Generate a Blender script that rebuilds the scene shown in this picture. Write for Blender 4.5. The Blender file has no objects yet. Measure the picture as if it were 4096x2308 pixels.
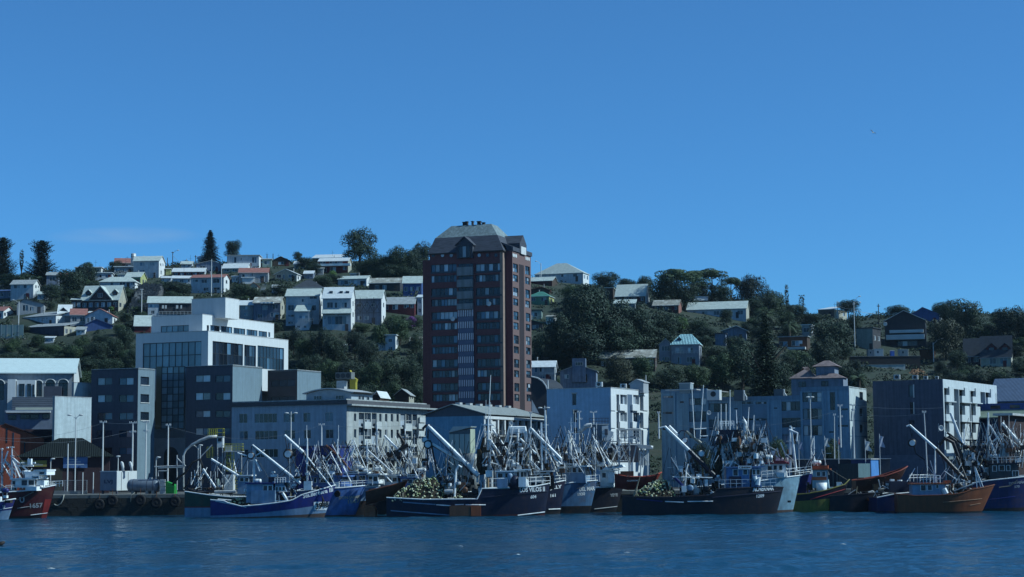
import bpy, math, random
from mathutils import Vector, Matrix, noise
random.seed(7)
R = math.radians
# ------------------------------------------------------------------ camera, sky, sun, exposure
FPX, CX, CY, CAMZ = 7200.0, 2048.0, 1154.0, 8.0          # photo is 4096 x 2308
PITCH, ROLL = math.atan(714 / FPX), R(0.42)
scene = bpy.context.scene
COL = scene.collection
_f = Vector((0, math.cos(PITCH), math.sin(PITCH)))
_r0 = Vector((1, 0, 0)); _u0 = Vector((0, -math.sin(PITCH), math.cos(PITCH)))
_r = _r0 * math.cos(ROLL) - _u0 * math.sin(ROLL)
_u = _r0 * math.sin(ROLL) + _u0 * math.cos(ROLL)
CAM = Vector((0, 0, CAMZ))
cd = bpy.data.cameras.new('camera'); cam = bpy.data.objects.new('camera', cd); COL.objects.link(cam)
cd.sensor_width = 36.0; cd.lens = 36.0 * FPX / 4096.0; cd.clip_start = 1.0; cd.clip_end = 20000.0
cam.matrix_world = Matrix(((_r.x, _u.x, -_f.x, 0), (_r.y, _u.y, -_f.y, 0), (_r.z, _u.z, -_f.z, CAMZ), (0, 0, 0, 1)))
scene.camera = cam

SUN_EL, SUN_AZ = R(40), R(97)        # azimuth from +Y towards +X: the sun stands to the right
world = bpy.data.worlds.new('World'); scene.world = world; world.use_nodes = True
wn = world.node_tree.nodes; wl = world.node_tree.links; wn.clear()
w_out = wn.new('ShaderNodeOutputWorld'); w_bg = wn.new('ShaderNodeBackground')
w_sky = wn.new('ShaderNodeTexSky'); w_sky.sky_type = 'NISHITA'; w_sky.sun_disc = False
w_sky.sun_elevation = SUN_EL; w_sky.sun_rotation = SUN_AZ
w_sky.altitude = 10000; w_sky.air_density = 3.0; w_sky.dust_density = 0.0; w_sky.ozone_density = 10.0
w_mul = wn.new('ShaderNodeMix'); w_mul.data_type = 'RGBA'; w_mul.blend_type = 'MULTIPLY'
w_mul.inputs['Factor'].default_value = 1.0; w_mul.inputs[7].default_value = (0.65, 1.0, 1.02, 1)
w_bg.inputs['Strength'].default_value = 0.121
wl.new(w_sky.outputs[0], w_mul.inputs[6])
# one faint lenticular cloud low over the left crest, fixed by its direction
w_tc = wn.new('ShaderNodeTexCoord'); w_sx = wn.new('ShaderNodeSeparateXYZ'); wl.new(w_tc.outputs['Generated'], w_sx.inputs[0])
def wmath(op, a, b, c=None):
 n = wn.new('ShaderNodeMath'); n.operation = op
 for i, q in enumerate((a, b, c)):
  if q is None: continue
  if isinstance(q, (int, float)): n.inputs[i].default_value = q
  else: wl.new(q, n.inputs[i])
 return n.outputs[0]
w_u = wmath('DIVIDE', w_sx.outputs[0], w_sx.outputs[1]); w_v = wmath('DIVIDE', w_sx.outputs[2], w_sx.outputs[1])
w_nz = wn.new('ShaderNodeTexNoise'); w_nz.inputs['Scale'].default_value = 40; w_nz.inputs['Detail'].default_value = 4; w_cm = wn.new('ShaderNodeCombineXYZ'); wl.new(w_u, w_cm.inputs[0]); wl.new(wmath('MULTIPLY', w_v, 5.0), w_cm.inputs[1]); wl.new(w_cm.outputs[0], w_nz.inputs['Vector'])
w_d = wmath('ADD', wmath('POWER', wmath('DIVIDE', wmath('ADD', w_u, 0.217), 0.045), 2.0), wmath('POWER', wmath('DIVIDE', wmath('SUBTRACT', w_v, 0.1305), 0.0055), 2.0))
w_c = wmath('MULTIPLY', wmath('MAXIMUM', wmath('SUBTRACT', 1.0, w_d), 0.0), wmath('MULTIPLY', w_nz.outputs['Fac'], 0.3)); w_c = wmath('MULTIPLY', w_c, wmath('GREATER_THAN', w_sx.outputs[1], 0.0))
w_mx = wn.new('ShaderNodeMix'); w_mx.data_type = 'RGBA'; wl.new(w_c, w_mx.inputs['Factor']); wl.new(w_mul.outputs[2], w_mx.inputs[6]); w_mx.inputs[7].default_value = (3.4, 4.2, 5.0, 1)
wl.new(w_mx.outputs[2], w_bg.inputs['Color']); wl.new(w_bg.outputs[0], w_out.inputs['Surface'])

sd = bpy.data.lights.new('sun', 'SUN'); sd.energy = 5.0; sd.angle = R(0.5); sd.color = (0.76, 0.95, 1.0)
sun = bpy.data.objects.new('sun', sd); COL.objects.link(sun)
SUNV = Vector((math.sin(SUN_AZ) * math.cos(SUN_EL), math.cos(SUN_AZ) * math.cos(SUN_EL), math.sin(SUN_EL)))
sun.rotation_euler = SUNV.to_track_quat('Z', 'Y').to_euler(); sun.location = (200, 200, 400)

vs = scene.view_settings
scene.display_settings.display_device = 'sRGB'
vs.view_transform = 'Standard'; vs.look = 'None'; vs.exposure = 0.0; vs.gamma = 1.0; vs.use_curve_mapping = False
scene.render.engine = 'CYCLES'
cy = scene.cycles
cy.max_bounces = 5; cy.diffuse_bounces = 2; cy.glossy_bounces = 3; cy.transmission_bounces = 3; cy.transparent_max_bounces = 4
cy.caustics_reflective = False; cy.caustics_refractive = False
cy.use_denoising = True; cy.denoiser = 'OPENIMAGEDENOISE'; cy.denoising_input_passes = 'RGB_ALBEDO_NORMAL'
scene.render.filter_size = 1.1

# ------------------------------------------------------------------ rays from photo pixels to the world
def ray(px, py):
 return (_f + _r * ((px - CX) / FPX) - _u * ((py - CY) / FPX))
def at(px, py, Y):
 d = ray(px, py); return CAM + d * (Y / d.y)
def on_plane(px, py, p0, n):
 d = ray(px, py); return CAM + d * ((p0 - CAM).dot(n) / d.dot(n))
def mpp(Y): return Y / FPX            # metres per photo pixel at depth Y

# ------------------------------------------------------------------ materials
MATS = {}
ALB = 0.70                             # scales every pigment down: exposure balance of sun and sky put into colour
def _nodes(m):
 m.use_nodes = True; nt = m.node_tree
 return nt, nt.nodes, nt.links, nt.nodes['Principled BSDF']
def mat(name, col, rough=0.75, metal=0.0, var=0.12, scale=1.0, streak=0.0, dirt=None, dirt_amt=0.0, dirt_scale=0.35, spec=0.3, bump=0.0, bscale=None, objvar=0.0, stretch=(1, 1, 1), corr=None):
 """flat paint / plaster / metal with uneven tone, rain streaks and blotchy dirt"""
 if name in MATS: return MATS[name]
 m = bpy.data.materials.new(name); nt, N, L, b = _nodes(m)
 b.inputs['Roughness'].default_value = rough; b.inputs['Metallic'].default_value = metal
 b.inputs['Specular IOR Level'].default_value = spec
 tc = N.new('ShaderNodeTexCoord'); mp = N.new('ShaderNodeMapping'); L.new(tc.outputs['Object'], mp.inputs['Vector'])
 mp.inputs['Scale'].default_value = stretch
 nz = N.new('ShaderNodeTexNoise'); nz.inputs['Scale'].default_value = scale; nz.inputs['Detail'].default_value = 6; nz.inputs['Roughness'].default_value = 0.65
 L.new(mp.outputs[0], nz.inputs['Vector'])
 mr = N.new('ShaderNodeMapRange'); mr.inputs['To Min'].default_value = 1 - var * 1.6; mr.inputs['To Max'].default_value = 1 + var * 1.6
 mr.inputs['From Min'].default_value = 0.25; mr.inputs['From Max'].default_value = 0.75
 L.new(nz.outputs['Fac'], mr.inputs['Value'])
 val = mr.outputs[0]
 if streak > 0:
  m2 = N.new('ShaderNodeMapping'); m2.inputs['Scale'].default_value = (1.6, 1.6, 0.09); L.new(tc.outputs['Object'], m2.inputs['Vector'])
  n2 = N.new('ShaderNodeTexNoise'); n2.inputs['Scale'].default_value = 1.3; n2.inputs['Detail'].default_value = 5; L.new(m2.outputs[0], n2.inputs['Vector'])
  r2 = N.new('ShaderNodeMapRange'); r2.inputs['From Min'].default_value = 0.35; r2.inputs['From Max'].default_value = 0.7
  r2.inputs['To Min'].default_value = 1 - streak; r2.inputs['To Max'].default_value = 1 + streak * 0.4; L.new(n2.outputs['Fac'], r2.inputs['Value'])
  mm = N.new('ShaderNodeMath'); mm.operation = 'MULTIPLY'; L.new(val, mm.inputs[0]); L.new(r2.outputs[0], mm.inputs[1]); val = mm.outputs[0]
 if objvar > 0:
  oi = N.new('ShaderNodeObjectInfo'); r3 = N.new('ShaderNodeMapRange'); r3.inputs['To Min'].default_value = 1 - objvar; r3.inputs['To Max'].default_value = 1 + objvar
  L.new(oi.outputs['Random'], r3.inputs['Value']); mm = N.new('ShaderNodeMath'); mm.operation = 'MULTIPLY'
  L.new(val, mm.inputs[0]); L.new(r3.outputs[0], mm.inputs[1]); val = mm.outputs[0]
 mx = N.new('ShaderNodeVectorMath'); mx.operation = 'SCALE'; mx.inputs[0].default_value = [c * ALB for c in col[:3]]; L.new(val, mx.inputs['Scale'])
 out = mx.outputs[0]
 if dirt:
  nd = N.new('ShaderNodeTexNoise'); nd.inputs['Scale'].default_value = dirt_scale; nd.inputs['Detail'].default_value = 8; nd.inputs['Roughness'].default_value = 0.7
  L.new(tc.outputs['Object'], nd.inputs['Vector'])
  rd = N.new('ShaderNodeMapRange'); rd.inputs['From Min'].default_value = 0.48; rd.inputs['From Max'].default_value = 0.68
  rd.inputs['To Max'].default_value = dirt_amt; L.new(nd.outputs['Fac'], rd.inputs['Value'])
  mi = N.new('ShaderNodeMix'); mi.data_type = 'RGBA'; L.new(rd.outputs[0], mi.inputs['Factor']); L.new(out, mi.inputs[6]); mi.inputs[7].default_value = (*dirt[:3], 1); out = mi.outputs[2]
 L.new(out, b.inputs['Base Color'])
 h = None
 if corr:                                   # corrugation / board lines as relief: (direction vector, period)
  wv = N.new('ShaderNodeTexWave'); wv.wave_type = 'BANDS'; wv.bands_direction = corr[0]; wv.inputs['Scale'].default_value = 0.31416 / corr[1]
  L.new(tc.outputs['Object'], wv.inputs['Vector']); h = wv.outputs['Fac']
  bp = N.new('ShaderNodeBump'); bp.inputs['Distance'].default_value = corr[1] * 0.3; bp.inputs['Strength'].default_value = 0.7
  L.new(h, bp.inputs['Height']); L.new(bp.outputs[0], b.inputs['Normal'])
 elif bump > 0:
  nb = N.new('ShaderNodeTexNoise'); nb.inputs['Scale'].default_value = bscale or scale * 6; nb.inputs['Detail'].default_value = 4; L.new(mp.outputs[0], nb.inputs['Vector'])
  bp = N.new('ShaderNodeBump'); bp.inputs['Distance'].default_value = bump; bp.inputs['Strength'].default_value = 0.8
  L.new(nb.outputs['Fac'], bp.inputs['Height']); L.new(bp.outputs[0], b.inputs['Normal'])
 MATS[name] = m; return m
def glass(name, col=(0.012, 0.022, 0.036), rough=0.06, spec=0.4, var=0.5):
 if name in MATS: return MATS[name]
 m = bpy.data.materials.new(name); nt, N, L, b = _nodes(m)
 b.inputs['Roughness'].default_value = rough; b.inputs['Specular IOR Level'].default_value = spec
 oi = N.new('ShaderNodeObjectInfo'); mr = N.new('ShaderNodeMapRange'); mr.inputs['To Min'].default_value = 1 - var; mr.inputs['To Max'].default_value = 1 + var * 1.5
 L.new(oi.outputs['Random'], mr.inputs['Value'])
 tc = N.new('ShaderNodeTexCoord'); nz = N.new('ShaderNodeTexNoise'); nz.inputs['Scale'].default_value = 0.9; nz.inputs['Detail'].default_value = 3; L.new(tc.outputs['Object'], nz.inputs['Vector'])
 m2 = N.new('ShaderNodeMapRange'); m2.inputs['To Min'].default_value = 0.4; m2.inputs['To Max'].default_value = 1.6; L.new(nz.outputs['Fac'], m2.inputs['Value'])
 mm = N.new('ShaderNodeMath'); mm.operation = 'MULTIPLY'; L.new(mr.outputs[0], mm.inputs[0]); L.new(m2.outputs[0], mm.inputs[1])
 mx = N.new('ShaderNodeVectorMath'); mx.operation = 'SCALE'; mx.inputs[0].default_value = col[:3]; L.new(mm.outputs[0], mx.inputs['Scale'])
 L.new(mx.outputs[0], b.inputs['Base Color'])
 bp = N.new('ShaderNodeBump'); bp.inputs['Distance'].default_value = 0.02; bp.inputs['Strength'].default_value = 0.25; L.new(nz.outputs['Fac'], bp.inputs['Height']); L.new(bp.outputs[0], b.inputs['Normal'])
 MATS[name] = m; return m

# ------------------------------------------------------------------ mesh builder and object helpers
def lerp(a, b, t): return a + (b - a) * t
class MB:
 def __init__(s): s.v = []; s.f = []
 def face(s, pts):
  n = len(s.v); s.v.extend(tuple(p) for p in pts); s.f.append(tuple(range(n, n + len(pts)))); return s
 def box(s, x0, y0, z0, x1, y1, z1):
  n = len(s.v)
  s.v += [(x0, y0, z0), (x1, y0, z0), (x1, y1, z0), (x0, y1, z0), (x0, y0, z1), (x1, y0, z1), (x1, y1, z1), (x0, y1, z1)]
  s.f += [tuple(n + i for i in q) for q in ((0, 3, 2, 1), (4, 5, 6, 7), (0, 1, 5, 4), (1, 2, 6, 5), (2, 3, 7, 6), (3, 0, 4, 7))]; return s
 def prism(s, poly, d):                     # poly: list of 3-vectors, extruded by vector d
  n = len(s.v); k = len(poly); d = Vector(d)
  a = [Vector(p) for p in poly]; s.v += [tuple(p) for p in a] + [tuple(p + d) for p in a]
  s.f.append(tuple(range(n, n + k))); s.f.append(tuple(range(n + 2 * k - 1, n + k - 1, -1)))
  for i in range(k):
   j = (i + 1) % k; s.f.append((n + j, n + i, n + k + i, n + k + j))
  return s
 def tube(s, pts, r, seg=6, cap=True):
  pts = [Vector(p) for p in pts]; rr = r if isinstance(r, (list, tuple)) else [r] * len(pts)
  n = len(s.v); up = None
  for i, p in enumerate(pts):
   t = (pts[min(i + 1, len(pts) - 1)] - pts[max(i - 1, 0)])
   if t.length < 1e-9: t = Vector((0, 0, 1))
   t.normalize()
   if up is None: up = Vector((0, 0, 1)) if abs(t.z) < 0.9 else Vector((1, 0, 0))
   a = t.cross(up).normalized(); b = a.cross(t).normalized(); up = b
   for k in range(seg):
    w = 2 * math.pi * (k + 0.5) / seg; s.v.append(tuple(p + (a * math.cos(w) + b * math.sin(w)) * rr[i]))
  for i in range(len(pts) - 1):
   for k in range(seg):
    k2 = (k + 1) % seg; s.f.append((n + i * seg + k, n + i * seg + k2, n + (i + 1) * seg + k2, n + (i + 1) * seg + k))
  if cap:
   s.f.append(tuple(n + k for k in range(seg - 1, -1, -1))); e = n + (len(pts) - 1) * seg; s.f.append(tuple(e + k for k in range(seg)))
  return s
 def lathe(s, prof, c=(0, 0, 0), seg=12, axis='z'):
  n = len(s.v); c = Vector(c)
  for (r, h) in prof:
   for k in range(seg):
    w = 2 * math.pi * k / seg; a, b = r * math.cos(w), r * math.sin(w)
    s.v.append(tuple(c + Vector({'z': (a, b, h), 'x': (h, a, b), 'y': (a, h, b)}[axis])))
  for i in range(len(prof) - 1):
   for k in range(seg):
    k2 = (k + 1) % seg; s.f.append((n + i * seg + k, n + i * seg + k2, n + (i + 1) * seg + k2, n + (i + 1) * seg + k))
  if prof[0][0] > 1e-6: s.f.append(tuple(n + k for k in range(seg - 1, -1, -1)))
  if prof[-1][0] > 1e-6: e = n + (len(prof) - 1) * seg; s.f.append(tuple(e + k for k in range(seg)))
  return s
 def grid(s, rows, close=False):            # rows of points lofted into quads
  n = len(s.v); m = len(rows[0])
  for r in rows: s.v.extend(tuple(p) for p in r)
  for i in range(len(rows) - 1):
   for j in range(m - (0 if close else 1)):
    j2 = (j + 1) % m; s.f.append((n + i * m + j, n + i * m + j2, n + (i + 1) * m + j2, n + (i + 1) * m + j))
  return s
 def mesh(s, name, material=None, smooth=False):
  me = bpy.data.meshes.new(name); me.from_pydata(s.v, [], s.f)
  if material: me.materials.append(material)
  if smooth: me.polygons.foreach_set('use_smooth', [True] * len(me.polygons))
  me.update(); return me
 def build(s, name, material, parent=None, smooth=False, loc=None):
  return link(name, s.mesh(name, material, smooth), parent, loc)
def link(name, data, parent=None, loc=None, rz=0.0, sc=None):
 o = bpy.data.objects.new(name, data); COL.objects.link(o)
 if parent: o.parent = parent
 if loc is not None: o.location = loc
 if rz: o.rotation_euler = (0, 0, rz)
 if sc is not None: o.scale = sc if hasattr(sc, '__len__') else (sc, sc, sc)
 return o
def tag(o, label=None, cat=None, group=None, kind=None):
 if label: o['label'] = label
 if cat: o['category'] = cat
 if group: o['group'] = group
 if kind: o['kind'] = kind
 return o
def empty(name, loc, rz=0.0, label=None, cat=None, group=None):
 o = link(name, None, None, loc, rz); o.empty_display_size = 0.5; return tag(o, label, cat, group)
def box_obj(name, material, parent, *b): return MB().box(*b).build(name, material, parent)
UNIT = {}
def unit_box(material):
 if material.name not in UNIT: UNIT[material.name] = MB().box(-.5, -.5, -.5, .5, .5, .5).mesh('unit_' + material.name, material)
 return UNIT[material.name]
def ubox(name, material, parent, x0, y0, z0, x1, y1, z1):       # box that shares its mesh with all alike
 return link(name, unit_box(material), parent, ((x0 + x1) / 2, (y0 + y1) / 2, (z0 + z1) / 2), 0, (abs(x1 - x0), abs(y1 - y0), abs(z1 - z0)))
_txt = {}
def text_verts(s, bold=0.0):
 """glyph outlines of a word as mesh data: (verts 2d, faces), 1 unit high"""
 k = (s, bold)
 if k in _txt: return _txt[k]
 c = bpy.data.curves.new('t', 'FONT'); c.body = s; c.size = 1.0; c.offset = bold; c.resolution_u = 2
 o = bpy.data.objects.new('t', c); COL.objects.link(o)
 dg = bpy.context.evaluated_depsgraph_get(); me = o.evaluated_get(dg).to_mesh()
 v = [(p.co.x, p.co.y) for p in me.vertices]; f = [tuple(q.vertices) for q in me.polygons]
 bpy.data.objects.remove(o); bpy.data.curves.remove(c)
 xs = [p[0] for p in v]; ys = [p[1] for p in v]; h = max(ys) - min(ys)
 _txt[k] = ([((x - min(xs)) / h, (y - min(ys)) / h) for x, y in v], f, (max(xs) - min(xs)) / h); return _txt[k]
WORDS = ['1657', 'DIANE', 'CB-3773', 'Sta.Barbara III', '3948', 'DON JAIME', '1567', '10037', 'CAMACHO', 'LOS VILOS II', '604', 'JILLY', '161', 'DEL MAR', '1930', 'YEYE', '0082', 'CQ * 6507', 'ALGARROBO', 'ACHERNAR', '1209', 'CB4084', 'DON PEÑA', '575', '1 8112', '1939', 'LVJ', 'U', '14']
for _w in WORDS: text_verts(_w, 0.035)
# ------------------------------------------------------------------ shared palette
W_WHITE = mat('white_paint', (0.78, 0.78, 0.76), 0.6, var=0.05, streak=0.12)
W_STEEL = mat('pale_metal', (0.62, 0.63, 0.62), 0.5, 0.2, var=0.15, dirt=(0.25, 0.13, 0.07), dirt_amt=0.5, dirt_scale=1.5)
G_DARK = glass('dark_glass'); G_BLUE = glass('blue_glass', (0.05, 0.10, 0.15), 0.05)
G_CURT = glass('curtained_glass', (0.22, 0.25, 0.28), 0.1, 0.7, 0.6)
FRAME_W = mat('white_frame', (0.7, 0.7, 0.68), 0.5, var=0.05); FRAME_D = mat('dark_frame', (0.05, 0.055, 0.06), 0.5)
CONC = mat('concrete', (0.33, 0.32, 0.30), 0.9, var=0.2, scale=0.6, streak=0.25, bump=0.02)
RUST = mat('rust', (0.20, 0.075, 0.03), 0.9, var=0.4, scale=3.0, dirt=(0.08, 0.04, 0.03), dirt_amt=0.7, dirt_scale=2)
BLACK = mat('black_rubber', (0.02, 0.02, 0.022), 0.8, var=0.3)
# ------------------------------------------------------------------ setting: water, quay, street, hill
QUAY_Y, QUAY_Z = 318.0, 3.7
def water():
 import numpy as np
 m = bpy.data.materials.new('harbour_water'); nt, N, L, b = _nodes(m)
 b.inputs['Base Color'].default_value = (0.004, 0.042, 0.080, 1); b.inputs['Roughness'].default_value = 0.12; b.inputs['IOR'].default_value = 1.33
 tc = N.new('ShaderNodeTexCoord'); mp = N.new('ShaderNodeMapping'); mp.inputs['Scale'].default_value = (1.0, 1.6, 1); L.new(tc.outputs['Object'], mp.inputs['Vector'])
 nz = N.new('ShaderNodeTexNoise'); nz.inputs['Scale'].default_value = 1.4; nz.inputs['Detail'].default_value = 4; L.new(mp.outputs[0], nz.inputs['Vector'])
 b1 = N.new('ShaderNodeBump'); b1.inputs['Distance'].default_value = 0.25; b1.inputs['Strength'].default_value = 0.8; L.new(nz.outputs['Fac'], b1.inputs['Height']); L.new(b1.outputs[0], b.inputs['Normal'])
 # wind chop as real relief between the camera and the quay, calm sheet beyond
 nx, ny = 420, 520; X = np.linspace(-115, 115, nx); Y = 60 + (QUAY_Y + 3 - 60) * np.linspace(0, 1, ny) ** 0.8
 gx, gy = np.meshgrid(X, Y); gx = gx * (0.45 + 0.55 * gy / 320); rs = np.random.RandomState(3); z = np.zeros_like(gx)
 for k in range(46):
  lam = 0.9 * (9.0 / 0.9) ** rs.rand(); th = rs.normal(1.9, 0.55); a_ = 0.0062 * lam ** 0.85; kx, ky = np.cos(th) * 6.283 / lam, np.sin(th) * 6.283 / lam; z += a_ * np.sin(kx * gx + ky * gy + rs.rand() * 6.283)
 gust = 0.65 + 0.5 * np.sin(gx * 0.045 + gy * 0.11 + 1.3 * np.sin(gy * 0.05)) * np.sin(gy * 0.16 + 0.4) ; z *= np.clip(gust, 0.25, 1.3); z *= np.clip((QUAY_Y + 3 - gy) / 14, 0.25, 1)
 co = np.stack([gx, gy, z], -1).reshape(-1, 3); i = np.arange((ny - 1) * nx).reshape(ny - 1, nx)[:, :-1].reshape(-1); f = np.stack([i, i + 1, i + nx + 1, i + nx], -1)
 me = bpy.data.meshes.new('water'); me.vertices.add(len(co)); me.vertices.foreach_set('co', co.ravel()); me.loops.add(f.size); me.loops.foreach_set('vertex_index', f.ravel()); me.polygons.add(len(f)); me.polygons.foreach_set('loop_start', np.arange(0, f.size, 4)); me.polygons.foreach_set('use_smooth', np.ones(len(f), bool)); me.materials.append(m); me.update(calc_edges=True); me.validate()
 tag(link('water', me), kind='structure')
 tag(MB().face([(-1500, -500, -.35), (1500, -500, -.35), (1500, QUAY_Y + 3, -.35), (-1500, QUAY_Y + 3, -.35)]).build('water_beyond', m), kind='structure')
water()
# skyline of the hill: photo column -> photo row of the ridge's ground
SKY = [(-1500, 1170), (-400, 1130), (0, 1110), (330, 1075), (700, 1055), (1100, 1050), (1400, 1040), (1650, 1040), (1900, 1080), (2150, 1120), (2400, 1140), (2600, 1160), (2900, 1190), (3200, 1260), (3450, 1290), (3650, 1260), (3900, 1250), (4200, 1260), (5200, 1330)]
def interp(tab, x):
 if x <= tab[0][0]: return tab[0][1]
 for (a, b), (c, d) in zip(tab, tab[1:]):
  if x <= c: return b + (d - b) * (x - a) / (c - a)
 return tab[-1][1]
HY0, HY1 = 425.0, 690.0
def hill_z(x, y):
 """height of the hill above the water at (x, y): foot behind the street, crest at HY1"""
 col = CX + FPX * x / 640.0
 row = interp(SKY, col) + (col - CX) * math.tan(ROLL)
 crest = CAMZ + HY1 * (1868 - row) / FPX
 t = (y - HY0) / (HY1 - HY0)
 if t <= 0: return 4.2
 if t > 1: h = crest + (y - HY1) * 0.004
 else: h = 4.2 + (crest - 4.2) * (0.55 * t + 0.45 * math.sin(t * math.pi / 2))
 n = noise.noise(Vector((x * 0.02, y * 0.02, 3.1))) * 3.0 + noise.noise(Vector((x * 0.06, y * 0.06, 1.7))) * 1.2
 return h + n * min(1, max(0, t * 4)) * (1 if t < 0.93 else 0.3)
def hill_at(px, py):
 """where the sight line through a photo pixel meets the hill"""
 d = ray(px, py); lo = 430.0; y = 430.0
 while y < 900:
  p = CAM + d * (y / d.y)
  if hill_z(p.x, p.y) >= p.z: break
  y += 2.0
 else:
  p = CAM + d * (HY1 / d.y); return p
 a, b = y - 2.0, y
 for _ in range(12):
  m_ = (a + b) / 2; p = CAM + d * (m_ / d.y)
  if hill_z(p.x, p.y) >= p.z: b = m_
  else: a = m_
 p = CAM + d * (b / d.y); return p
def ground():
 m = bpy.data.materials.new('hillside_earth'); nt, N, L, b = _nodes(m); b.inputs['Roughness'].default_value = 0.95
 tc = N.new('ShaderNodeTexCoord'); nz = N.new('ShaderNodeTexNoise'); nz.inputs['Scale'].default_value = 0.09; nz.inputs['Detail'].default_value = 9; nz.inputs['Roughness'].default_value = 0.7
 L.new(tc.outputs['Object'], nz.inputs['Vector']); cr = N.new('ShaderNodeValToRGB'); L.new(nz.outputs['Fac'], cr.inputs[0])
 e = cr.color_ramp.elements; e[0].position = 0.3; e[0].color = (0.014, 0.026, 0.014, 1); e[1].position = 0.72; e[1].color = (0.05, 0.045, 0.03, 1)
 e2 = cr.color_ramp.elements.new(0.5); e2.color = (0.018, 0.03, 0.016, 1)
 L.new(cr.outputs[0], b.inputs['Base Color']); bp = N.new('ShaderNodeBump'); bp.inputs['Distance'].default_value = 0.6; L.new(nz.outputs['Fac'], bp.inputs['Height']); L.new(bp.outputs[0], b.inputs['Normal'])
 xs = [-460 + i * 7 for i in range(132)]
 ys = [400, 415, 424] + [HY0 + 1 + i * 6 for i in range(56)] + [800, 900, 1200, 2200, 6000]
 rows = [[(x * (1 + max(0, y - 760) * 0.004), y, hill_z(x, y) - (0.2 if y < 425 else 0) - max(0, y - 800) * 0.03) for x in xs] for y in ys]
 tag(MB().grid(rows).build('hill', m, smooth=True), kind='structure')
 asph = mat('asphalt', (0.055, 0.055, 0.056), 0.9, var=0.2, scale=0.3)
 tag(MB().box(-900, QUAY_Y + 22, -3, 900, 424, 3.69).build('street', asph), kind='structure')
ground()
def horizon_screen():  # added out of view to keep the yellow horizon out of window reflections
 """unseen ring of low hills added to screen the yellow horizon band"""
 rows = [[], [], []]
 for k in range(97):
  a = R(-200 + k * 220 / 96); r = 1500 + 150 * math.sin(k * .37); h = 75 + 22 * math.sin(k * .61) + 14 * math.sin(k * 1.7)
  for row, (dr, z) in zip(rows, ((0, -2), (180, h * .7), (420, h))): row.append(((r + dr) * math.cos(a), (r + dr) * math.sin(a), z))
 tag(MB().grid(rows).build('horizon_screen_hills', mat('horizon_screen_dark', (.02, .035, .045), .95, var=.3, scale=.02), None, True), kind='structure')
horizon_screen()
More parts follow.
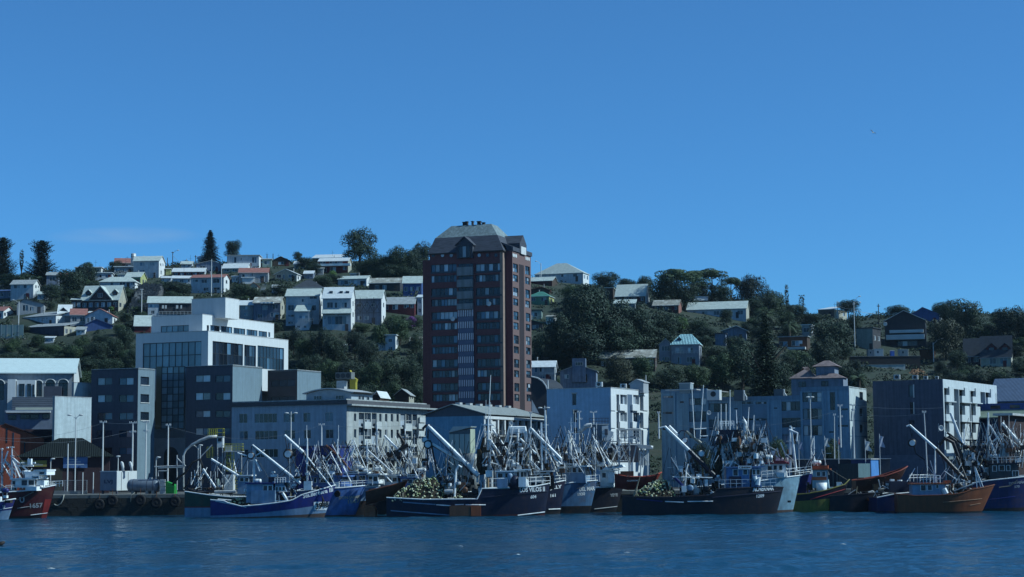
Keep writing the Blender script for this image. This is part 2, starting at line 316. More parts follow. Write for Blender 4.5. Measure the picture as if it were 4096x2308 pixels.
# ------------------------------------------------------------------ buildings of the waterfront
class Bld:
 """box building seen corner-on: local x runs along the front (0 at the near right corner, negative to the left), y inwards, z up"""
 def __init__(s, name, label, cat, corner, D, th, z0=3.69, group=None):
  p = at(corner[0], corner[1], D); s.th = R(th); s.z0 = z0; s.top = p.z - z0
  s.o = Vector((p.x, p.y, z0)); c, n = math.cos(s.th), math.sin(s.th)
  s.ex = Vector((c, -n, 0)); s.ey = Vector((n, c, 0))
  s.e = empty(name, s.o, -s.th, label, cat, group)
 def loc(s, p): d = p - s.o; return (d.dot(s.ex), d.dot(s.ey), d.z)
 def F(s, px, py, y=0.0):
  l = s.loc(on_plane(px, py, s.o + s.ey * y, s.ey)); return l[0], l[2]
 def S(s, px, py, x=0.0):
  l = s.loc(on_plane(px, py, s.o + s.ex * x, s.ex)); return l[1], l[2]
 def rect(s, face, x0, y0, x1, y1, off=0.0):
  g = s.F if face == 'f' else s.S; cx, cy_ = (x0 + x1) / 2, (y0 + y1) / 2
  return g(x0, cy_, off)[0], g(cx, y1, off)[1], g(x1, cy_, off)[0], g(cx, y0, off)[1]      # a0, z0, a1, z1
 def pt(s, face, a, z, d, off=0.0):          # d = inward distance
  return (a, off + d, z) if face == 'f' else (off - d, a, z)
 def wall(s, face, a0, a1, z0, z1, mat_, holes=(), depth=0.22, off=0.0, name='wall', parent=None):
  mb = MB(); As = sorted({a0, a1, *[min(max(q, a0), a1) for h in holes for q in (h[0], h[2])]}); Zs = sorted({z0, z1, *[min(max(q, z0), z1) for h in holes for q in (h[1], h[3])]})
  inside = lambda a, z: any(h[0] < a < h[2] and h[1] < z < h[3] for h in holes)
  P = lambda a, z, d=0.0: s.pt(face, a, z, d, off)
  for i in range(len(As) - 1):
   run = None
   for j in range(len(Zs)):
    solid = j < len(Zs) - 1 and not inside((As[i] + As[i + 1]) / 2, (Zs[j] + Zs[j + 1]) / 2)
    if solid and run is None: run = Zs[j]
    if not solid and run is not None:
     mb.face([P(As[i], run), P(As[i + 1], run), P(As[i + 1], Zs[j]), P(As[i], Zs[j])]); run = None
  for h in holes:
   q = [(h[0], h[1]), (h[2], h[1]), (h[2], h[3]), (h[0], h[3])]
   for k in range(4):
    a, b = q[k], q[(k + 1) % 4]; mb.face([P(*a), P(*b), P(b[0], b[1], depth), P(a[0], a[1], depth)])
  return mb.build(name, mat_, parent or s.e)
 def window(s, face, r, nx=2, nz=1, g=None, frame=None, depth=0.22, off=0.0, bar=0.06, sill=None, name='window', parent=None):
  frame = frame or FRAME_W; a0, z0, a1, z1 = r; P = lambda a, z, d: s.pt(face, a, z, d, off); mb = MB()
  def bx(a, b, z, w, d0=depth - 0.10, d1=depth + 0.02):
   p, q = P(a, z, d0), P(b, w, d1); mb.box(*[min(p[i], q[i]) for i in range(3)], *[max(p[i], q[i]) for i in range(3)])
  bx(a0, a1, z0, z0 + bar); bx(a0, a1, z1 - bar, z1)
  for i in range(nx + 1):
   c = lerp(a0 + bar / 2, a1 - bar / 2, i / nx); bx(c - bar / 2, c + bar / 2, z0 + bar, z1 - bar)
  for j in range(1, nz):
   c = lerp(z0, z1, j / nz); bx(a0 + bar, a1 - bar, c - bar / 2, c + bar / 2, depth - 0.085, depth + 0.01)
  w = mb.build(name, frame, parent or s.e)
  gs = g if isinstance(g, (list, tuple)) else [g or G_DARK]
  for i in range(nx):
   for j in range(nz):
    p = P(lerp(a0, a1, i / nx), lerp(z0, z1, j / nz), depth - 0.03); q = P(lerp(a0, a1, (i + 1) / nx), lerp(z0, z1, (j + 1) / nz), depth + 0.03)
    if not parent: ubox('pane', random.choice(gs), w, *p, *q)
    else: ubox('pane', random.choice(gs), w, *p, *q)
  if sill:
   p, q = P(a0 - 0.1, z0 - 0.12, -0.12), P(a1 + 0.1, z0, 0.1); ubox('sill', sill, w, *[min(p[i], q[i]) for i in range(3)], *[max(p[i], q[i]) for i in range(3)])
  return w
 def facade(s, face, a0, a1, z0, z1, mat_, wins=(), frame=None, depth=0.22, off=0.0, bar=0.06, sill=None, name='wall'):
  """wins: (px0, py0, px1, py1, nx, nz, glass)"""
  rs = [s.rect(face, *w[:4], off) for w in wins]
  s.wall(face, a0, a1, z0, z1, mat_, rs, depth, off, name)
  for r, w in zip(rs, wins): s.window(face, r, w[4], w[5], w[6], frame, depth, off, bar, sill)
 def slab(s, name, mat_, x0, x1, y0, y1, z0, z1, parent=None): return box_obj(name, mat_, parent or s.e, x0, y0, z0, x1, y1, z1)
 def shell(s, mat_, W, Dp, z0, z1):          # back and left walls and flat roof of the box
  mb = MB(); mb.face([(-W, 0, z0), (-W, 0, z1), (-W, Dp, z1), (-W, Dp, z0)]); mb.face([(-W, Dp, z0), (-W, Dp, z1), (0, Dp, z1), (0, Dp, z0)])
  mb.face([(-W, 0, z1 - .02), (0, 0, z1 - .02), (0, Dp, z1 - .02), (-W, Dp, z1 - .02)]); return mb.build('rear_wall', mat_, s.e)
 def at_px(s, face, px, py, off=0.0):
  if face == 'f': x, z = s.F(px, py, off); return Vector((x, off, z))
  y, z = s.S(px, py, off); return Vector((off, y, z))
def grid_wins(xs, ys, nx=1, nz=1, g=None): return [(a, c, b, d, nx, nz, g) for (a, b) in xs for (c, d) in ys]
def ac_unit(px, py, D, label, w=1.1, h=0.9, zbase=None):
 p = at(px, py, D); e = empty('air_conditioner', p, R(-22), label, 'air conditioner', 'air conditioners on the flat roofs')
 box_obj('casing', W_STEEL, e, -w / 2, -.35, 0.06, w / 2, .35, h); MB().lathe([(h * .34, -0.03), (h * .34, 0.02)], (0, -.36, h * .53), 14, 'y').build('fan_grille', FRAME_D, e)
 for x in (-w * .4, w * .32): ubox('foot', FRAME_D, e, x, -.3, 0, x + .1, .3, .06)
 return e
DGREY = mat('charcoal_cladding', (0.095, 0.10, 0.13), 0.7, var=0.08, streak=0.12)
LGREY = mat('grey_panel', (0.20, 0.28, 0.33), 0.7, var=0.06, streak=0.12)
CLEAN = mat('clean_white_wall', (0.80, 0.81, 0.80), 0.65, var=0.03, streak=0.06)
BEIGE = mat('weathered_cream_plaster', (0.50, 0.52, 0.50), 0.85, var=0.12, streak=0.3, dirt=(0.22, 0.24, 0.24), dirt_amt=0.5)
ROOFG = mat('flat_roof_grey', (0.25, 0.25, 0.24), 0.9, var=0.2)
TGLASS = glass('teal_curtain_glass', (0.13, 0.20, 0.23), 0.08, 0.5, 0.35)
OGL = [G_BLUE, G_DARK, G_BLUE, G_CURT]

# --- office block with white upper tiers and charcoal wings
def office():
 b = Bld('office_building', 'stepped office block with white upper tiers, glazed corner and charcoal wings', 'building', (833, 1324), 372, 24)
 Z0 = 0.0; ft = b.top
 xl = b.F(544, 1331)[0]; yr = b.S(1153, 1357)[0]; lowz = 0
 # lower white tier
 gl = b.rect('f', 571, 1369, 805, 1475); grid = (571, 1369, 805, 1475)
 b.wall('f', xl, 0, b.F(700, 1600)[1], ft, CLEAN, [gl], 0.3)
 b.window('f', gl, 9, 2, TGLASS, FRAME_D, 0.25, 0, 0.14, name='curtain_wall')
 s_w = [b.rect('s', *r) for r in ((850, 1370, 972, 1466), (977, 1381, 1024, 1470), (1030, 1387, 1136, 1478))]
 b.wall('s', 0, yr, b.S(1000, 1560)[1], ft, CLEAN, s_w, 0.35)
 for r, nx in zip(s_w, (8, 4, 8)): b.window('s', r, nx, 2, [G_DARK, G_BLUE, G_DARK], FRAME_D, 0.3, 0, 0.07, name='ribbon_window')
 b.shell(CLEAN, -xl, yr, 6, ft)
 b.slab('parapet_cap', W_STEEL, xl - .06, .06, -.06, .3, ft + .003, ft + .12); b.slab('parapet_cap', W_STEEL, -.3, .06, .3, yr + .06, ft + .003, ft + .12)
 # central glazed shaft below
 yf = -1.2; r = b.rect('f', 645, 1466, 738, 1716, yf); b.window('f', (r[0], r[1], r[2], r[3]), 4, 9, TGLASS, FRAME_D, 0.05, yf, 0.14, name='glazed_shaft')
 r2 = b.rect('f', 622, 1466, 645, 1716, yf); b.slab('side_glazing', mat('olive_glass', (0.10, 0.10, 0.06), 0.3, spec=0.6), r2[0], r2[2] - .02, yf + .1, 0, r2[1], r2[3])
 # upper tier
 y1 = 3.5; z1 = b.F(810, 1257, y1)[1]; xa, xb = b.F(606, 1262, y1)[0], b.F(810, 1257, y1)[0]; yb = b.S(1096, 1291, xb)[0]
 wf = [b.rect('f', *q, y1) for q in ((643, 1302, 755, 1328),)]
 b.wall('f', xa, xb, ft, z1, CLEAN, wf, 0.25, y1); b.window('f', wf[0], 5, 1, [G_BLUE, TGLASS], FRAME_D, 0.22, y1, 0.09, name='ribbon_window')
 ws = [b.rect('s', *q, xb) for q in ((827, 1301, 836, 1322), (841, 1302, 879, 1326), (884, 1306, 929, 1331), (934, 1313, 981, 1337), (986, 1319, 1030, 1343), (1034, 1325, 1068, 1347), (1073, 1329, 1081, 1348))]
 b.wall('s', y1, yb, ft, z1, CLEAN, ws, 0.25, xb)
 for r, n in zip(ws, (1, 4, 4, 4, 4, 4, 1)): b.window('s', r, n, 1, [G_DARK, G_BLUE], FRAME_D, 0.22, xb, 0.06)
 b.slab('upper_tier_roof', W_STEEL, xa, xb + .05, y1 - .05, yb + .05, z1 + .003, z1 + .1)
 b.slab('upper_tier_rear', CLEAN, xa, xb - .6, y1 + .6, yb - .3, ft, z1 - .02)
 # penthouse box
 y2 = 8.0; c2 = b.F(902, 1191, y2); z2 = c2[1]; x2 = c2[0]; xp = b.F(767, 1186, y2)[0]; yp = b.S(957, 1196, x2)[0]
 b.slab('penthouse', CLEAN, xp, x2, y2, yp, z1 - .5, z2); b.slab('penthouse_cap', W_STEEL, xp - .05, x2 + .05, y2 - .05, yp + .05, z2 + .003, z2 + .1)
 # charcoal wings
 def wing(nm, xl_, yt, xc, xr, D, mats, wf_, ws_, ybot, side_mat):
  p = at(xc, yt, D); L = b.loc(p); ox, oy, zt = L; w0 = b.F(xl_, yt, oy)[0]; d1 = b.S(xr, yt + 6, ox)[0]; zb = 0
  rs = [b.rect('f', *q[:4], oy) for q in wf_]; wl_ = b.wall('f', w0, ox, zb, zt, mats, rs, 0.25, oy, name=nm)
  for r, q in zip(rs, wf_): b.window('f', r, q[4], 1, q[6], FRAME_D, 0.18, oy, 0.06)
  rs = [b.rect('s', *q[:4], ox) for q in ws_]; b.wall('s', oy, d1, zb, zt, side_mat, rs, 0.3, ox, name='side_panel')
  for r, q in zip(rs, ws_): b.window('s', r, q[4], 1, q[6], FRAME_D, 0.28, ox, 0.06, sill=W_WHITE)
  b.slab('wing_roof', ROOFG, w0, ox, oy, d1, zt - .3, zt - .1); b.slab('wing_cap', W_STEEL, w0, ox + .05, oy - .05, oy + .2, zt + .003, zt + .09); b.slab('wing_cap', W_STEEL, ox - .2, ox + .05, oy + .2, d1, zt + .003, zt + .09)
  MB().face([(w0, oy, zb), (w0, oy, zt), (w0, d1, zt), (w0, d1, zb)]).build('flank_wall', mats, b.e)
 row4 = ((1511, 1540), (1580, 1609), (1651, 1679), (1722, 1749), (1790, 1818))
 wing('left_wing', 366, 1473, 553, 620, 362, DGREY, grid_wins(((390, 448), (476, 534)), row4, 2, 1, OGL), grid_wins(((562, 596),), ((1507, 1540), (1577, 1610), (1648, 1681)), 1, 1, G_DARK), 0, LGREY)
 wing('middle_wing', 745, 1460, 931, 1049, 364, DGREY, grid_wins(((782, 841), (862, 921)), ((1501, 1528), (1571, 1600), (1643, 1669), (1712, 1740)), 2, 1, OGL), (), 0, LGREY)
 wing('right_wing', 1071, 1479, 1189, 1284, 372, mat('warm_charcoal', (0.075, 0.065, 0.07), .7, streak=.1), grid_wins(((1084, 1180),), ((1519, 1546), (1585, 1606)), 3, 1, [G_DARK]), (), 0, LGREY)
 # entrance with arch
 r = b.rect('f', 612, 1752, 742, 1860, -1.5); e1 = b.slab('entrance_block', mat('blue_grey_plaster', (0.30, 0.33, 0.36), .8), r[0], r[2], -1.5, 2, 0, r[3])
 ar = b.rect('f', 655, 1788, 712, 1900, -1.53); mb = MB(); cxa = (ar[0] + ar[2]) / 2; ra = (ar[2] - ar[0]) / 2; zc = ar[3] - ra
 mb.face([(ar[0], -1.53, 0), (ar[2], -1.53, 0)] + [(cxa + ra * math.cos(t), -1.53, zc + ra * math.sin(t)) for t in [math.pi * k / 12 for k in range(13)]]); mb.build('arched_doorway', FRAME_D, b.e)
office()

# --- cream apartment block
def apartments():
 b = Bld('apartment_block', 'four-storey weathered cream apartment block with overhanging cornice', 'building', (1387, 1615), 352, 26)
 xl = b.F(927, 1628)[0]; yr = b.S(1710, 1645)[0]; zt = b.top
 fy = ((1653, 1690), (1722, 1757), (1795, 1828))
 wf = []
 for k, (a, c) in enumerate(fy):
  for (x0, x1, n) in ((956, 989, 2), (1018, 1107, 5), (1134, 1178, 2), (1213, 1241, 2), (1300, 1331, 2)):
   dx = k * 2; dy = -(x0 - 1100) * 0.017; wf.append((x0 + dx, a + dy, x1 + dx, c + dy, n, 1, [G_DARK, G_DARK, G_DARK, G_BLUE]))
 b.facade('f', xl, 0, 0, zt, mat('shaded_blue_plaster', (0.46, 0.54, 0.62), .85, var=.10, streak=.2), wf, FRAME_W, 0.2, sill=None)  # shaded front of the cream block: blue shade put into the plaster colour
 ws = []
 for k, (a, c) in enumerate(((1655, 1686), (1718, 1752), (1784, 1815), (1846, 1872))):
  for x0 in (1416, 1517, 1540, 1563, 1586): ws.append((x0, a + (x0 - 1500) * .012, x0 + 9, c + (x0 - 1500) * .012, 1, 1, G_DARK))
 for (x0, x1, n) in ((1435, 1457, 1), (1459, 1484, 2), (1487, 1507, 1), (1602, 1622, 1), (1625, 1647, 2), (1650, 1669, 1)):
  for k, (a, c) in enumerate(((1653, 1706), (1712, 1776), (1782, 1830))): ws.append((x0, a + (x0 - 1500) * .03, x1, c + (x0 - 1500) * .012, n, 2, [G_DARK, G_CURT, G_DARK]))
 b.facade('s', 0, yr, 0, zt, BEIGE, ws, FRAME_W, 0.3)
 b.shell(BEIGE, -xl, yr, 0, zt)
 b.slab('cornice', mat('dark_fascia', (0.10, 0.10, 0.11), .8), xl - .3, .35, -.35, yr + .5, zt - .05, zt + .75)
 b.slab('cornice_ledge', BEIGE, -.2, 1.3, -.2, yr + 2.2, zt - .36, zt - .055)
 b.slab('parapet', BEIGE, xl, -.2, .2, yr, zt + .76, zt + 1.0)
 for (x0, x1, a, c) in ((1507, 1527, 1688, 1715), (1622, 1648, 1694, 1724), (1459, 1484, 1687, 1715), (1680, 1706, 1670, 1690), (1676, 1706, 1694, 1716), (1459, 1484, 1756, 1780), (1625, 1648, 1760, 1784), (1676, 1706, 1724, 1746)):
  r = b.rect('s', x0, a, x1, c, .5); ubox('balcony_panel', mat('pale_balcony', (.6, .63, .62), .8, var=.1), b.e, .1, r[0], r[1], .5, r[2], r[3])
 # ground floor canopy
 r = b.rect('s', 1400, 1822, 1680, 1830, .9); ubox('canopy', CONC, b.e, -.1, r[0], r[1], .9, r[2], r[3])
 # rooftop penthouse with curved roof
 zr = zt + 1.0; y0 = 4.0; xa = b.F(1225, 1595, y0)[0]; xb = b.F(1405, 1588, y0)[0]; d1 = b.S(1490, 1594, xb)[0]
 P = MB(); prof = [(lerp(xa - .6, xb + .8, t), b.F(1300, 1575, y0)[1] + 0.9 * math.sin(math.pi * min(1, t * 1.05))) for t in [k / 10 for k in range(11)]]
 PM = mat('pale_blue_render', (0.42, 0.48, 0.52), .8)
 P.prism([(xa, y0, zr), (xb, y0, zr), (xb, y0, prof[-1][1] - .1)] + [(x, y0, z - .1) for x, z in reversed(prof[1:-1])] + [(xa, y0, prof[0][1] - .1)], (0, d1 - y0, 0)); ph = P.build('rooftop_room', PM, b.e)
 Q = MB().grid([[(x, y0 - .5, z) for x, z in prof] , [(x, d1 + .6, z) for x, z in prof]]); Q.grid([[(x, y0 - .5, z + .22) for x, z in prof], [(x, d1 + .6, z + .22) for x, z in prof]]); Q.grid([[(x, y0 - .5, z) for x, z in prof], [(x, y0 - .5, z + .22) for x, z in prof]]); Q.build('curved_roof', W_STEEL, b.e)
 for q in ((1255, 1583, 1287, 1600), (1342, 1581, 1376, 1598)):
  r = b.rect('f', *q, y0 - .12); b.window('f', r, 3, 1, G_DARK, FRAME_W, .12, y0 - .14)
 for q in ((1435, 1583, 1444, 1602), (1448, 1584, 1457, 1603), (1468, 1586, 1478, 1603)):
  r = b.rect('s', *q, xb + .1); b.window('s', r, 1, 1, G_DARK, FRAME_W, .1, xb + .1)
 # yellow fin sculpture and rooftop kit behind
 pts = [(1399, 1560), (1399, 1480), (1404, 1494), (1412, 1508), (1426, 1517), (1422, 1530), (1422, 1560)]
 f = [at(x, y, 372) for x, y in pts]; e = empty('yellow_fin', at(1411, 1560, 372), 0, 'yellow curved fin standing on the roof behind the curved penthouse', 'roof fin')
 MB().prism([p - e.location for p in f], (0.25, 1.2, 0)).build('fin', mat('ochre_yellow', (0.42, 0.36, 0.05), .6), e); box_obj('footing', CONC, e, -1, .2, -9, 1, 1.2, .1)
 e = empty('rooftop_plant', at(1366, 1560, 370), R(-24), 'grey rooftop machinery cabinet with fans behind curved penthouse roof', 'roof plant')
 box_obj('cabinet', W_STEEL, e, -.9, -.5, 0, .9, .8, 1.9); box_obj('upper_frame', mat('grey_machine', (.2, .21, .2), .6), e, -1.1, -.6, 2.2, 2.6, .9, 3.6); box_obj('plinth', CONC, e, -1.4, -.8, -9, 2.8, 1.2, 0)
 for k in range(3): MB().lathe([(.5, 0), (.5, .08)], (-.5 + k * 1.2, -.7, 2.9), 12, 'y').build('fan', FRAME_D, e)
 for x in (-.9, .9, 2.4): MB().tube([(x, 0, 1.9), (x, 0, 2.2)], .06, 5).build('post', FRAME_D, e)
 for x in (-.8, .4): MB().tube([(x, 0, 3.6), (x + .2, 0, 5)], .05, 5).build('aerial', FRAME_D, e)
apartments()

# --- brick tower
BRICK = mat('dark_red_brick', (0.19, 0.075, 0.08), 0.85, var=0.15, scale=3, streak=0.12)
def tower():
 b = Bld('brick_tower', 'tall dark red brick apartment tower with dark mansard roof and chimneys', 'tower', (2011, 1003), 395, 20)
 ze = b.F(1870, 1008)[1]; xl = b.F(1719, 1010)[0]; zb = 0
 wf = []
 GT = [G_DARK, G_DARK, G_BLUE, G_DARK, G_CURT, G_BLUE]
 for k in range(6):
  yk = 1057 + k * 95.2
  for (x0, x1, dy) in ((1723, 1826, 0), (1902, 2006, -3)):
   dx = k * 1.3; wf.append((x0 + dx, yk + dy, x1 + dx, yk + dy + 35, 6, 1, GT)); wf.append((x0 + dx, yk + dy + 44, x1 + dx, yk + dy + 72, 8, 1, GT))
 b.facade('f', xl, 0, zb, ze, BRICK, wf, FRAME_D, 0.35, bar=0.08)
 for k in range(6):                                            # spandrel bands below the tall windows
  yk = 1057 + k * 95.2
  for (x0, x1, dy) in ((1723, 1826, 0), (1902, 2006, -3)):
   r = b.rect('f', x0 + k * 1.3, yk + dy + 29, x1 + k * 1.3, yk + dy + 36, 0); ubox('spandrel', mat('slate_panel', (.06, .07, .09), .5), b.e, r[0], -.04, r[1], r[2], .1, r[3])
 # centre shaft: balconies above, louvred bays below
 cs = mat('balcony_panel', (0.30, 0.32, 0.33), .8, var=.15, streak=.35)
 for (a, c) in ((1069, 1103), (1119, 1149), (1166, 1196), (1215, 1238)):
  r = b.rect('f', 1832, a, 1894, c); ubox('balcony_front', cs, b.e, r[0], -.75, r[1], r[2], -.05, r[3])
 for (a, c) in ((1055, 1069), (1103, 1119), (1149, 1166), (1196, 1215)):
  r = b.rect('f', 1834, a, 1893, c, -.02); b.window('f', r, 4, 1, [G_DARK], FRAME_D, .02, -.05, .05, name='balcony_window')
 lm = mat('louvre_blue', (.05, .055, .09), .6); lw = mat('louvre_white', (1.1, .98, 1.02), .6)
 for k in range(8):
  ya = 1240 + k * 46.6; dx = k * .6; r = b.rect('f', 1834 + dx, ya, 1895 + dx, ya + 46.6); lb = MB().box(r[0], -.3, r[1], r[2], -.05, r[3]).build('louvre_bay', lm, b.e)
  for j in range(9):
   x = lerp(r[0] + .1, r[2] - .1, j / 8); ubox('slat', lw, lb, x - .075, -.42, lerp(r[1], r[3], .44), x + .075, -.28, r[3])
  ubox('rail_panel', mat('louvre_blue_light', (.14, .16, .24), .6), lb, r[0], -.36, r[1] + .03, r[2], -.29, lerp(r[1], r[3], .42))
 # round attic windows
 for px in (1733, 1770, 1805, 1917, 1950, 1984):
  x, z = b.F(px, 1021, -.03); rr = .5
  w = MB().lathe([(rr, 0), (rr, -.07), (rr * .8, -.07), (rr * .8, -.02)], (x, -.01, z), 20, 'y').build('round_window', BRICK, b.e)
  MB().lathe([(rr * .82, 0), (rr * .82, -.04)], (x, -.005, z), 20, 'y').build('pane', random.choice([G_CURT, G_DARK]), w)
 # stepped back corner and right side
 d1 = 1.5; x2 = b.F(2049, 1010, d1)[0]; W2 = x2
 b.slab('corner_pilaster', mat('sunlit_step_brick', (.36, .25, .20), .8, var=.15), -.7, .001, -.003, d1 - .01, zb, ze + .01)  # thin sunlit side of the step, its light put into a paler brick
 b.wall('f', .001, x2, zb, ze, BRICK, (), .2, d1, 'corner_wall')
 yr = b.S(2123, 1035, x2)[0]
 ws = []
 for k in range(6):
  for (x0, x1, s0) in ((2052, 2072, 0), (2101, 2119, 10)):
   yk = 1055 + s0 + k * (95.5 - s0 * .18); dx = k * 1.1
   ws.append((x0 + dx, yk, x1 + dx, yk + 34, 2, 2, GT)); ws.append((x0 + dx, yk + 44, x1 + dx, yk + 72, 2, 2, GT))
 RB = mat('lit_brick', (0.21, 0.13, 0.12), 0.85, var=0.12, scale=3)  # same brick as the front, with sunlight put into the colour
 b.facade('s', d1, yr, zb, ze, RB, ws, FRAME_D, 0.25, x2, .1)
 r = b.rect('s', 2078, 1060, 2097, 1640, x2); ubox('recess_shade_strip', mat('recess_shade', (.04, .03, .035), .9), b.e, x2 - .2, r[0], 0, x2 + .03, r[2], r[3])  # flush dark strip: the shade of the recess is put into its colour
 for (px, pw) in ((2051, 3), (2057, 3), (2063, 3), (2102, 3), (2108, 3), (2114, 3)):
  y, z = b.S(px + 1, 1021 + (px - 2051) * .25, x2); MB().lathe([(.42, 0), (.42, .08)], (x2 + .01, y, z), 14, 'x').build('round_window', W_WHITE, b.e)
 xlb = b.F(1691, 1012, d1)[0]; b.wall('f', xlb, xl + .001, zb, ze - 1.2, BRICK, (), .2, d1, 'corner_wall')
 MB().face([(xl, 0, zb), (xl, d1, zb), (xl, d1, ze), (xl, 0, ze)]).face([(xlb, d1, zb), (xlb, yr, zb), (xlb, yr, ze - 1.2), (xlb, d1, ze - 1.2)]).face([(xlb, yr, zb), (x2, yr, zb), (x2, yr, ze), (xlb, yr, ze)]).build('rear_wall', BRICK, b.e)
 # mansard: dark shingled skirt and metal upper roof
 SH = mat('dark_shingles', (0.075, 0.085, 0.11), .85, var=.35, scale=1.5, stretch=(.4, 1, 3)); MT = mat('patina_metal_roof', (0.30, 0.37, 0.37), .55, .1, var=.2, streak=.3)
 def ring(x0, x1, y0, y1, z): return [(x0, y0, z), (x1, y0, z), (x1, y1, z), (x0, y1, z), (x0, y0, z)]
 zm = b.F(1870, 946, 2.5)[1]; zt = b.F(1870, 901, 5.5)[1]
 xm0, xm1 = b.F(1741, 950, 2.5)[0], b.F(1990, 942, 2.5)[0]; xt0, xt1 = b.F(1806, 902, 5.5)[0], b.F(1966, 899, 5.5)[0]
 xe0, xe1 = xl - .3, x2 + .3
 MB().grid([ring(xe0, .3, -.4, yr + .4, ze + .02), ring(xm0, xm1, 2.4, yr - 2.0, zm)]).build('mansard_skirt', SH, b.e)
 MB().grid([ring(xm0 + .02, xm1 - .02, 2.42, yr - 2.02, zm - .01), ring(xt0, xt1, 5.4, yr - 4.5, zt)]).face(ring(xt0, xt1, 5.4, yr - 4.5, zt)[:4]).build('upper_roof', MT, b.e)
 b.slab('eaves', mat('dark_eaves', (.05, .04, .04), .8), xe0, .35, -.45, yr + .45, ze - .25, ze + .015)
 b.slab('corner_roof', SH, 0.36, x2 + .25, d1 - .2, yr + .3, ze - .01, ze + .9)
 zc = b.F(2030, 965, d1)[1]; MB().prism([(.3, d1 - .1, ze + .9), (x2 + .2, d1 - .1, ze + .9), (-1.2, d1 - .1, zc)], (0, 7, 0)).build('corner_gable', SH, b.e)
 # front dormer
 dx0, dx1 = b.F(1830, 985)[0], b.F(1894, 985)[0]; zd0 = ze - 1.4; zd1 = b.F(1862, 980)[1]; za = b.F(1866, 951)[1]; xc = (dx0 + dx1) / 2
 dm = MB().prism([(dx0, -.6, zd0), (dx1, -.6, zd0), (dx1, -.6, zd1), (xc, -.6, za), (dx0, -.6, zd1)], (0, 4.5, 0)).build('dormer', SH, b.e)
 MB().prism([(dx0 - .3, -.9, zd1 - .2), (dx0 - .3, -.9, zd1), (xc, -.9, za + .3), (dx1 + .3, -.9, zd1), (dx1 + .3, -.9, zd1 - .2), (xc, -.9, za + .05)], (0, 5, 0)).build('dormer_roof', SH, b.e)
 b.window('f', (dx0 + .5, zd0 + .1, dx1 - .5, zd1 - .3), 3, 1, [G_DARK, G_CURT], FRAME_D, .05, -.72)
 # side dormer and chimneys
 ys0, ys1 = b.S(2078, 990, x2)[0], b.S(2098, 990, x2)[0]; zs = b.S(2087, 985, x2)[1] + 1.5
 MB().prism([(x2 + .3, ys0 - .6, ze + .3), (x2 + .3, ys1 + .6, ze + .3), (x2 + .3, ys1 + .6, zs - 1), (x2 + .3, (ys0 + ys1) / 2, zs + 1), (x2 + .3, ys0 - .6, zs - 1)], (-7, 0, 0)).build('side_dormer', SH, b.e)
 b.slab('side_dormer_window', W_WHITE, x2 + .28, x2 + .4, ys0, ys1, ze - .2, ze + 1.5)
 for (px, w, pb, pt) in ((1856, 11, 902, 890), (1867, 6, 921, 888), (1889, 6, 919, 887), (1915, 13, 900, 887), (1933, 10, 900, 892)):
  x, z = b.F(px, pt, 5.6); x_, zl = b.F(px, pb, 5.6); hw = w / 2 * mpp(398); c = MB().box(x - hw, 5.5, min(zl, zt) - .4, x + hw, 6.2, z).build('chimney', mat('soot_brick', (.06, .05, .05), .9), b.e)
  ubox('chimney_cap', FRAME_D, c, x - hw - .12, 5.4, z, x + hw + .12, 6.3, z + .15)
 for (px, py, Dn) in ((1960, 1216, 'a'), (1815, 1276, 'b')):
  p = b.at_px('f', px, py); wp = b.o + b.ex * p.x + b.ey * -.35 + Vector((0, 0, p.z))
  e = empty('satellite_dish', wp, R(-20), {'a': 'white satellite dish on the tower front, upper right window block', 'b': 'white satellite dish on the tower front beside lower left windows'}[Dn], 'dish', 'satellite dishes on the brick tower')
  MB().lathe([(0.02, .12), (.3, .06), (.52, -.06), (.54, -.02), (.3, .1)], (0, -.2, 0), 16, 'y').build('reflector', W_WHITE, e, True); MB().tube([(0, -.1, 0), (0, .36, -.1)], .04, 5).build('bracket', FRAME_D, e)
tower()

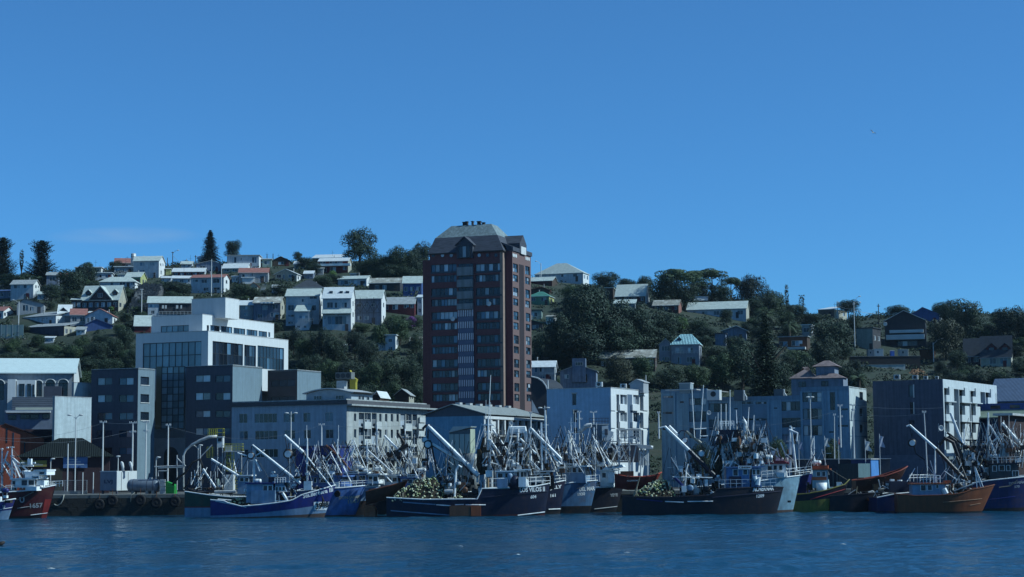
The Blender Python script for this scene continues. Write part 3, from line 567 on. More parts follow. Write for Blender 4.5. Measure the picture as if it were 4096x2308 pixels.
# --- low gabled hall in front of the tower
def hall():
 b = Bld('market_hall', 'low blue gabled hall with sheet roof and white colonnade before the tower', 'building', (1933, 1656), 346, 24)
 BL = mat('blue_painted_wall', (0.18, 0.40, 0.56), .8, var=.1, streak=.15); zt = b.top; xl = b.F(1702, 1665)[0]; yr = b.S(2172, 1662)[0]
 b.wall('f', xl, 0, 0, zt - .35, BL)
 za = b.F(1812, 1620)[1]; xa = b.F(1812, 1620)[0]
 MB().prism([(xl, 0, zt - .34), (0, 0, zt - .34), (0, 0, zt), (xa, 0, za), (xl, 0, zt)], (0, yr, 0)).build('gable', mat('dark_gable', (.10, .12, .15), .8), b.e)
 RM = mat('sheet_roof', (0.42, 0.45, 0.43), .6, .2, var=.15, corr=('Y', .35))
 for (p, q) in (((xa, za), (.7, zt - .1)), ((xa, za), (xl - .7, zt - .1))):
  MB().prism([(p[0], -.6, p[1] + .05), (q[0], -.6, q[1] + .05), (q[0], -.6, q[1] + .2), (p[0], -.6, p[1] + .2)], (0, yr + 1.2, 0)).build('roof_slope', RM, b.e)
 for k in range(6):
  y = 2 + k * yr / 6.3; ubox('ridge_vent', W_STEEL, b.e, xa - .5, y, za + .12, xa + .5, y + 1.2, za + .55)
 # colonnade side: recessed dark wall with white piers and windows
 b.wall('s', 0, yr, 0, zt - .35, mat('grey_shop_wall', (.30, .31, .31), .8), (), .1, -2.0, 'rear_colonnade_wall')
 b.slab('fascia', W_WHITE, -.3, .35, .003, yr, zt - .9, zt - .34)
 n = 9
 for k in range(n + 1):
  y = lerp(.3, yr - .5, k / n); ubox('pier', W_WHITE, b.e, -.45, y - .28, 0, .2, y + .28, zt - .9)
 for k in range(n):
  y = lerp(.3, yr - .5, (k + .5) / n)
  if k % 3 != 1: b.window('s', (y - .9, zt - 3.0, y + .9, zt - 1.2), 2, 2, [G_DARK, G_CURT], FRAME_W, .05, -1.9)
  else: ubox('white_panel', W_WHITE, b.e, -.6, y - .9, zt - 3.6, -.1, y + .9, zt - 1.3)
 b.slab('canopy', CONC, -.4, 1.8, 1, yr - 1, zt - 4.3, zt - 4.0)
 b.shell(BL, -xl, yr, 0, zt - .4)
 # dark arched shell behind, right of the tower
 pts = [(2124, 1508), (2150, 1514), (2170, 1527), (2183, 1545), (2190, 1565), (2192, 1700), (2124, 1700)]
 e = empty('arched_shed', at(2160, 1700, 384), 0, 'dark barrel-vaulted shed with white rim beside tower foot', 'shed')
 P = [at(x, y, 384) - e.location for x, y in pts]; P = P[:-2] + [Vector((P[-3].x, 0, -4)), Vector((P[0].x, 0, -4))]
 MB().prism(P, (4, 9, 0)).build('vault', mat('dark_shed', (.035, .04, .05), .7), e)
 MB().tube([p + Vector((0, -.15, .1)) for p in P[:5]], .16, 5).build('rim', W_WHITE, e)
 t = [at(x, y, 382.6) - e.location for x, y in ((2127, 1598), (2157, 1655), (2127, 1648))]; MB().prism(t, (0, .3, 0)).build('white_gusset', W_WHITE, e)
hall()

# --- blue fronted block with white balconies
def blue_block():
 b = Bld('balcony_block', 'blue-fronted four-storey block with white balcony bays on its sunny side', 'building', (2443, 1551), 352, 25)
 FB = mat('dusty_blue_wall', (0.42, 0.62, 0.80), .85, var=.08, streak=.12); xl = b.F(2187, 1557)[0]; yr = b.S(2594, 1559)[0]; zt = b.top
 b.facade('f', xl, 0, 0, zt, FB, [(2288, 1574, 2305, 1621, 1, 1, G_DARK), (2290, 1641, 2307, 1690, 1, 1, G_DARK), (2292, 1710, 2309, 1734, 1, 1, G_DARK)], FRAME_W, .3)
 for (q) in ((2286, 1570, 2307, 1574), (2288, 1637, 2309, 1641)):
  r = b.rect('f', *q); ubox('hood', W_STEEL, b.e, r[0], -.3, r[1], r[2] + .1, -.003, r[3])
 ws = []
 for (a, c) in ((1578, 1617), (1648, 1686), (1717, 1756), (1786, 1820)):
  ws += [(2466, a, 2477, c + 26, 1, 2, G_DARK), (2481, a + 1, 2508, c, 3, 1, [G_CURT, G_DARK]), (2533, a + 2, 2557, c, 3, 1, [G_CURT, G_DARK]), (2560, a + 2, 2571, c + 26, 1, 2, G_DARK)]
 b.facade('s', 0, yr, 0, zt, CLEAN, ws, FRAME_W, .5)
 r = b.rect('s', 2511, 1578, 2530, 1850); ubox('dark_column', mat('column_dark_blue', (.10, .15, .22), .8), b.e, -.5, r[0], 0, .02, r[2], r[3])  # dark blue column flush with the balcony wall
 for (a, c) in ((1619, 1643), (1688, 1712), (1757, 1781)):
  for (x0, x1) in ((2480, 2509), (2531, 2558)):
   r = b.rect('s', x0, a, x1, c, .5); ubox('balcony_panel', CLEAN, b.e, .03, r[0], r[1], .5, r[2], r[3])
 for (x0, x1) in ((2444, 2463), (2574, 2593)):
  for a in (1582, 1652, 1721):
   r = b.rect('s', x0, a, x1, a + 60, .2); ubox('white_pilaster', CLEAN, b.e, .003, r[0], r[1], .2, r[2], r[3])
 b.slab('parapet', W_STEEL, xl, .08, -.08, .25, zt + .003, zt + .14); b.slab('parapet', W_STEEL, -.25, .08, .25, yr, zt + .003, zt + .14); b.shell(FB, -xl, yr, 0, zt)
 e = empty('rooftop_hut', at(2548, 1560, 366), R(-24), 'small pale gabled hut on the roof of balcony block', 'hut')
 MB().prism([(-1.5, 0, -.6), (1.4, 0, -.6), (1.4, 0, 1.5), (0, 0, 2.1), (-1.5, 0, 1.2)], (0, 3, 0)).build('hut_wall', mat('hut_grey', (.42, .44, .46), .8), e)
 MB().prism([(-1.7, -.2, 1.15), (0, -.2, 2.12), (1.6, -.2, 1.5), (1.6, -.2, 1.62), (0, -.2, 2.25), (-1.7, -.2, 1.28)], (0, 3.4, 0)).build('hut_roof', W_STEEL, e)
 ac_unit(2397, 1548, 357, 'white air conditioner on flat roof above dusty blue wall', 1.3, 1.0); ac_unit(2494, 1553, 360, 'air conditioner beside the small gabled rooftop hut', 1.2, 0.9)
blue_block()

# --- long teal apartment block
def teal_block():
 b = Bld('teal_apartment_row', 'long grey-teal apartment block with stepped roofline and pale end wall', 'building', (3396, 1545), 355, 25)
 TE = mat('grey_teal_wall', (0.25, 0.43, 0.56), .85, var=.1, streak=.25); TD = mat('grey_teal_panel', (0.19, 0.32, 0.43), .85, var=.1, streak=.2); yr = b.S(3465, 1549)[0]; zt = b.top
 G3 = [G_DARK, G_BLUE, G_DARK, G_CURT]
 x = [b.F(2644, 1560)[0], b.F(2828, 1560)[0], b.F(3205, 1560)[0], 0.0]; zs = [b.F(2736, 1557)[1], b.F(3010, 1587)[1], zt]
 W = [[(2651, 1583, 2696, 1592, 4, 1, G3), (2651, 1648, 2698, 1656, 4, 1, G3), (2651, 1712, 2698, 1720, 4, 1, G3), (2755, 1593, 2826, 1620, 3, 1, G3), (2755, 1646, 2828, 1687, 3, 1, G3), (2757, 1712, 2828, 1752, 3, 1, G3), (2720, 1605, 2735, 1612, 1, 1, G_DARK)],
   [(2837, 1613, 2913, 1648, 4, 1, G3), (2837, 1678, 2913, 1720, 4, 1, G3), (2837, 1744, 2913, 1784, 4, 1, G3), (2967, 1607, 3011, 1616, 4, 1, G3), (3022, 1607, 3066, 1616, 4, 1, G3), (2971, 1674, 3013, 1682, 4, 1, G3), (3022, 1674, 3070, 1682, 4, 1, G3), (2971, 1738, 3013, 1746, 4, 1, G3), (3024, 1738, 3070, 1746, 4, 1, G3), (3125, 1606, 3200, 1643, 4, 1, G3), (3127, 1672, 3203, 1710, 4, 1, G3), (3128, 1738, 3203, 1776, 4, 1, G3), (2936, 1632, 2951, 1637, 1, 1, G_DARK), (3095, 1630, 3109, 1635, 1, 1, G_DARK)],
   [(3209, 1569, 3288, 1608, 4, 1, G3), (3211, 1635, 3289, 1678, 4, 1, G3), (3214, 1702, 3290, 1742, 4, 1, G3), (3320, 1569, 3342, 1640, 2, 2, [G_DARK]), (3352, 1634, 3392, 1641, 3, 1, G3), (3352, 1700, 3392, 1707, 3, 1, G3), (3316, 1725, 3338, 1731, 1, 1, G_DARK)]]
 for k in range(3):
  b.facade('f', x[k] + (.001 if k else 0), x[k + 1], 0, zs[k], TE, W[k], FRAME_D, .18, sill=None)
  b.slab('parapet', TD, x[k], x[k + 1] - .01, -.07, .25, zs[k] - .75, zs[k] + .06); b.slab('roof_deck', ROOFG, x[k], x[k + 1], .25, yr, zs[k] - .3, zs[k] - .1)
 for (px0, px1, a, c) in ((2652, 2698, 1594, 1646), (2967, 3068, 1618, 1672), (2837, 2913, 1650, 1676), (3125, 3203, 1645, 1670), (3209, 3289, 1610, 1633), (2967, 3070, 1684, 1736), (2652, 2698, 1658, 1710), (3211, 3290, 1680, 1700), (2837, 2913, 1722, 1742), (3127, 3203, 1712, 1736)):
  r = b.rect('f', px0, a, px1, c); ubox('spandrel_panel', TD, b.e, r[0], -.12, r[1], r[2], -.003, r[3])
 for px in (2698, 2752, 2829, 2916, 2964, 3072, 3122, 3206, 3291, 3346):
  a = b.F(px, 1600)[0]; ubox('pilaster', TE, b.e, a - .22, -.2, 0, a + .22, -.004, (zs[0] if px < 2829 else zs[1] if px < 3200 else zs[2]) - .76)
 b.facade('s', 0, yr, 0, zt, mat('pale_end_wall', (0.66, 0.72, 0.71), .8, var=.08, streak=.18), [(3438, 1568, 3452, 1600, 2, 2, G_DARK), (3439, 1634, 3453, 1664, 2, 2, G_DARK), (3440, 1698, 3454, 1730, 2, 2, G_DARK)], FRAME_D, .3)
 for py in (1622, 1683, 1745):
  y, z = b.S(3430, py, .03); ubox('string_course', TD, b.e, .003, 0.05, z - .05, .06, yr - .05, z + .05)
 b.shell(TE, -x[0], yr, 0, zs[1] - .4)
 # roof clutter
 for (px, py, D, w, h, lab) in ((2868, 1588, 362, 2.3, 1.5, 'round white roof ventilator box on the teal block'),):
  e = empty('roof_ventilator', at(px - 15, py + 2, D), R(-24), lab, 'ventilator'); box_obj('housing', W_WHITE, e, -1.3, 0, -.5, 1.3, 1.5, 1.5); MB().lathe([(.55, -.05), (.55, .05), (.42, .05)], (0, -.06, .7), 18, 'y').build('opening', FRAME_D, e)
 e = empty('roof_hut', at(2742, 1556, 362), R(-24), 'flat white-lidded water tank hut on the teal roof', 'hut'); box_obj('hut_wall', mat('hut_teal', (.3, .36, .38), .8), e, -1.3, 0, -.8, 1.0, 2, 1.1); box_obj('hut_lid', W_STEEL, e, -4.2, -.3, -.25, 2.4, 2.4, -.05); box_obj('hut_cap', W_WHITE, e, -1.4, -.1, 1.1, 1.1, 2.1, 1.25)
 for k, (px, py) in enumerate(((2955, 1584), (3115, 1580))):
  e = empty('roof_duct', at(px, py, 362), R(-24), ('grey duct box with bent pipe, middle of the teal roof', 'grey duct box with bent pipe near teal roof step')[k], 'duct', 'ducts on the teal roof')
  box_obj('duct_box', mat('duct_grey', (.12, .14, .16), .6), e, -1, 0, -.9, .9, 1.4, 1.2); MB().tube([(1.1, 0, 1.1), (1.2, 0, .4), (1.6, 0, -.2), (1.6, 0, -.8)], .14, 7).build('bent_pipe', W_WHITE, e)
teal_block()

# --- dark block with white balconies at the right
def dark_block():
 b = Bld('dark_slab_block', 'dark slab-sided block with white cut-out balconies on its end', 'building', (3769, 1516), 352, 31)
 DK = mat('dark_stained_concrete', (0.11, 0.13, 0.18), .9, var=.12, streak=.25); xl = b.F(3490, 1521)[0]; yr = b.S(3984, 1541)[0]; zt = b.top
 b.facade('f', xl, 0, 0, zt, DK, [(3634, 1539, 3657, 1588, 1, 1, G_BLUE), (3640, 1609, 3657, 1655, 1, 1, G_DARK), (3637, 1681, 3658, 1698, 1, 1, G_DARK)], FRAME_D, .35)
 for q in ((3653, 1538, 3657, 1590), (3654, 1608, 3657, 1656)):
  r = b.rect('f', *q, -.05); ubox('jamb', W_WHITE, b.e, r[0], -.15, r[1], r[2], .02, r[3])
 r = b.rect('f', 3490, 1820, 3768, 1840); b.slab('plinth', mat('plinth_blue', (.13, .16, .22), .85), xl - .1, .05, -.15, -.003, 0, r[3])
 BW = mat('balcony_white', (0.66, 0.71, 0.72), .75, var=.06, streak=.12); rec = mat('recess_grey', (.20, .25, .27), .85)
 b.wall('s', 0, yr, 0, zt - 1.2, rec, (), .2, -1.1, 'recessed_wall'); b.slab('attic_band', BW, -1.0, .12, .003, yr, zt - 1.7, zt)
 b.slab('corner_fin', BW, -1.0, .1, .004, .6, 0, zt - 1.71); b.slab('end_fin', BW, -1.0, .1, yr - .5, yr - .004, 0, zt - 1.71)
 rows = ((1548, 1605), (1622, 1682), (1694, 1752), (1764, 1822)); cols = ((3780, 3811), (3843, 3874), (3886, 3917), (3947, 3978))
 for (a, c) in rows:
  for (x0, x1) in cols:
   dy = (x0 - 3800) * .06 * max(0, 1 - (a - 1548) / 300)
   r = b.rect('s', x0, a + dy, x1, c + dy, .1); w = r[2] - r[0]; h = r[3] - r[1]
   e_ = MB().box(-.25, r[0] + w * .42, r[1], .35, r[2], r[3]).box(-.25, r[0], r[1], .35, r[0] + w * .42, r[1] + h * .40).build('balcony', BW, b.e)
   ubox('balcony_floor', BW, e_, -1.05, r[0] - .3, r[1] - .2, .45, r[2] + 1.2, r[1] - .02)
   b.window('s', (r[0] - w * .1, r[1] + h * .42, r[0] + w * .4, r[3]), 2, 1, G_DARK, FRAME_W, .02, -1.05)
   b.window('s', (r[2] + w * .15, r[1] + .2, r[2] + w * .65, r[3]), 2, 2, [G_DARK, G_CURT], FRAME_W, .02, -1.05)
 for px in (3834, 3880, 3940):
  y = b.S(px, 1650)[0]; ubox('party_fin', BW, b.e, -1.05, y - .12, 0, .2, y + .12, zt - 1.71)
 b.slab('roof_slab', ROOFG, xl, -.1, .1, yr - .1, zt - .3, zt - .05); b.shell(DK, -xl, yr, 0, zt - .4)
 labs = ['large white air conditioner on the dark block roof', 'air conditioner with dark grille, middle of the dark roof', 'small twin air conditioner on the dark roof', 'smallest air conditioner near dark roof corner']
 for (px, w, h), l in zip(((3588, 1.2, 1.0), (3661, 1.1, .9), (3703, .8, .7), (3748, .6, .7)), labs): ac_unit(px, 1519, 355, l, w, h)
dark_block()

# --- pale hall with arcade at far left
def arcade():
 b = Bld('arcaded_hall', 'pale hall with light sheet roof and arched windows at far left', 'building', (296, 1494), 372, -10)
 GW = mat('grey_render', (0.36, 0.39, 0.42), .85, var=.08, streak=.15); xl = b.F(-260, 1500)[0]; zt = b.top; yr = b.S(300, 1490)[0] + 14
 # arcade wall with arched windows
 hol = [b.rect('f', *q) for q in ((142, 1532, 168, 1586), (182, 1532, 219, 1586), (233, 1532, 271, 1586), (-30, 1536, 16, 1600))]
 b.wall('f', xl, 0, 0, zt, GW, hol, .3)
 for h in hol:
  w = b.window('f', h, 2, 2, G_DARK, FRAME_D, .25, 0, .08, name='arched_window'); cx_, r_ = (h[0] + h[2]) / 2, (h[2] - h[0]) / 2
  MB().prism([(cx_ + r_ * math.cos(t), -.05, h[3] + r_ * .75 * math.sin(t)) for t in [math.pi * k / 10 for k in range(11)]], (0, .1, 0)).build('arch_light', G_DARK, w)
  MB().tube([(cx_ + (r_ + .1) * math.cos(t), -.06, h[3] + (r_ * .75 + .1) * math.sin(t)) for t in [math.pi * k / 10 for k in range(11)]], .1, 5).build('arch_trim', W_WHITE, w)
 ridge_y = 9.0; zr = b.F(150, 1437, ridge_y)[1]; RS = mat('pale_sheet_roof', (0.74, 0.86, 0.84), .55, .0, var=.05, streak=.05)
 MB().prism([(xl, -.5, zt - .05), (xl, ridge_y, zr), (xl, ridge_y, zr + .2), (xl, -.5, zt + .15)], (-xl + .5, 0, 0)).build('roof_slope', RS, b.e)
 MB().prism([(xl, ridge_y, zr), (xl, 2 * ridge_y, zt), (xl, 2 * ridge_y, zt + .2), (xl, ridge_y, zr + .2)], (-xl + .5, 0, 0)).build('roof_slope', RS, b.e)
 MB().prism([(0, 0, 0), (0, 0, zt), (0, ridge_y, zr), (0, 2 * ridge_y, zt), (0, 2 * ridge_y, 0)], (-.4, 0, 0)).build('gable_wall', CLEAN, b.e)
 # projecting wings
 def blk(nm, m, x0, y0, x1, y1, yo, dep, wins=(), base=0):
  r = b.rect('f', x0, y0, x1, y1, yo); o = b.slab(nm, m, r[0], r[2], yo, yo + dep, base, r[3])
  for q in wins: b.window('f', b.rect('f', *q[:4], yo - .1), q[4], q[5], G_DARK, FRAME_D, .08, yo - .12, .06)
  return r
 blk('stair_turret', CLEAN, 30, 1517, 62, 1600, -3.5, 3.3); blk('lit_bay', CLEAN, 66, 1520, 140, 1600, -3, 2.9, ((76, 1535, 98, 1585, 2, 2), (109, 1535, 124, 1586, 1, 2), (130, 1538, 137, 1586, 1, 2)))
 blk('louvred_block', mat('slate_louvre', (.12, .14, .18), .7, corr=('Z', .4)), 48, 1588, 252, 1640, -7, 3.9); blk('roof_box', mat('dark_box', (.07, .08, .11), .8), 175, 1545, 245, 1590, -4, 1)
 blk('front_block', mat('blue_grey_front', (.22, .27, .36), .85, streak=.15), 18, 1640, 220, 1760, -11, 7, ((33, 1660, 65, 1678, 2, 1), (82, 1657, 118, 1676, 3, 1), (121, 1657, 153, 1676, 3, 1), (170, 1655, 200, 1674, 3, 1)))
 r = b.rect('f', 25, 1644, 202, 1651, -11.6); ubox('awning', W_WHITE, b.e, r[0], -12.2, r[1], r[2], -11.003, r[3])
 r = b.rect('f', 66, 1626, 220, 1637, -8); ubox('skylight', mat('skylight_cream', (.6, .6, .48), .4), b.e, r[0], -10, r[1] - .2, r[2], -7.5, r[1] + .3)
 # sunlit side walls at the right
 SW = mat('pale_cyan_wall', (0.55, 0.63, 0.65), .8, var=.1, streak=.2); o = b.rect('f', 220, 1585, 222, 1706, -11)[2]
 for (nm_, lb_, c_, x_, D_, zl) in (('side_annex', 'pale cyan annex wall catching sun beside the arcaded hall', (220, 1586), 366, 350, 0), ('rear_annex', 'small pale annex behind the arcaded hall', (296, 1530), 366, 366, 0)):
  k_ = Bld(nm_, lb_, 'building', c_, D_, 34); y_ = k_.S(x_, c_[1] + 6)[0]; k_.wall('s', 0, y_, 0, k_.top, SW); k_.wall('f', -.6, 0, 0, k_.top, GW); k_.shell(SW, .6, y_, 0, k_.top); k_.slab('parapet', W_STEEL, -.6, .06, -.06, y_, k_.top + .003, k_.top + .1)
 for k in range(4): ubox('rail_frame', FRAME_D, b.e, o + .2 - k * .9, -3.2, b.F(280, 1590, -3)[1], o + .3 - k * .9, -3.1, b.F(280, 1550, -3)[1])
 ubox('rail_top', FRAME_D, b.e, o - 3, -3.25, b.F(280, 1553, -3)[1], o + .5, -3.05, b.F(280, 1549, -3)[1])
 # terracotta gabled store
 e = Bld('terracotta_store', 'terracotta red gabled store with narrow slit windows at far left', 'building', (176, 1755), 352, -15)
 TR = mat('terracotta_paint', (0.30, 0.07, 0.04), .85, var=.12, streak=.15); xl2 = e.F(-200, 1790)[0]; ap = e.F(18, 1695); zt2 = e.top
 MB().prism([(xl2, 0, 0), (0, 0, 0), (0, 0, zt2), (ap[0], 0, ap[1]), (xl2, 0, zt2 - 1)], (0, 12, 0)).build('wall', TR, e.e)
 for px, py in ((27, 1712), (53, 1730), (98, 1768)):
  r = e.rect('f', px - 3, py, px + 3, py + 60, -.03); ubox('slit_window', G_DARK, e.e, r[0], -.05, r[1], r[2], .05, r[3])
 MB().prism([(ap[0], -.3, ap[1]), (.4, -.3, zt2 - .1), (.4, -.3, zt2 + .1), (ap[0], -.3, ap[1] + .2)], (0, 12.6, 0)).build('roof', mat('dark_maroon_roof', (.05, .025, .03), .8), e.e)
 r = e.rect('f', 100, 1717, 285, 1790, 4); e.slab('rear_roof', mat('dark_maroon_roof', (.05, .02, .03)), r[0], r[2], 4, 9, 0, r[3])
 r = e.rect('f', 279, 1701, 366, 1800, 5); e.slab('brick_panel', mat('salmon_brick', (.30, .13, .10), .85, scale=4, var=.15), r[0], r[2], 4.5, 5.5, 0, r[3])
 # green-roofed fish hall
 g = Bld('green_roofed_shed', 'dark fish hall with hipped green roof and banners on its front', 'building', (372, 1826), 338, -12)
 GR = mat('green_sheet_roof', (0.05, 0.16, 0.13), .6, var=.1, corr=('X', .4)); zt3 = g.top; x3 = g.F(62, 1828)[0]; zp = g.F(300, 1752, 5)[1]; xr0, xr1 = g.F(236, 1752, 5)[0], g.F(330, 1752, 5)[0]
 g.slab('wall', mat('dark_maroon_wall', (.055, .03, .035), .85), x3 + .8, 3, 0, 9.5, 0, zt3 - .1)
 MB().face([(x3, -.8, zt3), (4, -.8, zt3), (xr1, 5, zp), (xr0, 5, zp)]).build('roof_front', mat('dark_green_roof', (.004, .010, .010), .9, corr=('X', .4)), g.e)
 MB().face([(x3, -.8, zt3), (xr0, 5, zp), (x3, 11, zt3)]).face([(x3, 11, zt3), (xr0, 5, zp), (xr1, 5, zp), (4, 11, zt3)]).face([(4, -.8, zt3), (4, 11, zt3), (xr1, 5, zp)]).build('roof_hip', GR, g.e)
 r = g.rect('f', 62, 1752, 236, 1828, 3); 
 for (nm, q, m) in (('yellow_banner', (78, 1842, 187, 1867), mat('mustard_banner', (.28, .24, .06), .7, var=.25, scale=2)), ('blue_banner', (253, 1822, 350, 1872), mat('blue_banner_print', (.10, .20, .42), .6, var=.3, scale=1.5))):
  r = g.rect('f', *q, -.2); bn = ubox(nm, m, g.e, r[0], -.25, r[1], r[2], -.18, r[3])
  for k in range(3): ubox('print_line', mat('banner_ink', (.5, .55, .6), .7), g.e, lerp(r[0], r[2], .14), -.265, lerp(r[1], r[3], .25 + k * .2), lerp(r[0], r[2], .86 - k * .13), -.255, lerp(r[1], r[3], .32 + k * .2))
 g.slab('shop_window', mat('dim_shop', (.06, .055, .04), .6), g.F(100, 1880)[0], g.F(250, 1880)[0], -.06, .02, .3, g.F(150, 1875)[1])
arcade()

# --- right edge: brick store, blue wall and red-tiled mansion
def right_edge():
 b = Bld('brick_store', 'dark brick store with overhanging flat roof at far right', 'building', (4030, 1662), 350, 30)
 yr = b.S(4400, 1670)[0]; zt = b.top; xl = b.F(3992, 1662)[0]; BR = mat('brown_brick', (.16, .07, .055), .85, scale=4, var=.15)
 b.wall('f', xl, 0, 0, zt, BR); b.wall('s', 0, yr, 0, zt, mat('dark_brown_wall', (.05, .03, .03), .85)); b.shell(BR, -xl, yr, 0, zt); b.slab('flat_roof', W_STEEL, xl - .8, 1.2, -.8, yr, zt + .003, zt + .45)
 c = Bld('green_roofed_house', 'low house with pale green roof and blue wall at far right edge', 'building', (4040, 1630), 372, 30)
 c.slab('wall', mat('bright_blue_wall', (.04, .09, .30), .8), -14, 20, 0, 9, 0, c.top + .9); MB().prism([(-14, -4, c.top - 2.2), (-14, 2, c.top + .2), (-14, 2, c.top + .4), (-14, -4, c.top - 2)], (34, 0, 0)).build('roof', mat('sage_roof', (.22, .28, .22), .7), c.e)
 for k in range(4): ubox('window', G_DARK, c.e, -12 + k * 4, -.05, c.top - .2, -10 + k * 4, .05, c.top + .5)
 t = Bld('tin_roof_house', 'house with large tilted bluish tin roof at the right edge', 'house', (4110, 1560), 395, 30)
 MB().prism([(-9, 0, t.top - 2.5), (-9, 7, t.top + 2.8), (-9, 7, t.top + 3), (-9, 0, t.top - 2.3)], (18, 0, 0)).build('roof', mat('blue_tin', (.16, .22, .32), .45, .3, corr=('X', .3)), t.e); t.slab('wall', mat('grey_board', (.3, .3, .3)), -8.6, 8.6, .5, 6.8, 0, t.top - 2.4)
 # mansion with red-brown metal roofs
 m = Bld('tiled_mansion', 'old mansion with rusty red hipped roofs and square lantern tower', 'house', (3370, 1528), 392, 20, 6.0)
 RR = mat('rusty_sheet_roof', (0.27, 0.20, 0.19), .7, var=.3, scale=1.2); MW = mat('pale_blue_plaster', (.25, .29, .36), .85, streak=.2)
 def hip(nm, x0, x1, y0, d, zb, zt, inset, ov=.5):
  MB().grid([[(x0 - ov, y0 - ov, zb), (x1 + ov, y0 - ov, zb), (x1 + ov, y0 + d + ov, zb), (x0 - ov, y0 + d + ov, zb), (x0 - ov, y0 - ov, zb)], [(x0 + inset, y0 + d * .45, zt), (x1 - inset, y0 + d * .45, zt), (x1 - inset, y0 + d * .55, zt), (x0 + inset, y0 + d * .55, zt), (x0 + inset, y0 + d * .45, zt)]]).build(nm, RR, m.e)
 x0, x1 = m.F(3165, 1520)[0], m.F(3255, 1515)[0]; z = m.F(3210, 1513)[1]; m.slab('left_wall', MW, x0, x1, 0, 8, 0, z); hip('left_roof', x0, x1, 0, 8, z, m.F(3230, 1468, 4)[1], 3.2)
 x2, x3 = m.F(3258, 1465, 1)[0], m.F(3343, 1465, 1)[0]; z2 = m.F(3300, 1465, 1)[1]; m.slab('lantern_wall', MW, x2 + .3, x3 - .3, 1, 6, 0, z2); hip('lantern_roof', x2, x3, 1, 5, z2, m.F(3300, 1442, 3)[1], 1.8)
 x4 = m.F(3375, 1512)[0]; z3 = m.F(3320, 1512, -1)[1]; m.slab('right_wall', MW, x1 + .1, x4, -.8, 5, 0, z3); hip('right_roof', x1 + .1, x4, -.8, 3.6, z3, m.F(3310, 1494, 1)[1], 1.8, .4)
 for q in ((3195, 1527, 3223, 1548), (3286, 1524, 3312, 1545)):
  m.window('f', m.rect('f', *q, -.9 if q[0] > 3250 else -.1), 2, 1, G_DARK, FRAME_D, .05, -.95 if q[0] > 3250 else -.1)
right_edge()
# ------------------------------------------------------------------ houses on the hillside
def hm(nm, c, **k): return mat(nm, c, k.pop('rough', .8), var=k.pop('var', .14), streak=k.pop('streak', .15), **k)
WH, WB, WG = hm('house_white', (.86, .86, .84), streak=.08), hm('house_pale_blue_shaded_white', (.58, .63, .68)), hm('house_grey', (.42, .44, .46))  # pale blue also paints in the shade on fronts of white houses
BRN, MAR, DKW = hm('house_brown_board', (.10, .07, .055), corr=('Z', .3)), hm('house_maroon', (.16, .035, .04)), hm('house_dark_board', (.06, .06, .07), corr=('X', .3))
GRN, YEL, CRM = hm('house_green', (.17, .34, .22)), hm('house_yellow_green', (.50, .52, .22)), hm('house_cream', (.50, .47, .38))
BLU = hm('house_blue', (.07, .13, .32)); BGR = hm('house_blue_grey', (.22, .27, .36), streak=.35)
R_GR = mat('roof_sage', (.66, .72, .66), .6, .1, var=.14, corr=('X', .3)); R_LT = mat('roof_light_zinc', (.95, .97, .95), .5, .2, var=.1, corr=('X', .3))
R_GY = mat('roof_grey', (.44, .46, .46), .7, .1, var=.2, corr=('X', .3)); R_RD = mat('roof_red_brown', (.40, .17, .14), .75, var=.2, corr=('X', .3)); R_DK = mat('roof_dark', (.055, .065, .08), .8, var=.2)
R_BL = mat('roof_blue', (.10, .16, .34), .6, var=.1); R_GN = mat('roof_green', (.08, .26, .20), .6, var=.15); R_RU = mat('roof_rusty_patched', (.36, .34, .29), .75, var=.35, scale=.8, dirt=(.62, .62, .56), dirt_amt=.9, dirt_scale=.5)
R_TQ = mat('roof_turquoise_ribbed', (.36, .62, .66), .55, .15, var=.3, scale=2, corr=('X', .45))
FOOT = []; HRECT = []; HLAB = []
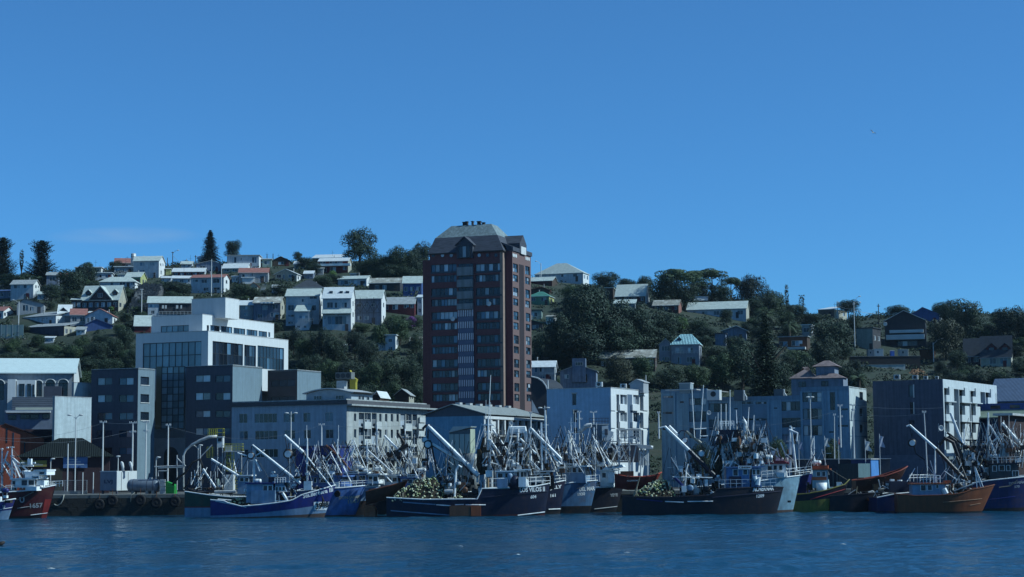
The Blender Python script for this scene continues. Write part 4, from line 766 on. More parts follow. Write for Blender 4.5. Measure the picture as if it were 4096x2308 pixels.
def house(label, x0, x1, x2, ye, yb, roof, wall, rm, wins=(), sw=(), th=None, name='hillside_house', depth=7.0, over=.35, side=None, group=None, frame=None, found=5.0, cat='house', D=None):
 """front px x0..x1, lit side to x2 (a paler side material paints in its sunlight), eaves row ye, ground row yb; roof: ('side', ridge row) | ('gable', apex px, apex row) | ('flat',) | ('hip', apex row, inset) | ('mono', far row)"""
 if th is None:
  w_ = max(x2 - x1, 3) * mpp(600 if D is None else D); th = math.degrees(math.asin(min(.9, w_ / max(depth, 5.5))) - (CX - x1) / FPX); th = min(32, max(-14, th))
 g = hill_at((x0 + x1) / 2, yb) if D is None else at(x1, yb, D)
 b = Bld(name, label, cat, (x1, ye), g.y, th, at(x1, yb, g.y).z, group); fm = frame or FRAME_W
 W = -b.F(x0, ye)[0]; dp = depth
 if x2 > x1 + 2:
  d_ = b.S(x2, ye)[0]; dp = min(max(d_, 3.0), 16.0) if d_ > 0 else depth
 zt = b.top; k = roof[0]; zf = -found
 def auto(face, spec, a0, a1):
  if isinstance(spec, tuple) and len(spec) and not isinstance(spec[0], (int, float)): return [b.rect(face, *w[:4]) for w in spec], [w[4] if len(w) > 4 else 2 for w in spec]
  if not spec: return [], []
  r, c = spec[0], spec[1]; out = []; h = zt / r
  for i in range(r):
   for j in range(c):
    cw = (a1 - a0) / c; m = a0 + (j + .5) * cw; w = min(cw * .3, 1.0); hh = min(h * .23, .75); zc = (i + .55) * h
    out.append((m - w, zc - hh, m + w, zc + hh))
  return out, [2] * len(out)
 fr, fn = auto('f', wins, -W, 0); sr, sn = auto('s', sw, 0, dp)
 fr = [q for q in fr if q[0] > -W and q[2] < 0 and q[3] < zt and q[3] > q[1]]
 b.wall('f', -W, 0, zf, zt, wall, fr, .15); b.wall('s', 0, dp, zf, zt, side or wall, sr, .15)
 for q, n in zip(fr, fn): b.window('f', q, n, 1, [G_DARK, G_CURT, G_DARK, G_BLUE], fm, .12, 0, .07)
 for q, n in zip(sr, sn): b.window('s', q, n, 1, [G_DARK, G_CURT], fm, .12, 0, .07)
 MB().face([(-W, 0, zf), (-W, 0, zt), (-W, dp, zt), (-W, dp, zf)]).face([(-W, dp, zf), (-W, dp, zt), (0, dp, zt), (0, dp, zf)]).build('rear_wall', wall, b.e)
 o = over; t = .14
 if k == 'side':
  zr = max(b.F((x0 + x1) / 2, roof[1] + (0), dp / 2)[1], zt + .5); sl = (zr - zt) / (dp / 2)
  for sgn in (0, 1):
   e_ = (-o, zt - o * sl) if sgn == 0 else (dp + o, zt - o * sl)
   MB().prism([(-W - o, e_[0], e_[1]), (-W - o, dp / 2, zr), (-W - o, dp / 2, zr + t), (-W - o, e_[0], e_[1] + t)], (W + 2 * o, 0, 0)).build('roof_slope', rm, b.e)
  for q in (-.003, -W + .2): MB().prism([(q, 0, zt), (q, dp / 2, zr), (q, dp, zt)], (-.2, 0, 0)).build('gable_end', side or wall, b.e)
  ubox('gutter', FRAME_W, b.e, -W - o, -o - .08, zt - o * sl - .03, o, -o, zt - o * sl + .09)
 elif k == 'gable':
  xa, za = b.F(roof[1], roof[2]); za = max(za, zt + .4)
  MB().prism([(-W, -.003, zt), (0, -.003, zt), (xa, -.003, za)], (0, dp, 0)).build('gable_end', wall, b.e)
  for (q, s_) in ((o, 1), (-W - o, -1)):
   edge = 0 if s_ == 1 else -W; sl = (za - zt) / (xa - edge); zq = zt + (q - edge) * sl
   MB().prism([(xa, -o, za + .02), (q, -o, zq + .02), (q, -o, zq + t), (xa, -o, za + t + .04)], (0, dp + 2 * o, 0)).build('roof_slope', rm, b.e)
 elif k == 'hip':
  zr = b.F((x0 + x1) / 2, roof[1], dp / 2)[1]; i_ = roof[2] * W
  MB().grid([[(-W - o, -o, zt), (o, -o, zt), (o, dp + o, zt), (-W - o, dp + o, zt), (-W - o, -o, zt)], [(-W + i_, dp * .45, zr), (-i_, dp * .45, zr), (-i_, dp * .55, zr), (-W + i_, dp * .55, zr), (-W + i_, dp * .45, zr)]]).build('roof', rm, b.e)
  MB().box(-W - o, -o, zt - .16, o, dp + o, zt - .01).build('eaves', FRAME_W, b.e)
 elif k == 'mono':
  zr = b.F((x0 + x1) / 2, roof[1], dp)[1]
  MB().prism([(-W - o, -o, zt), (-W - o, dp + o, max(zr, zt + .2)), (-W - o, dp + o, max(zr, zt + .2) + t), (-W - o, -o, zt + t)], (W + 2 * o, 0, 0)).build('roof', rm, b.e)
 else:
  MB().box(-W - o, -o, zt + .003, o, dp + o, zt + .25).build('roof', rm, b.e)
 HRECT.append((x0, x2, min(ye, yb) - 22, yb)); HLAB.append((label, x0, x2, ye, yb)); rg = random.Random(int(x0 * 7 + ye))
 if k in ('side', 'gable', 'hip') and W > 4:
  cx_ = -W * rg.uniform(.2, .8); hz = zt + rg.uniform(1.4, 2.6); ch = MB().tube([(cx_, dp * .55, zt), (cx_, dp * .55, hz)], .13, 6).build('flue_pipe', W_STEEL, b.e); MB().lathe([(.22, 0), (.05, .2)], (cx_, dp * .55, hz), 6).build('cowl', W_STEEL, ch)
 if rg.random() < .55: ax = -W * rg.uniform(.1, .9); an = MB().tube([(ax, dp * .5, zt), (ax, dp * .5, zt + rg.uniform(2.5, 4.2))], .045, 4).build('aerial', FRAME_D, b.e); ubox('aerial_bar', FRAME_D, an, ax - .6, dp * .5 - .03, zt + 2.3, ax + .6, dp * .5 + .03, zt + 2.36)
 if W > 5 and zt > 2.2: dx = -W * rg.uniform(.12, .3); dr = ubox('door', rg.choice((BRN, MAR, DKW)), b.e, dx - .5, -.05, -.1, dx + .5, .02, min(2.0, zt - .2))
 c_ = b.o + b.ex * (-W / 2) + b.ey * (dp / 2 - 1); FOOT.append((c_.x, c_.y, max(W, dp) / 2 + 1)); b.W, b.dp = W, dp; return b
def dormer(b, px, py, w, h, rm, wall=None):
 x, z = b.F(px, py, 1.2); y = .9
 d = MB().prism([(x - w, y, z - h), (x + w, y, z - h), (x + w, y, z), (x, y, z + h * .9), (x - w, y, z)], (0, 2.4, 0)).build('dormer', wall or DKW, b.e)
 MB().prism([(x - w - .3, y - .25, z - .25), (x, y - .25, z + h * .9), (x + w + .3, y - .25, z - .25), (x + w + .3, y - .25, z - .08), (x, y - .25, z + h * .9 + .2), (x - w - .3, y - .25, z - .08)], (0, 2.8, 0)).build('dormer_roof', rm, b.e)
 ubox('dormer_window', G_DARK, b.e, x - w * .5, y - .06, z - h * .7, x + w * .5, y + .02, z + h * .1)
def rail(b, face, x0, x1, y0, y1, off, n=6, m=None):
 r = b.rect(face, x0, y0, x1, y1, off); m = m or FRAME_W
 for z in (r[3], (r[1] + r[3]) / 2): p, q = b.pt(face, r[0], z - .04, 0, off), b.pt(face, r[2], z + .04, .08, off); ubox('railing', m, b.e, *[min(p[i], q[i]) for i in range(3)], *[max(p[i], q[i]) for i in range(3)])
 for k in range(n + 1): a = lerp(r[0], r[2], k / n); p, q = b.pt(face, a - .04, r[1], 0, off), b.pt(face, a + .04, r[3], .06, off); ubox('railing_post', m, b.e, *[min(p[i], q[i]) for i in range(3)], *[max(p[i], q[i]) for i in range(3)])
# left part of the hill
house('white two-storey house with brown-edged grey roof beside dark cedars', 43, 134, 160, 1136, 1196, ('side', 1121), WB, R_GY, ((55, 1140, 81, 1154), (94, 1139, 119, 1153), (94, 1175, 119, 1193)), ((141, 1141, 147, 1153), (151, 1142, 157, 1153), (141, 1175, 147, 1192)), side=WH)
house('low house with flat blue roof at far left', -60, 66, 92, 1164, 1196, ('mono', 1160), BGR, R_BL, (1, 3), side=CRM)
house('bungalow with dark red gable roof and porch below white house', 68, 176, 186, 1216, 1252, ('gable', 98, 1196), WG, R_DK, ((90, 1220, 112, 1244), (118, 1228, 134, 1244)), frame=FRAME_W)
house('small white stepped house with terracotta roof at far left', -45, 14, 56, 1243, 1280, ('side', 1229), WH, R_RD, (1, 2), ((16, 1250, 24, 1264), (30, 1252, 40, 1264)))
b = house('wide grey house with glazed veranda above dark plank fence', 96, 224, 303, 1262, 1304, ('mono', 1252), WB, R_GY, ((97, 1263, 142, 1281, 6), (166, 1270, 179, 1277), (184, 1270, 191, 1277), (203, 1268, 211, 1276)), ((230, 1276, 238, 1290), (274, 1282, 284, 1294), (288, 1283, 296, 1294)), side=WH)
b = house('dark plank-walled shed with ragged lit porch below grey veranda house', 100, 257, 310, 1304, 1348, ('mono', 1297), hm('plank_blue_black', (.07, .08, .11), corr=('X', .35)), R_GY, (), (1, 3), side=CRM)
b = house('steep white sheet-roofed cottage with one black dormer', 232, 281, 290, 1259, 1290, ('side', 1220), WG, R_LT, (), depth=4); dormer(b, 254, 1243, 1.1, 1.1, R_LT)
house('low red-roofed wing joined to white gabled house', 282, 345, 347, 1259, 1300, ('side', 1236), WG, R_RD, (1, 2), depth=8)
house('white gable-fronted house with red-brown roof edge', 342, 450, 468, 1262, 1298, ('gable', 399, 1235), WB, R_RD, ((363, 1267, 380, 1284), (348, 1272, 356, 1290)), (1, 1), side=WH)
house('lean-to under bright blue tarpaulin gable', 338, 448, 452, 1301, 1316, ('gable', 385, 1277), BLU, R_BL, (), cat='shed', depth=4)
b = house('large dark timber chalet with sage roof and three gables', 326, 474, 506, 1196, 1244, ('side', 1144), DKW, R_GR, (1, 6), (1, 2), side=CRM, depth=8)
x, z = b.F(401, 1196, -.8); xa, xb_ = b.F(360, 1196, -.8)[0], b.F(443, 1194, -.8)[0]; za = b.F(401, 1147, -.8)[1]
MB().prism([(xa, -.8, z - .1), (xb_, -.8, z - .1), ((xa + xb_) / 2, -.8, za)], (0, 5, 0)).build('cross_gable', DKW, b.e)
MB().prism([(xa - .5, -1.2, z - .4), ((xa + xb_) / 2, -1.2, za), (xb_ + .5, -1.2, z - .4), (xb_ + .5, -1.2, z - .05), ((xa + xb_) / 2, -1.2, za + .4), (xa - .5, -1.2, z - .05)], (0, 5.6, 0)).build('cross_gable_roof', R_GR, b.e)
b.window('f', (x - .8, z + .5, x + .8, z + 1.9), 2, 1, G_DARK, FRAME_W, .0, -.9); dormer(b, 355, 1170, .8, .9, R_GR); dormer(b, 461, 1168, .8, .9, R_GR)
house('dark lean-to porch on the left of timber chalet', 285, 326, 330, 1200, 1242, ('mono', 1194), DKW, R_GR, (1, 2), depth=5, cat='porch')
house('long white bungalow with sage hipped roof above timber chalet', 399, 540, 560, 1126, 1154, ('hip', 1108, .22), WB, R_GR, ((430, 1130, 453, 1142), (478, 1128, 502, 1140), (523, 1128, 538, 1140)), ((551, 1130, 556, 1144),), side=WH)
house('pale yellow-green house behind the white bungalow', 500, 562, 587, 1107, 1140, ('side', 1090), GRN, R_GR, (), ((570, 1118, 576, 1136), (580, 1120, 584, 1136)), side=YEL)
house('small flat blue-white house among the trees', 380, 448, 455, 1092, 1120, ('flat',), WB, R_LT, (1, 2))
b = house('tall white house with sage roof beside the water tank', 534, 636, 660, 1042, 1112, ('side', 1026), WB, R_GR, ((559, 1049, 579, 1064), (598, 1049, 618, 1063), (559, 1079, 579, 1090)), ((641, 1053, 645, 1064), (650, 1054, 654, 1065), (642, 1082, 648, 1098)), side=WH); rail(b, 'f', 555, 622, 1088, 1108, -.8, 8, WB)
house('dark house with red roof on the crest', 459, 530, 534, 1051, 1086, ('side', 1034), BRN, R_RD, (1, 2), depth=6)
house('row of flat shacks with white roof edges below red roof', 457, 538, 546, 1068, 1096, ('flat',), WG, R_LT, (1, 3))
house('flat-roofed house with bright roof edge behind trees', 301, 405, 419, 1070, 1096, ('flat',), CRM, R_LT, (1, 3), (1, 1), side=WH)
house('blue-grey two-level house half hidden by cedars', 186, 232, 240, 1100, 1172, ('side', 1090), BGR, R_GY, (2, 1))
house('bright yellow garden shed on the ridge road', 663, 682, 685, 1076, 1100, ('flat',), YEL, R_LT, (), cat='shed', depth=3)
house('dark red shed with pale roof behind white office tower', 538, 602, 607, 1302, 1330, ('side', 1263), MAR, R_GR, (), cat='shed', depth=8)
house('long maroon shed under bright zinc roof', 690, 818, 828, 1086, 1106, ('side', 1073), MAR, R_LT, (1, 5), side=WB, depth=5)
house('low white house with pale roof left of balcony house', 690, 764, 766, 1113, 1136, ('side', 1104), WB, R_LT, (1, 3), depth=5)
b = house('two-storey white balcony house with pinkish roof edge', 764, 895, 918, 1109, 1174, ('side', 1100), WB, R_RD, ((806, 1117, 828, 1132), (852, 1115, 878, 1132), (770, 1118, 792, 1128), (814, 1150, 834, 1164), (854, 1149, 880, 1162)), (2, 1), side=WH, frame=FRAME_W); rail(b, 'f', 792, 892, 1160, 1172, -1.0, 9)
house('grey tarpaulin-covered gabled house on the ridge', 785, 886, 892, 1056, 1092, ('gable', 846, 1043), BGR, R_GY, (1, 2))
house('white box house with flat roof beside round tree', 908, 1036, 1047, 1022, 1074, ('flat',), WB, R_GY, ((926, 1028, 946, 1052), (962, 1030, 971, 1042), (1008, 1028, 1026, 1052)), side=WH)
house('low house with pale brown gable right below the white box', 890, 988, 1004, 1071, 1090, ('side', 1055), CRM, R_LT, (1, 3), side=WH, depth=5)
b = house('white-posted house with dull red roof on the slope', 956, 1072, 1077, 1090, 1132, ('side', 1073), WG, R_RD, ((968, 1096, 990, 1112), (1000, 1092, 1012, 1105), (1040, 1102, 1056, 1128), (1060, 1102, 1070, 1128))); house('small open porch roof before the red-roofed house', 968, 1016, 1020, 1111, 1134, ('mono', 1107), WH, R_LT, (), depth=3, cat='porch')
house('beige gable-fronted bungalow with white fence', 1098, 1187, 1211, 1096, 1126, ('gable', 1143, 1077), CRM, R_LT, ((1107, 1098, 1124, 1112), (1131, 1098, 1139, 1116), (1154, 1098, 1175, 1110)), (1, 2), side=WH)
house('dark brown gabled cabin on the crest', 1090, 1158, 1162, 1042, 1066, ('gable', 1122, 1027), BRN, R_DK, (1, 1)); house('pale green flat cabin on the crest', 1049, 1086, 1090, 1037, 1068, ('flat',), hm('sea_green', (.3, .4, .36)), R_LT, (1, 1))
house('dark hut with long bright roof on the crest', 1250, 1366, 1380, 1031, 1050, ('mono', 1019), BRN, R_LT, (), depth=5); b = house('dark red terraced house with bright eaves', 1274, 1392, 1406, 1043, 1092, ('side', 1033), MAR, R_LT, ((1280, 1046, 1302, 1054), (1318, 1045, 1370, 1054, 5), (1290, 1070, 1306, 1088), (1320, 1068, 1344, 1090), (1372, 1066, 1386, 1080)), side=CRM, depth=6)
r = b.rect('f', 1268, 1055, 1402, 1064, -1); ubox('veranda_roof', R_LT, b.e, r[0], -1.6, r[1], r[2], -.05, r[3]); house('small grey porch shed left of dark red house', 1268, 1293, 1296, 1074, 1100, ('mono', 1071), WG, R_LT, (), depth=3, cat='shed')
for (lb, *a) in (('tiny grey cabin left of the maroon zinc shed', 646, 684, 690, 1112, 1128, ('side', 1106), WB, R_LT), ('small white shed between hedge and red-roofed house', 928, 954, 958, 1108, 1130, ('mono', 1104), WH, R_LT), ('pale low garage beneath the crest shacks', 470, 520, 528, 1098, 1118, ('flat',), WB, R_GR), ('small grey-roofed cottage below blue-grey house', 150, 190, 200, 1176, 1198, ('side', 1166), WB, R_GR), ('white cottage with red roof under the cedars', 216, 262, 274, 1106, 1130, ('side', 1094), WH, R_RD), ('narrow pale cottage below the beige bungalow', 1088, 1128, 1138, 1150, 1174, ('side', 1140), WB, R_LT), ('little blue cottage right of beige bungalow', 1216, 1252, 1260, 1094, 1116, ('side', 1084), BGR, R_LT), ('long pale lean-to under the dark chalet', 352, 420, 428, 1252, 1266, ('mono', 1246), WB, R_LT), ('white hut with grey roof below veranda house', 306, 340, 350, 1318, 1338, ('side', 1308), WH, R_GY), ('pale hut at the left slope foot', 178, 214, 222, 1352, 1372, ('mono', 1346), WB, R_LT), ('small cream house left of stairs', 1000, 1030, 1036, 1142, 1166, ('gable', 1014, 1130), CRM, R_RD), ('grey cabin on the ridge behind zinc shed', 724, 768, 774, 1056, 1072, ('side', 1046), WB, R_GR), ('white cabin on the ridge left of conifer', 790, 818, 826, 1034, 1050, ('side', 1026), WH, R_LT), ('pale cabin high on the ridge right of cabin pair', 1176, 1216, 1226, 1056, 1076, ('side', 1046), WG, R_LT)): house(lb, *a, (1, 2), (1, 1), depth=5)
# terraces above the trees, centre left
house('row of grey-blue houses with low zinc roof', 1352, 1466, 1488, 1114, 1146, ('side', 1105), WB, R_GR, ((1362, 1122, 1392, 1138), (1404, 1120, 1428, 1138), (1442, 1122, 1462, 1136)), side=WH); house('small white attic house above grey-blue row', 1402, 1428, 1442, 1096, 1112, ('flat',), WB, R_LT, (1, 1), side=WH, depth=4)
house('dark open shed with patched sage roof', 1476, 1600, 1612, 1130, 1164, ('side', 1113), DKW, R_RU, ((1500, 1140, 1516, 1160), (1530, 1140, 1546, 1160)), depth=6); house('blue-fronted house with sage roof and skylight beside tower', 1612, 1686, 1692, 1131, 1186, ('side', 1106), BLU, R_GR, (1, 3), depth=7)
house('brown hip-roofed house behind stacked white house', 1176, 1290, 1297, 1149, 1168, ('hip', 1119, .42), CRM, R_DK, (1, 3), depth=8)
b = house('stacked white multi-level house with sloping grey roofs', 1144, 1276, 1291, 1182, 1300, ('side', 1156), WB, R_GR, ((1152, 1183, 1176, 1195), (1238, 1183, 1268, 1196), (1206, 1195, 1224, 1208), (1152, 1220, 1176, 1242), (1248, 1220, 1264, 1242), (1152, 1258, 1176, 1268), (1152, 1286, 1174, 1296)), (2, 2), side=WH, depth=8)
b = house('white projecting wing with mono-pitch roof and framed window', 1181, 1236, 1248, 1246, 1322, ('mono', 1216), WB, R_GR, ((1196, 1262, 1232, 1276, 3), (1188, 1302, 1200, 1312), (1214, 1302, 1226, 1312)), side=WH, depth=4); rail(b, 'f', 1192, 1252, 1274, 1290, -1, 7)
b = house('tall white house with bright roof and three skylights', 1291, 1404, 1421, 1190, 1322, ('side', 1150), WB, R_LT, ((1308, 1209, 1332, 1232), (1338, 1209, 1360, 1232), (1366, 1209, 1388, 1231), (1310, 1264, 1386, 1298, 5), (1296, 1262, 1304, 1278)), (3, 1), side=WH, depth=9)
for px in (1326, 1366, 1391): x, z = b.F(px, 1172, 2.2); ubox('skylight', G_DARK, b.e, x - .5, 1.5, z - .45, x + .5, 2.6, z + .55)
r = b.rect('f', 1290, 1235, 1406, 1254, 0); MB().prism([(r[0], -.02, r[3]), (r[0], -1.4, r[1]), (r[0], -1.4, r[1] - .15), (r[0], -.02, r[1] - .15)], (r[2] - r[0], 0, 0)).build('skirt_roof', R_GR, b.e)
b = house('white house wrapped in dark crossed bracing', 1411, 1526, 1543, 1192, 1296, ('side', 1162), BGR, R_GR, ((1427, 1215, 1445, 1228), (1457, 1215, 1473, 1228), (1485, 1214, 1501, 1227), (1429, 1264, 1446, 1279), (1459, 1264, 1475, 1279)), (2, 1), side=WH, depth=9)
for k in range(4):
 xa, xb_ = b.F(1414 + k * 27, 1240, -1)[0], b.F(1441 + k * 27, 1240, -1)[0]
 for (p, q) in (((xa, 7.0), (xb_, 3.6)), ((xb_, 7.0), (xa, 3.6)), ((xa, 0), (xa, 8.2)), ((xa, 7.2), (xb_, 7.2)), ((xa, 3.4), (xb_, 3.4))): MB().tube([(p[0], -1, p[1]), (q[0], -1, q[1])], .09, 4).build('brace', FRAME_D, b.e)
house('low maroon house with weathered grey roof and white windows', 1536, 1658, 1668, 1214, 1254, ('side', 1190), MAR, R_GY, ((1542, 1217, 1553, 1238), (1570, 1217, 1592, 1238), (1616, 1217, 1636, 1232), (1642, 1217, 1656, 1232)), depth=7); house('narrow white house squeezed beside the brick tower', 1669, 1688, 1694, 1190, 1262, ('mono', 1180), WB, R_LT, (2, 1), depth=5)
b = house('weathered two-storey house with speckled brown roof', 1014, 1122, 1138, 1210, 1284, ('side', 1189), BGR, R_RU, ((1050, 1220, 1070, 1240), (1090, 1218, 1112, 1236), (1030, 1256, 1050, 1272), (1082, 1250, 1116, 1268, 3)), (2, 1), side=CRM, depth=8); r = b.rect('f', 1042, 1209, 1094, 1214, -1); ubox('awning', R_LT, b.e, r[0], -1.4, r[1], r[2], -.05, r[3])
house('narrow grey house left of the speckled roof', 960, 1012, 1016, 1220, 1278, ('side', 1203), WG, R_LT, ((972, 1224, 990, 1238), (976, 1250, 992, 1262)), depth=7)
b = house('pale house with dark open laundry terrace behind white tier', 592, 766, 770, 1211, 1262, ('side', 1187), WB, R_GR, ((600, 1217, 618, 1230), (604, 1242, 618, 1256)), depth=8); r = b.rect('f', 636, 1215, 766, 1258); ubox('terrace_shade_sheet', DKW, b.e, r[0], -.06, r[1], r[2], .04, r[3]); rail(b, 'f', 636, 766, 1246, 1259, -.2, 9)  # dark sheet stands for the shade inside the open terrace
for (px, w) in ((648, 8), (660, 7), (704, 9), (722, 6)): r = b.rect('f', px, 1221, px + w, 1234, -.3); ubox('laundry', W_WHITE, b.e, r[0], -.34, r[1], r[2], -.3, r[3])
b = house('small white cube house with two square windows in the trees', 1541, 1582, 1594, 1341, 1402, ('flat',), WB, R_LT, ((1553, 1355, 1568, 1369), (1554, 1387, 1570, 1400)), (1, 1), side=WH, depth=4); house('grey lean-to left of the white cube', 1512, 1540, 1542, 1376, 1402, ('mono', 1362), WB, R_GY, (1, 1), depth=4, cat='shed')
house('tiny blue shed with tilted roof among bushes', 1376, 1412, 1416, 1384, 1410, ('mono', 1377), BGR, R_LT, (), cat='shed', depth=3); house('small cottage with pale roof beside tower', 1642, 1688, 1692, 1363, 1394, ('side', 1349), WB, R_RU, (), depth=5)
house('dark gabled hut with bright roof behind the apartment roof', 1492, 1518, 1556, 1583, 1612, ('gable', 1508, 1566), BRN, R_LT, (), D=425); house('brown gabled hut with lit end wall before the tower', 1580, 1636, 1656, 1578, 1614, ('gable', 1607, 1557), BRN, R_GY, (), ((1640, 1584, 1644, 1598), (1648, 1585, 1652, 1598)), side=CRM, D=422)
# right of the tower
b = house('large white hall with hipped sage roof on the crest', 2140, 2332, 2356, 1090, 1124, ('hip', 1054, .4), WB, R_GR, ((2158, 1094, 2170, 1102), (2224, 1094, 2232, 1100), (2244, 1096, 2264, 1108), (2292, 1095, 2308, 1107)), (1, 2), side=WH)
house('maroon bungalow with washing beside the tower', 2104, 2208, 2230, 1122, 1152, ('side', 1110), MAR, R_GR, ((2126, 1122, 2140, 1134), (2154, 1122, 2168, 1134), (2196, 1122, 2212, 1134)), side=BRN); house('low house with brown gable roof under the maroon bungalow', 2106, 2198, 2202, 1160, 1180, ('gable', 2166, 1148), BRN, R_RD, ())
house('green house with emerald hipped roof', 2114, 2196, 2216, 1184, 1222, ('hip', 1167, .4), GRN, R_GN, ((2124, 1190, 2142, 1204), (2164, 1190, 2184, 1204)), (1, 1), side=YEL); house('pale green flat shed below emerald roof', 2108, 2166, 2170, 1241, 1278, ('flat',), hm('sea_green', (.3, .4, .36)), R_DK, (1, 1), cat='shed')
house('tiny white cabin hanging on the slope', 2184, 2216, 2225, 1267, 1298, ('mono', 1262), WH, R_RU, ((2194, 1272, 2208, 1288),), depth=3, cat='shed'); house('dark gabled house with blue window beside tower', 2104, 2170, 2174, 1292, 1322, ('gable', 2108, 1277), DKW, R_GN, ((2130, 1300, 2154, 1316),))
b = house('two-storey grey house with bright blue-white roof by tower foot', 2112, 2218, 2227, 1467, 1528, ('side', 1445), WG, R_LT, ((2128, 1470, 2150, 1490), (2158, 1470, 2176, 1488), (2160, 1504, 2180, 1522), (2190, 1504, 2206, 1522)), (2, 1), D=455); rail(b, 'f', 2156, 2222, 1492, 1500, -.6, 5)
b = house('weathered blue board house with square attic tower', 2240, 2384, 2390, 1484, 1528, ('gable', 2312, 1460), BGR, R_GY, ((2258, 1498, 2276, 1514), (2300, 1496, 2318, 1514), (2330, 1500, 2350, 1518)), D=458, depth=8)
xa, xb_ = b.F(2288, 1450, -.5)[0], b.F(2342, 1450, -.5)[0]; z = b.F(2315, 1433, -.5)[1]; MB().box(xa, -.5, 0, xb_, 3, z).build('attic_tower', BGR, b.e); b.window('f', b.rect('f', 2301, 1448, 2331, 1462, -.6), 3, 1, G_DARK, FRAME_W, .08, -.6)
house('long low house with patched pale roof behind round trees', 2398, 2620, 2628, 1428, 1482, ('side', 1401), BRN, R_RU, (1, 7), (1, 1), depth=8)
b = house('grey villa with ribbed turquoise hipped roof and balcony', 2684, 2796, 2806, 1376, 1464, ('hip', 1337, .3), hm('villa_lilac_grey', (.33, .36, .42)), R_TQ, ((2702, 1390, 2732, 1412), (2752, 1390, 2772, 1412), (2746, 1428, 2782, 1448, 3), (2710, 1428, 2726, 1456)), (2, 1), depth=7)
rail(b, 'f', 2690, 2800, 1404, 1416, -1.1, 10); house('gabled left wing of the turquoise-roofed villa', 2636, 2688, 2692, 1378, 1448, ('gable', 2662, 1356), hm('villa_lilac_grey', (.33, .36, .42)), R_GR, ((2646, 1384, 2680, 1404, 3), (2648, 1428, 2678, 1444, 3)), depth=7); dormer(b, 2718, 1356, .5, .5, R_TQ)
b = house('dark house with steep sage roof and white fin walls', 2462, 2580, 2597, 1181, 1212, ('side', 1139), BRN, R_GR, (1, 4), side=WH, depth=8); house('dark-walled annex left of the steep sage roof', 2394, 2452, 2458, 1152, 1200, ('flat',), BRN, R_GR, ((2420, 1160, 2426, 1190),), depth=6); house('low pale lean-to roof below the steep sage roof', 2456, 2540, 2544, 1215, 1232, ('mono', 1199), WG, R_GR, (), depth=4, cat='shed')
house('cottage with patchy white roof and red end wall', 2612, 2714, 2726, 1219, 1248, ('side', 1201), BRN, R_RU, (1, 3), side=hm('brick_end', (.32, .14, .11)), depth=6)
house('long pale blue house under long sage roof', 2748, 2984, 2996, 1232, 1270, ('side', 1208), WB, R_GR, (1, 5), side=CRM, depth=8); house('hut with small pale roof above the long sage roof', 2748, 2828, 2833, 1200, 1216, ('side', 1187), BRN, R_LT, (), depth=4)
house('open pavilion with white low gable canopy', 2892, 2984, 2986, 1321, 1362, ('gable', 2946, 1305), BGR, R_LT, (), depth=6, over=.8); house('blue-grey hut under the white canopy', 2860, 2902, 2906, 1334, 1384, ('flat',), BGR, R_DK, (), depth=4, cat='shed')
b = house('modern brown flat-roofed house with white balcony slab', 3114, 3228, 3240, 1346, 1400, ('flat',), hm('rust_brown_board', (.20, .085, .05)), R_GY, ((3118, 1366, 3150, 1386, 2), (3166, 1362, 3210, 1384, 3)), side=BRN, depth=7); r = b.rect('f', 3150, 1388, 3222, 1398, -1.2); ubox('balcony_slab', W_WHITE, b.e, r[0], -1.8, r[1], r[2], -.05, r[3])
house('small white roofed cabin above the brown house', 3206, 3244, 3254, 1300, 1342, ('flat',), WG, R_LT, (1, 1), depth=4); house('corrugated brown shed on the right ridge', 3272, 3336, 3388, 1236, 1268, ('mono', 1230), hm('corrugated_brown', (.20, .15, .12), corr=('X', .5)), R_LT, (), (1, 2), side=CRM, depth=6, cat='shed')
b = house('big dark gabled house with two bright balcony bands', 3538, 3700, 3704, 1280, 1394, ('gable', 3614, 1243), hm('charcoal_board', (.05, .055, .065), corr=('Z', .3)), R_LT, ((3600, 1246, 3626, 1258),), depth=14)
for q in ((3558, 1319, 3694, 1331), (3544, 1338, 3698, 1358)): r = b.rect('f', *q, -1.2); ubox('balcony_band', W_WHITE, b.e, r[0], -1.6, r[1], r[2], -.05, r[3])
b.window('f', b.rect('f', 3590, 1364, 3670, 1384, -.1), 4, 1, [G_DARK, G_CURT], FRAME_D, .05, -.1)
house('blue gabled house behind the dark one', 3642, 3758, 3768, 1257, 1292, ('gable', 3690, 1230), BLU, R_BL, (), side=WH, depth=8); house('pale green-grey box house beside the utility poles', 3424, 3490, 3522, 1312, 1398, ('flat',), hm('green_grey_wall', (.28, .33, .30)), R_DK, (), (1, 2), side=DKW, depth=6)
b = house('dark slate A-frame house with two dormers', 3922, 4044, 4050, 1422, 1468, ('side', 1345), CRM, R_DK, ((3958, 1430, 3984, 1456), (4000, 1430, 4030, 1456)), depth=8); dormer(b, 3966, 1392, 1.5, 1.5, R_DK, MAR); dormer(b, 4020, 1392, 1.5, 1.5, R_DK, MAR)
house('lower slate wing left of the A-frame', 3856, 3920, 3924, 1418, 1462, ('side', 1355), DKW, R_DK, (1, 2), depth=7); house('rust-brown hut below the dark gabled house', 3678, 3736, 3740, 1398, 1440, ('flat',), hm('rust_board', (.16, .06, .03)), R_DK, (), depth=4)
house('white strip house far behind right trees', 4060, 4140, 4150, 1257, 1275, ('flat',), WH, R_LT, (), depth=5)
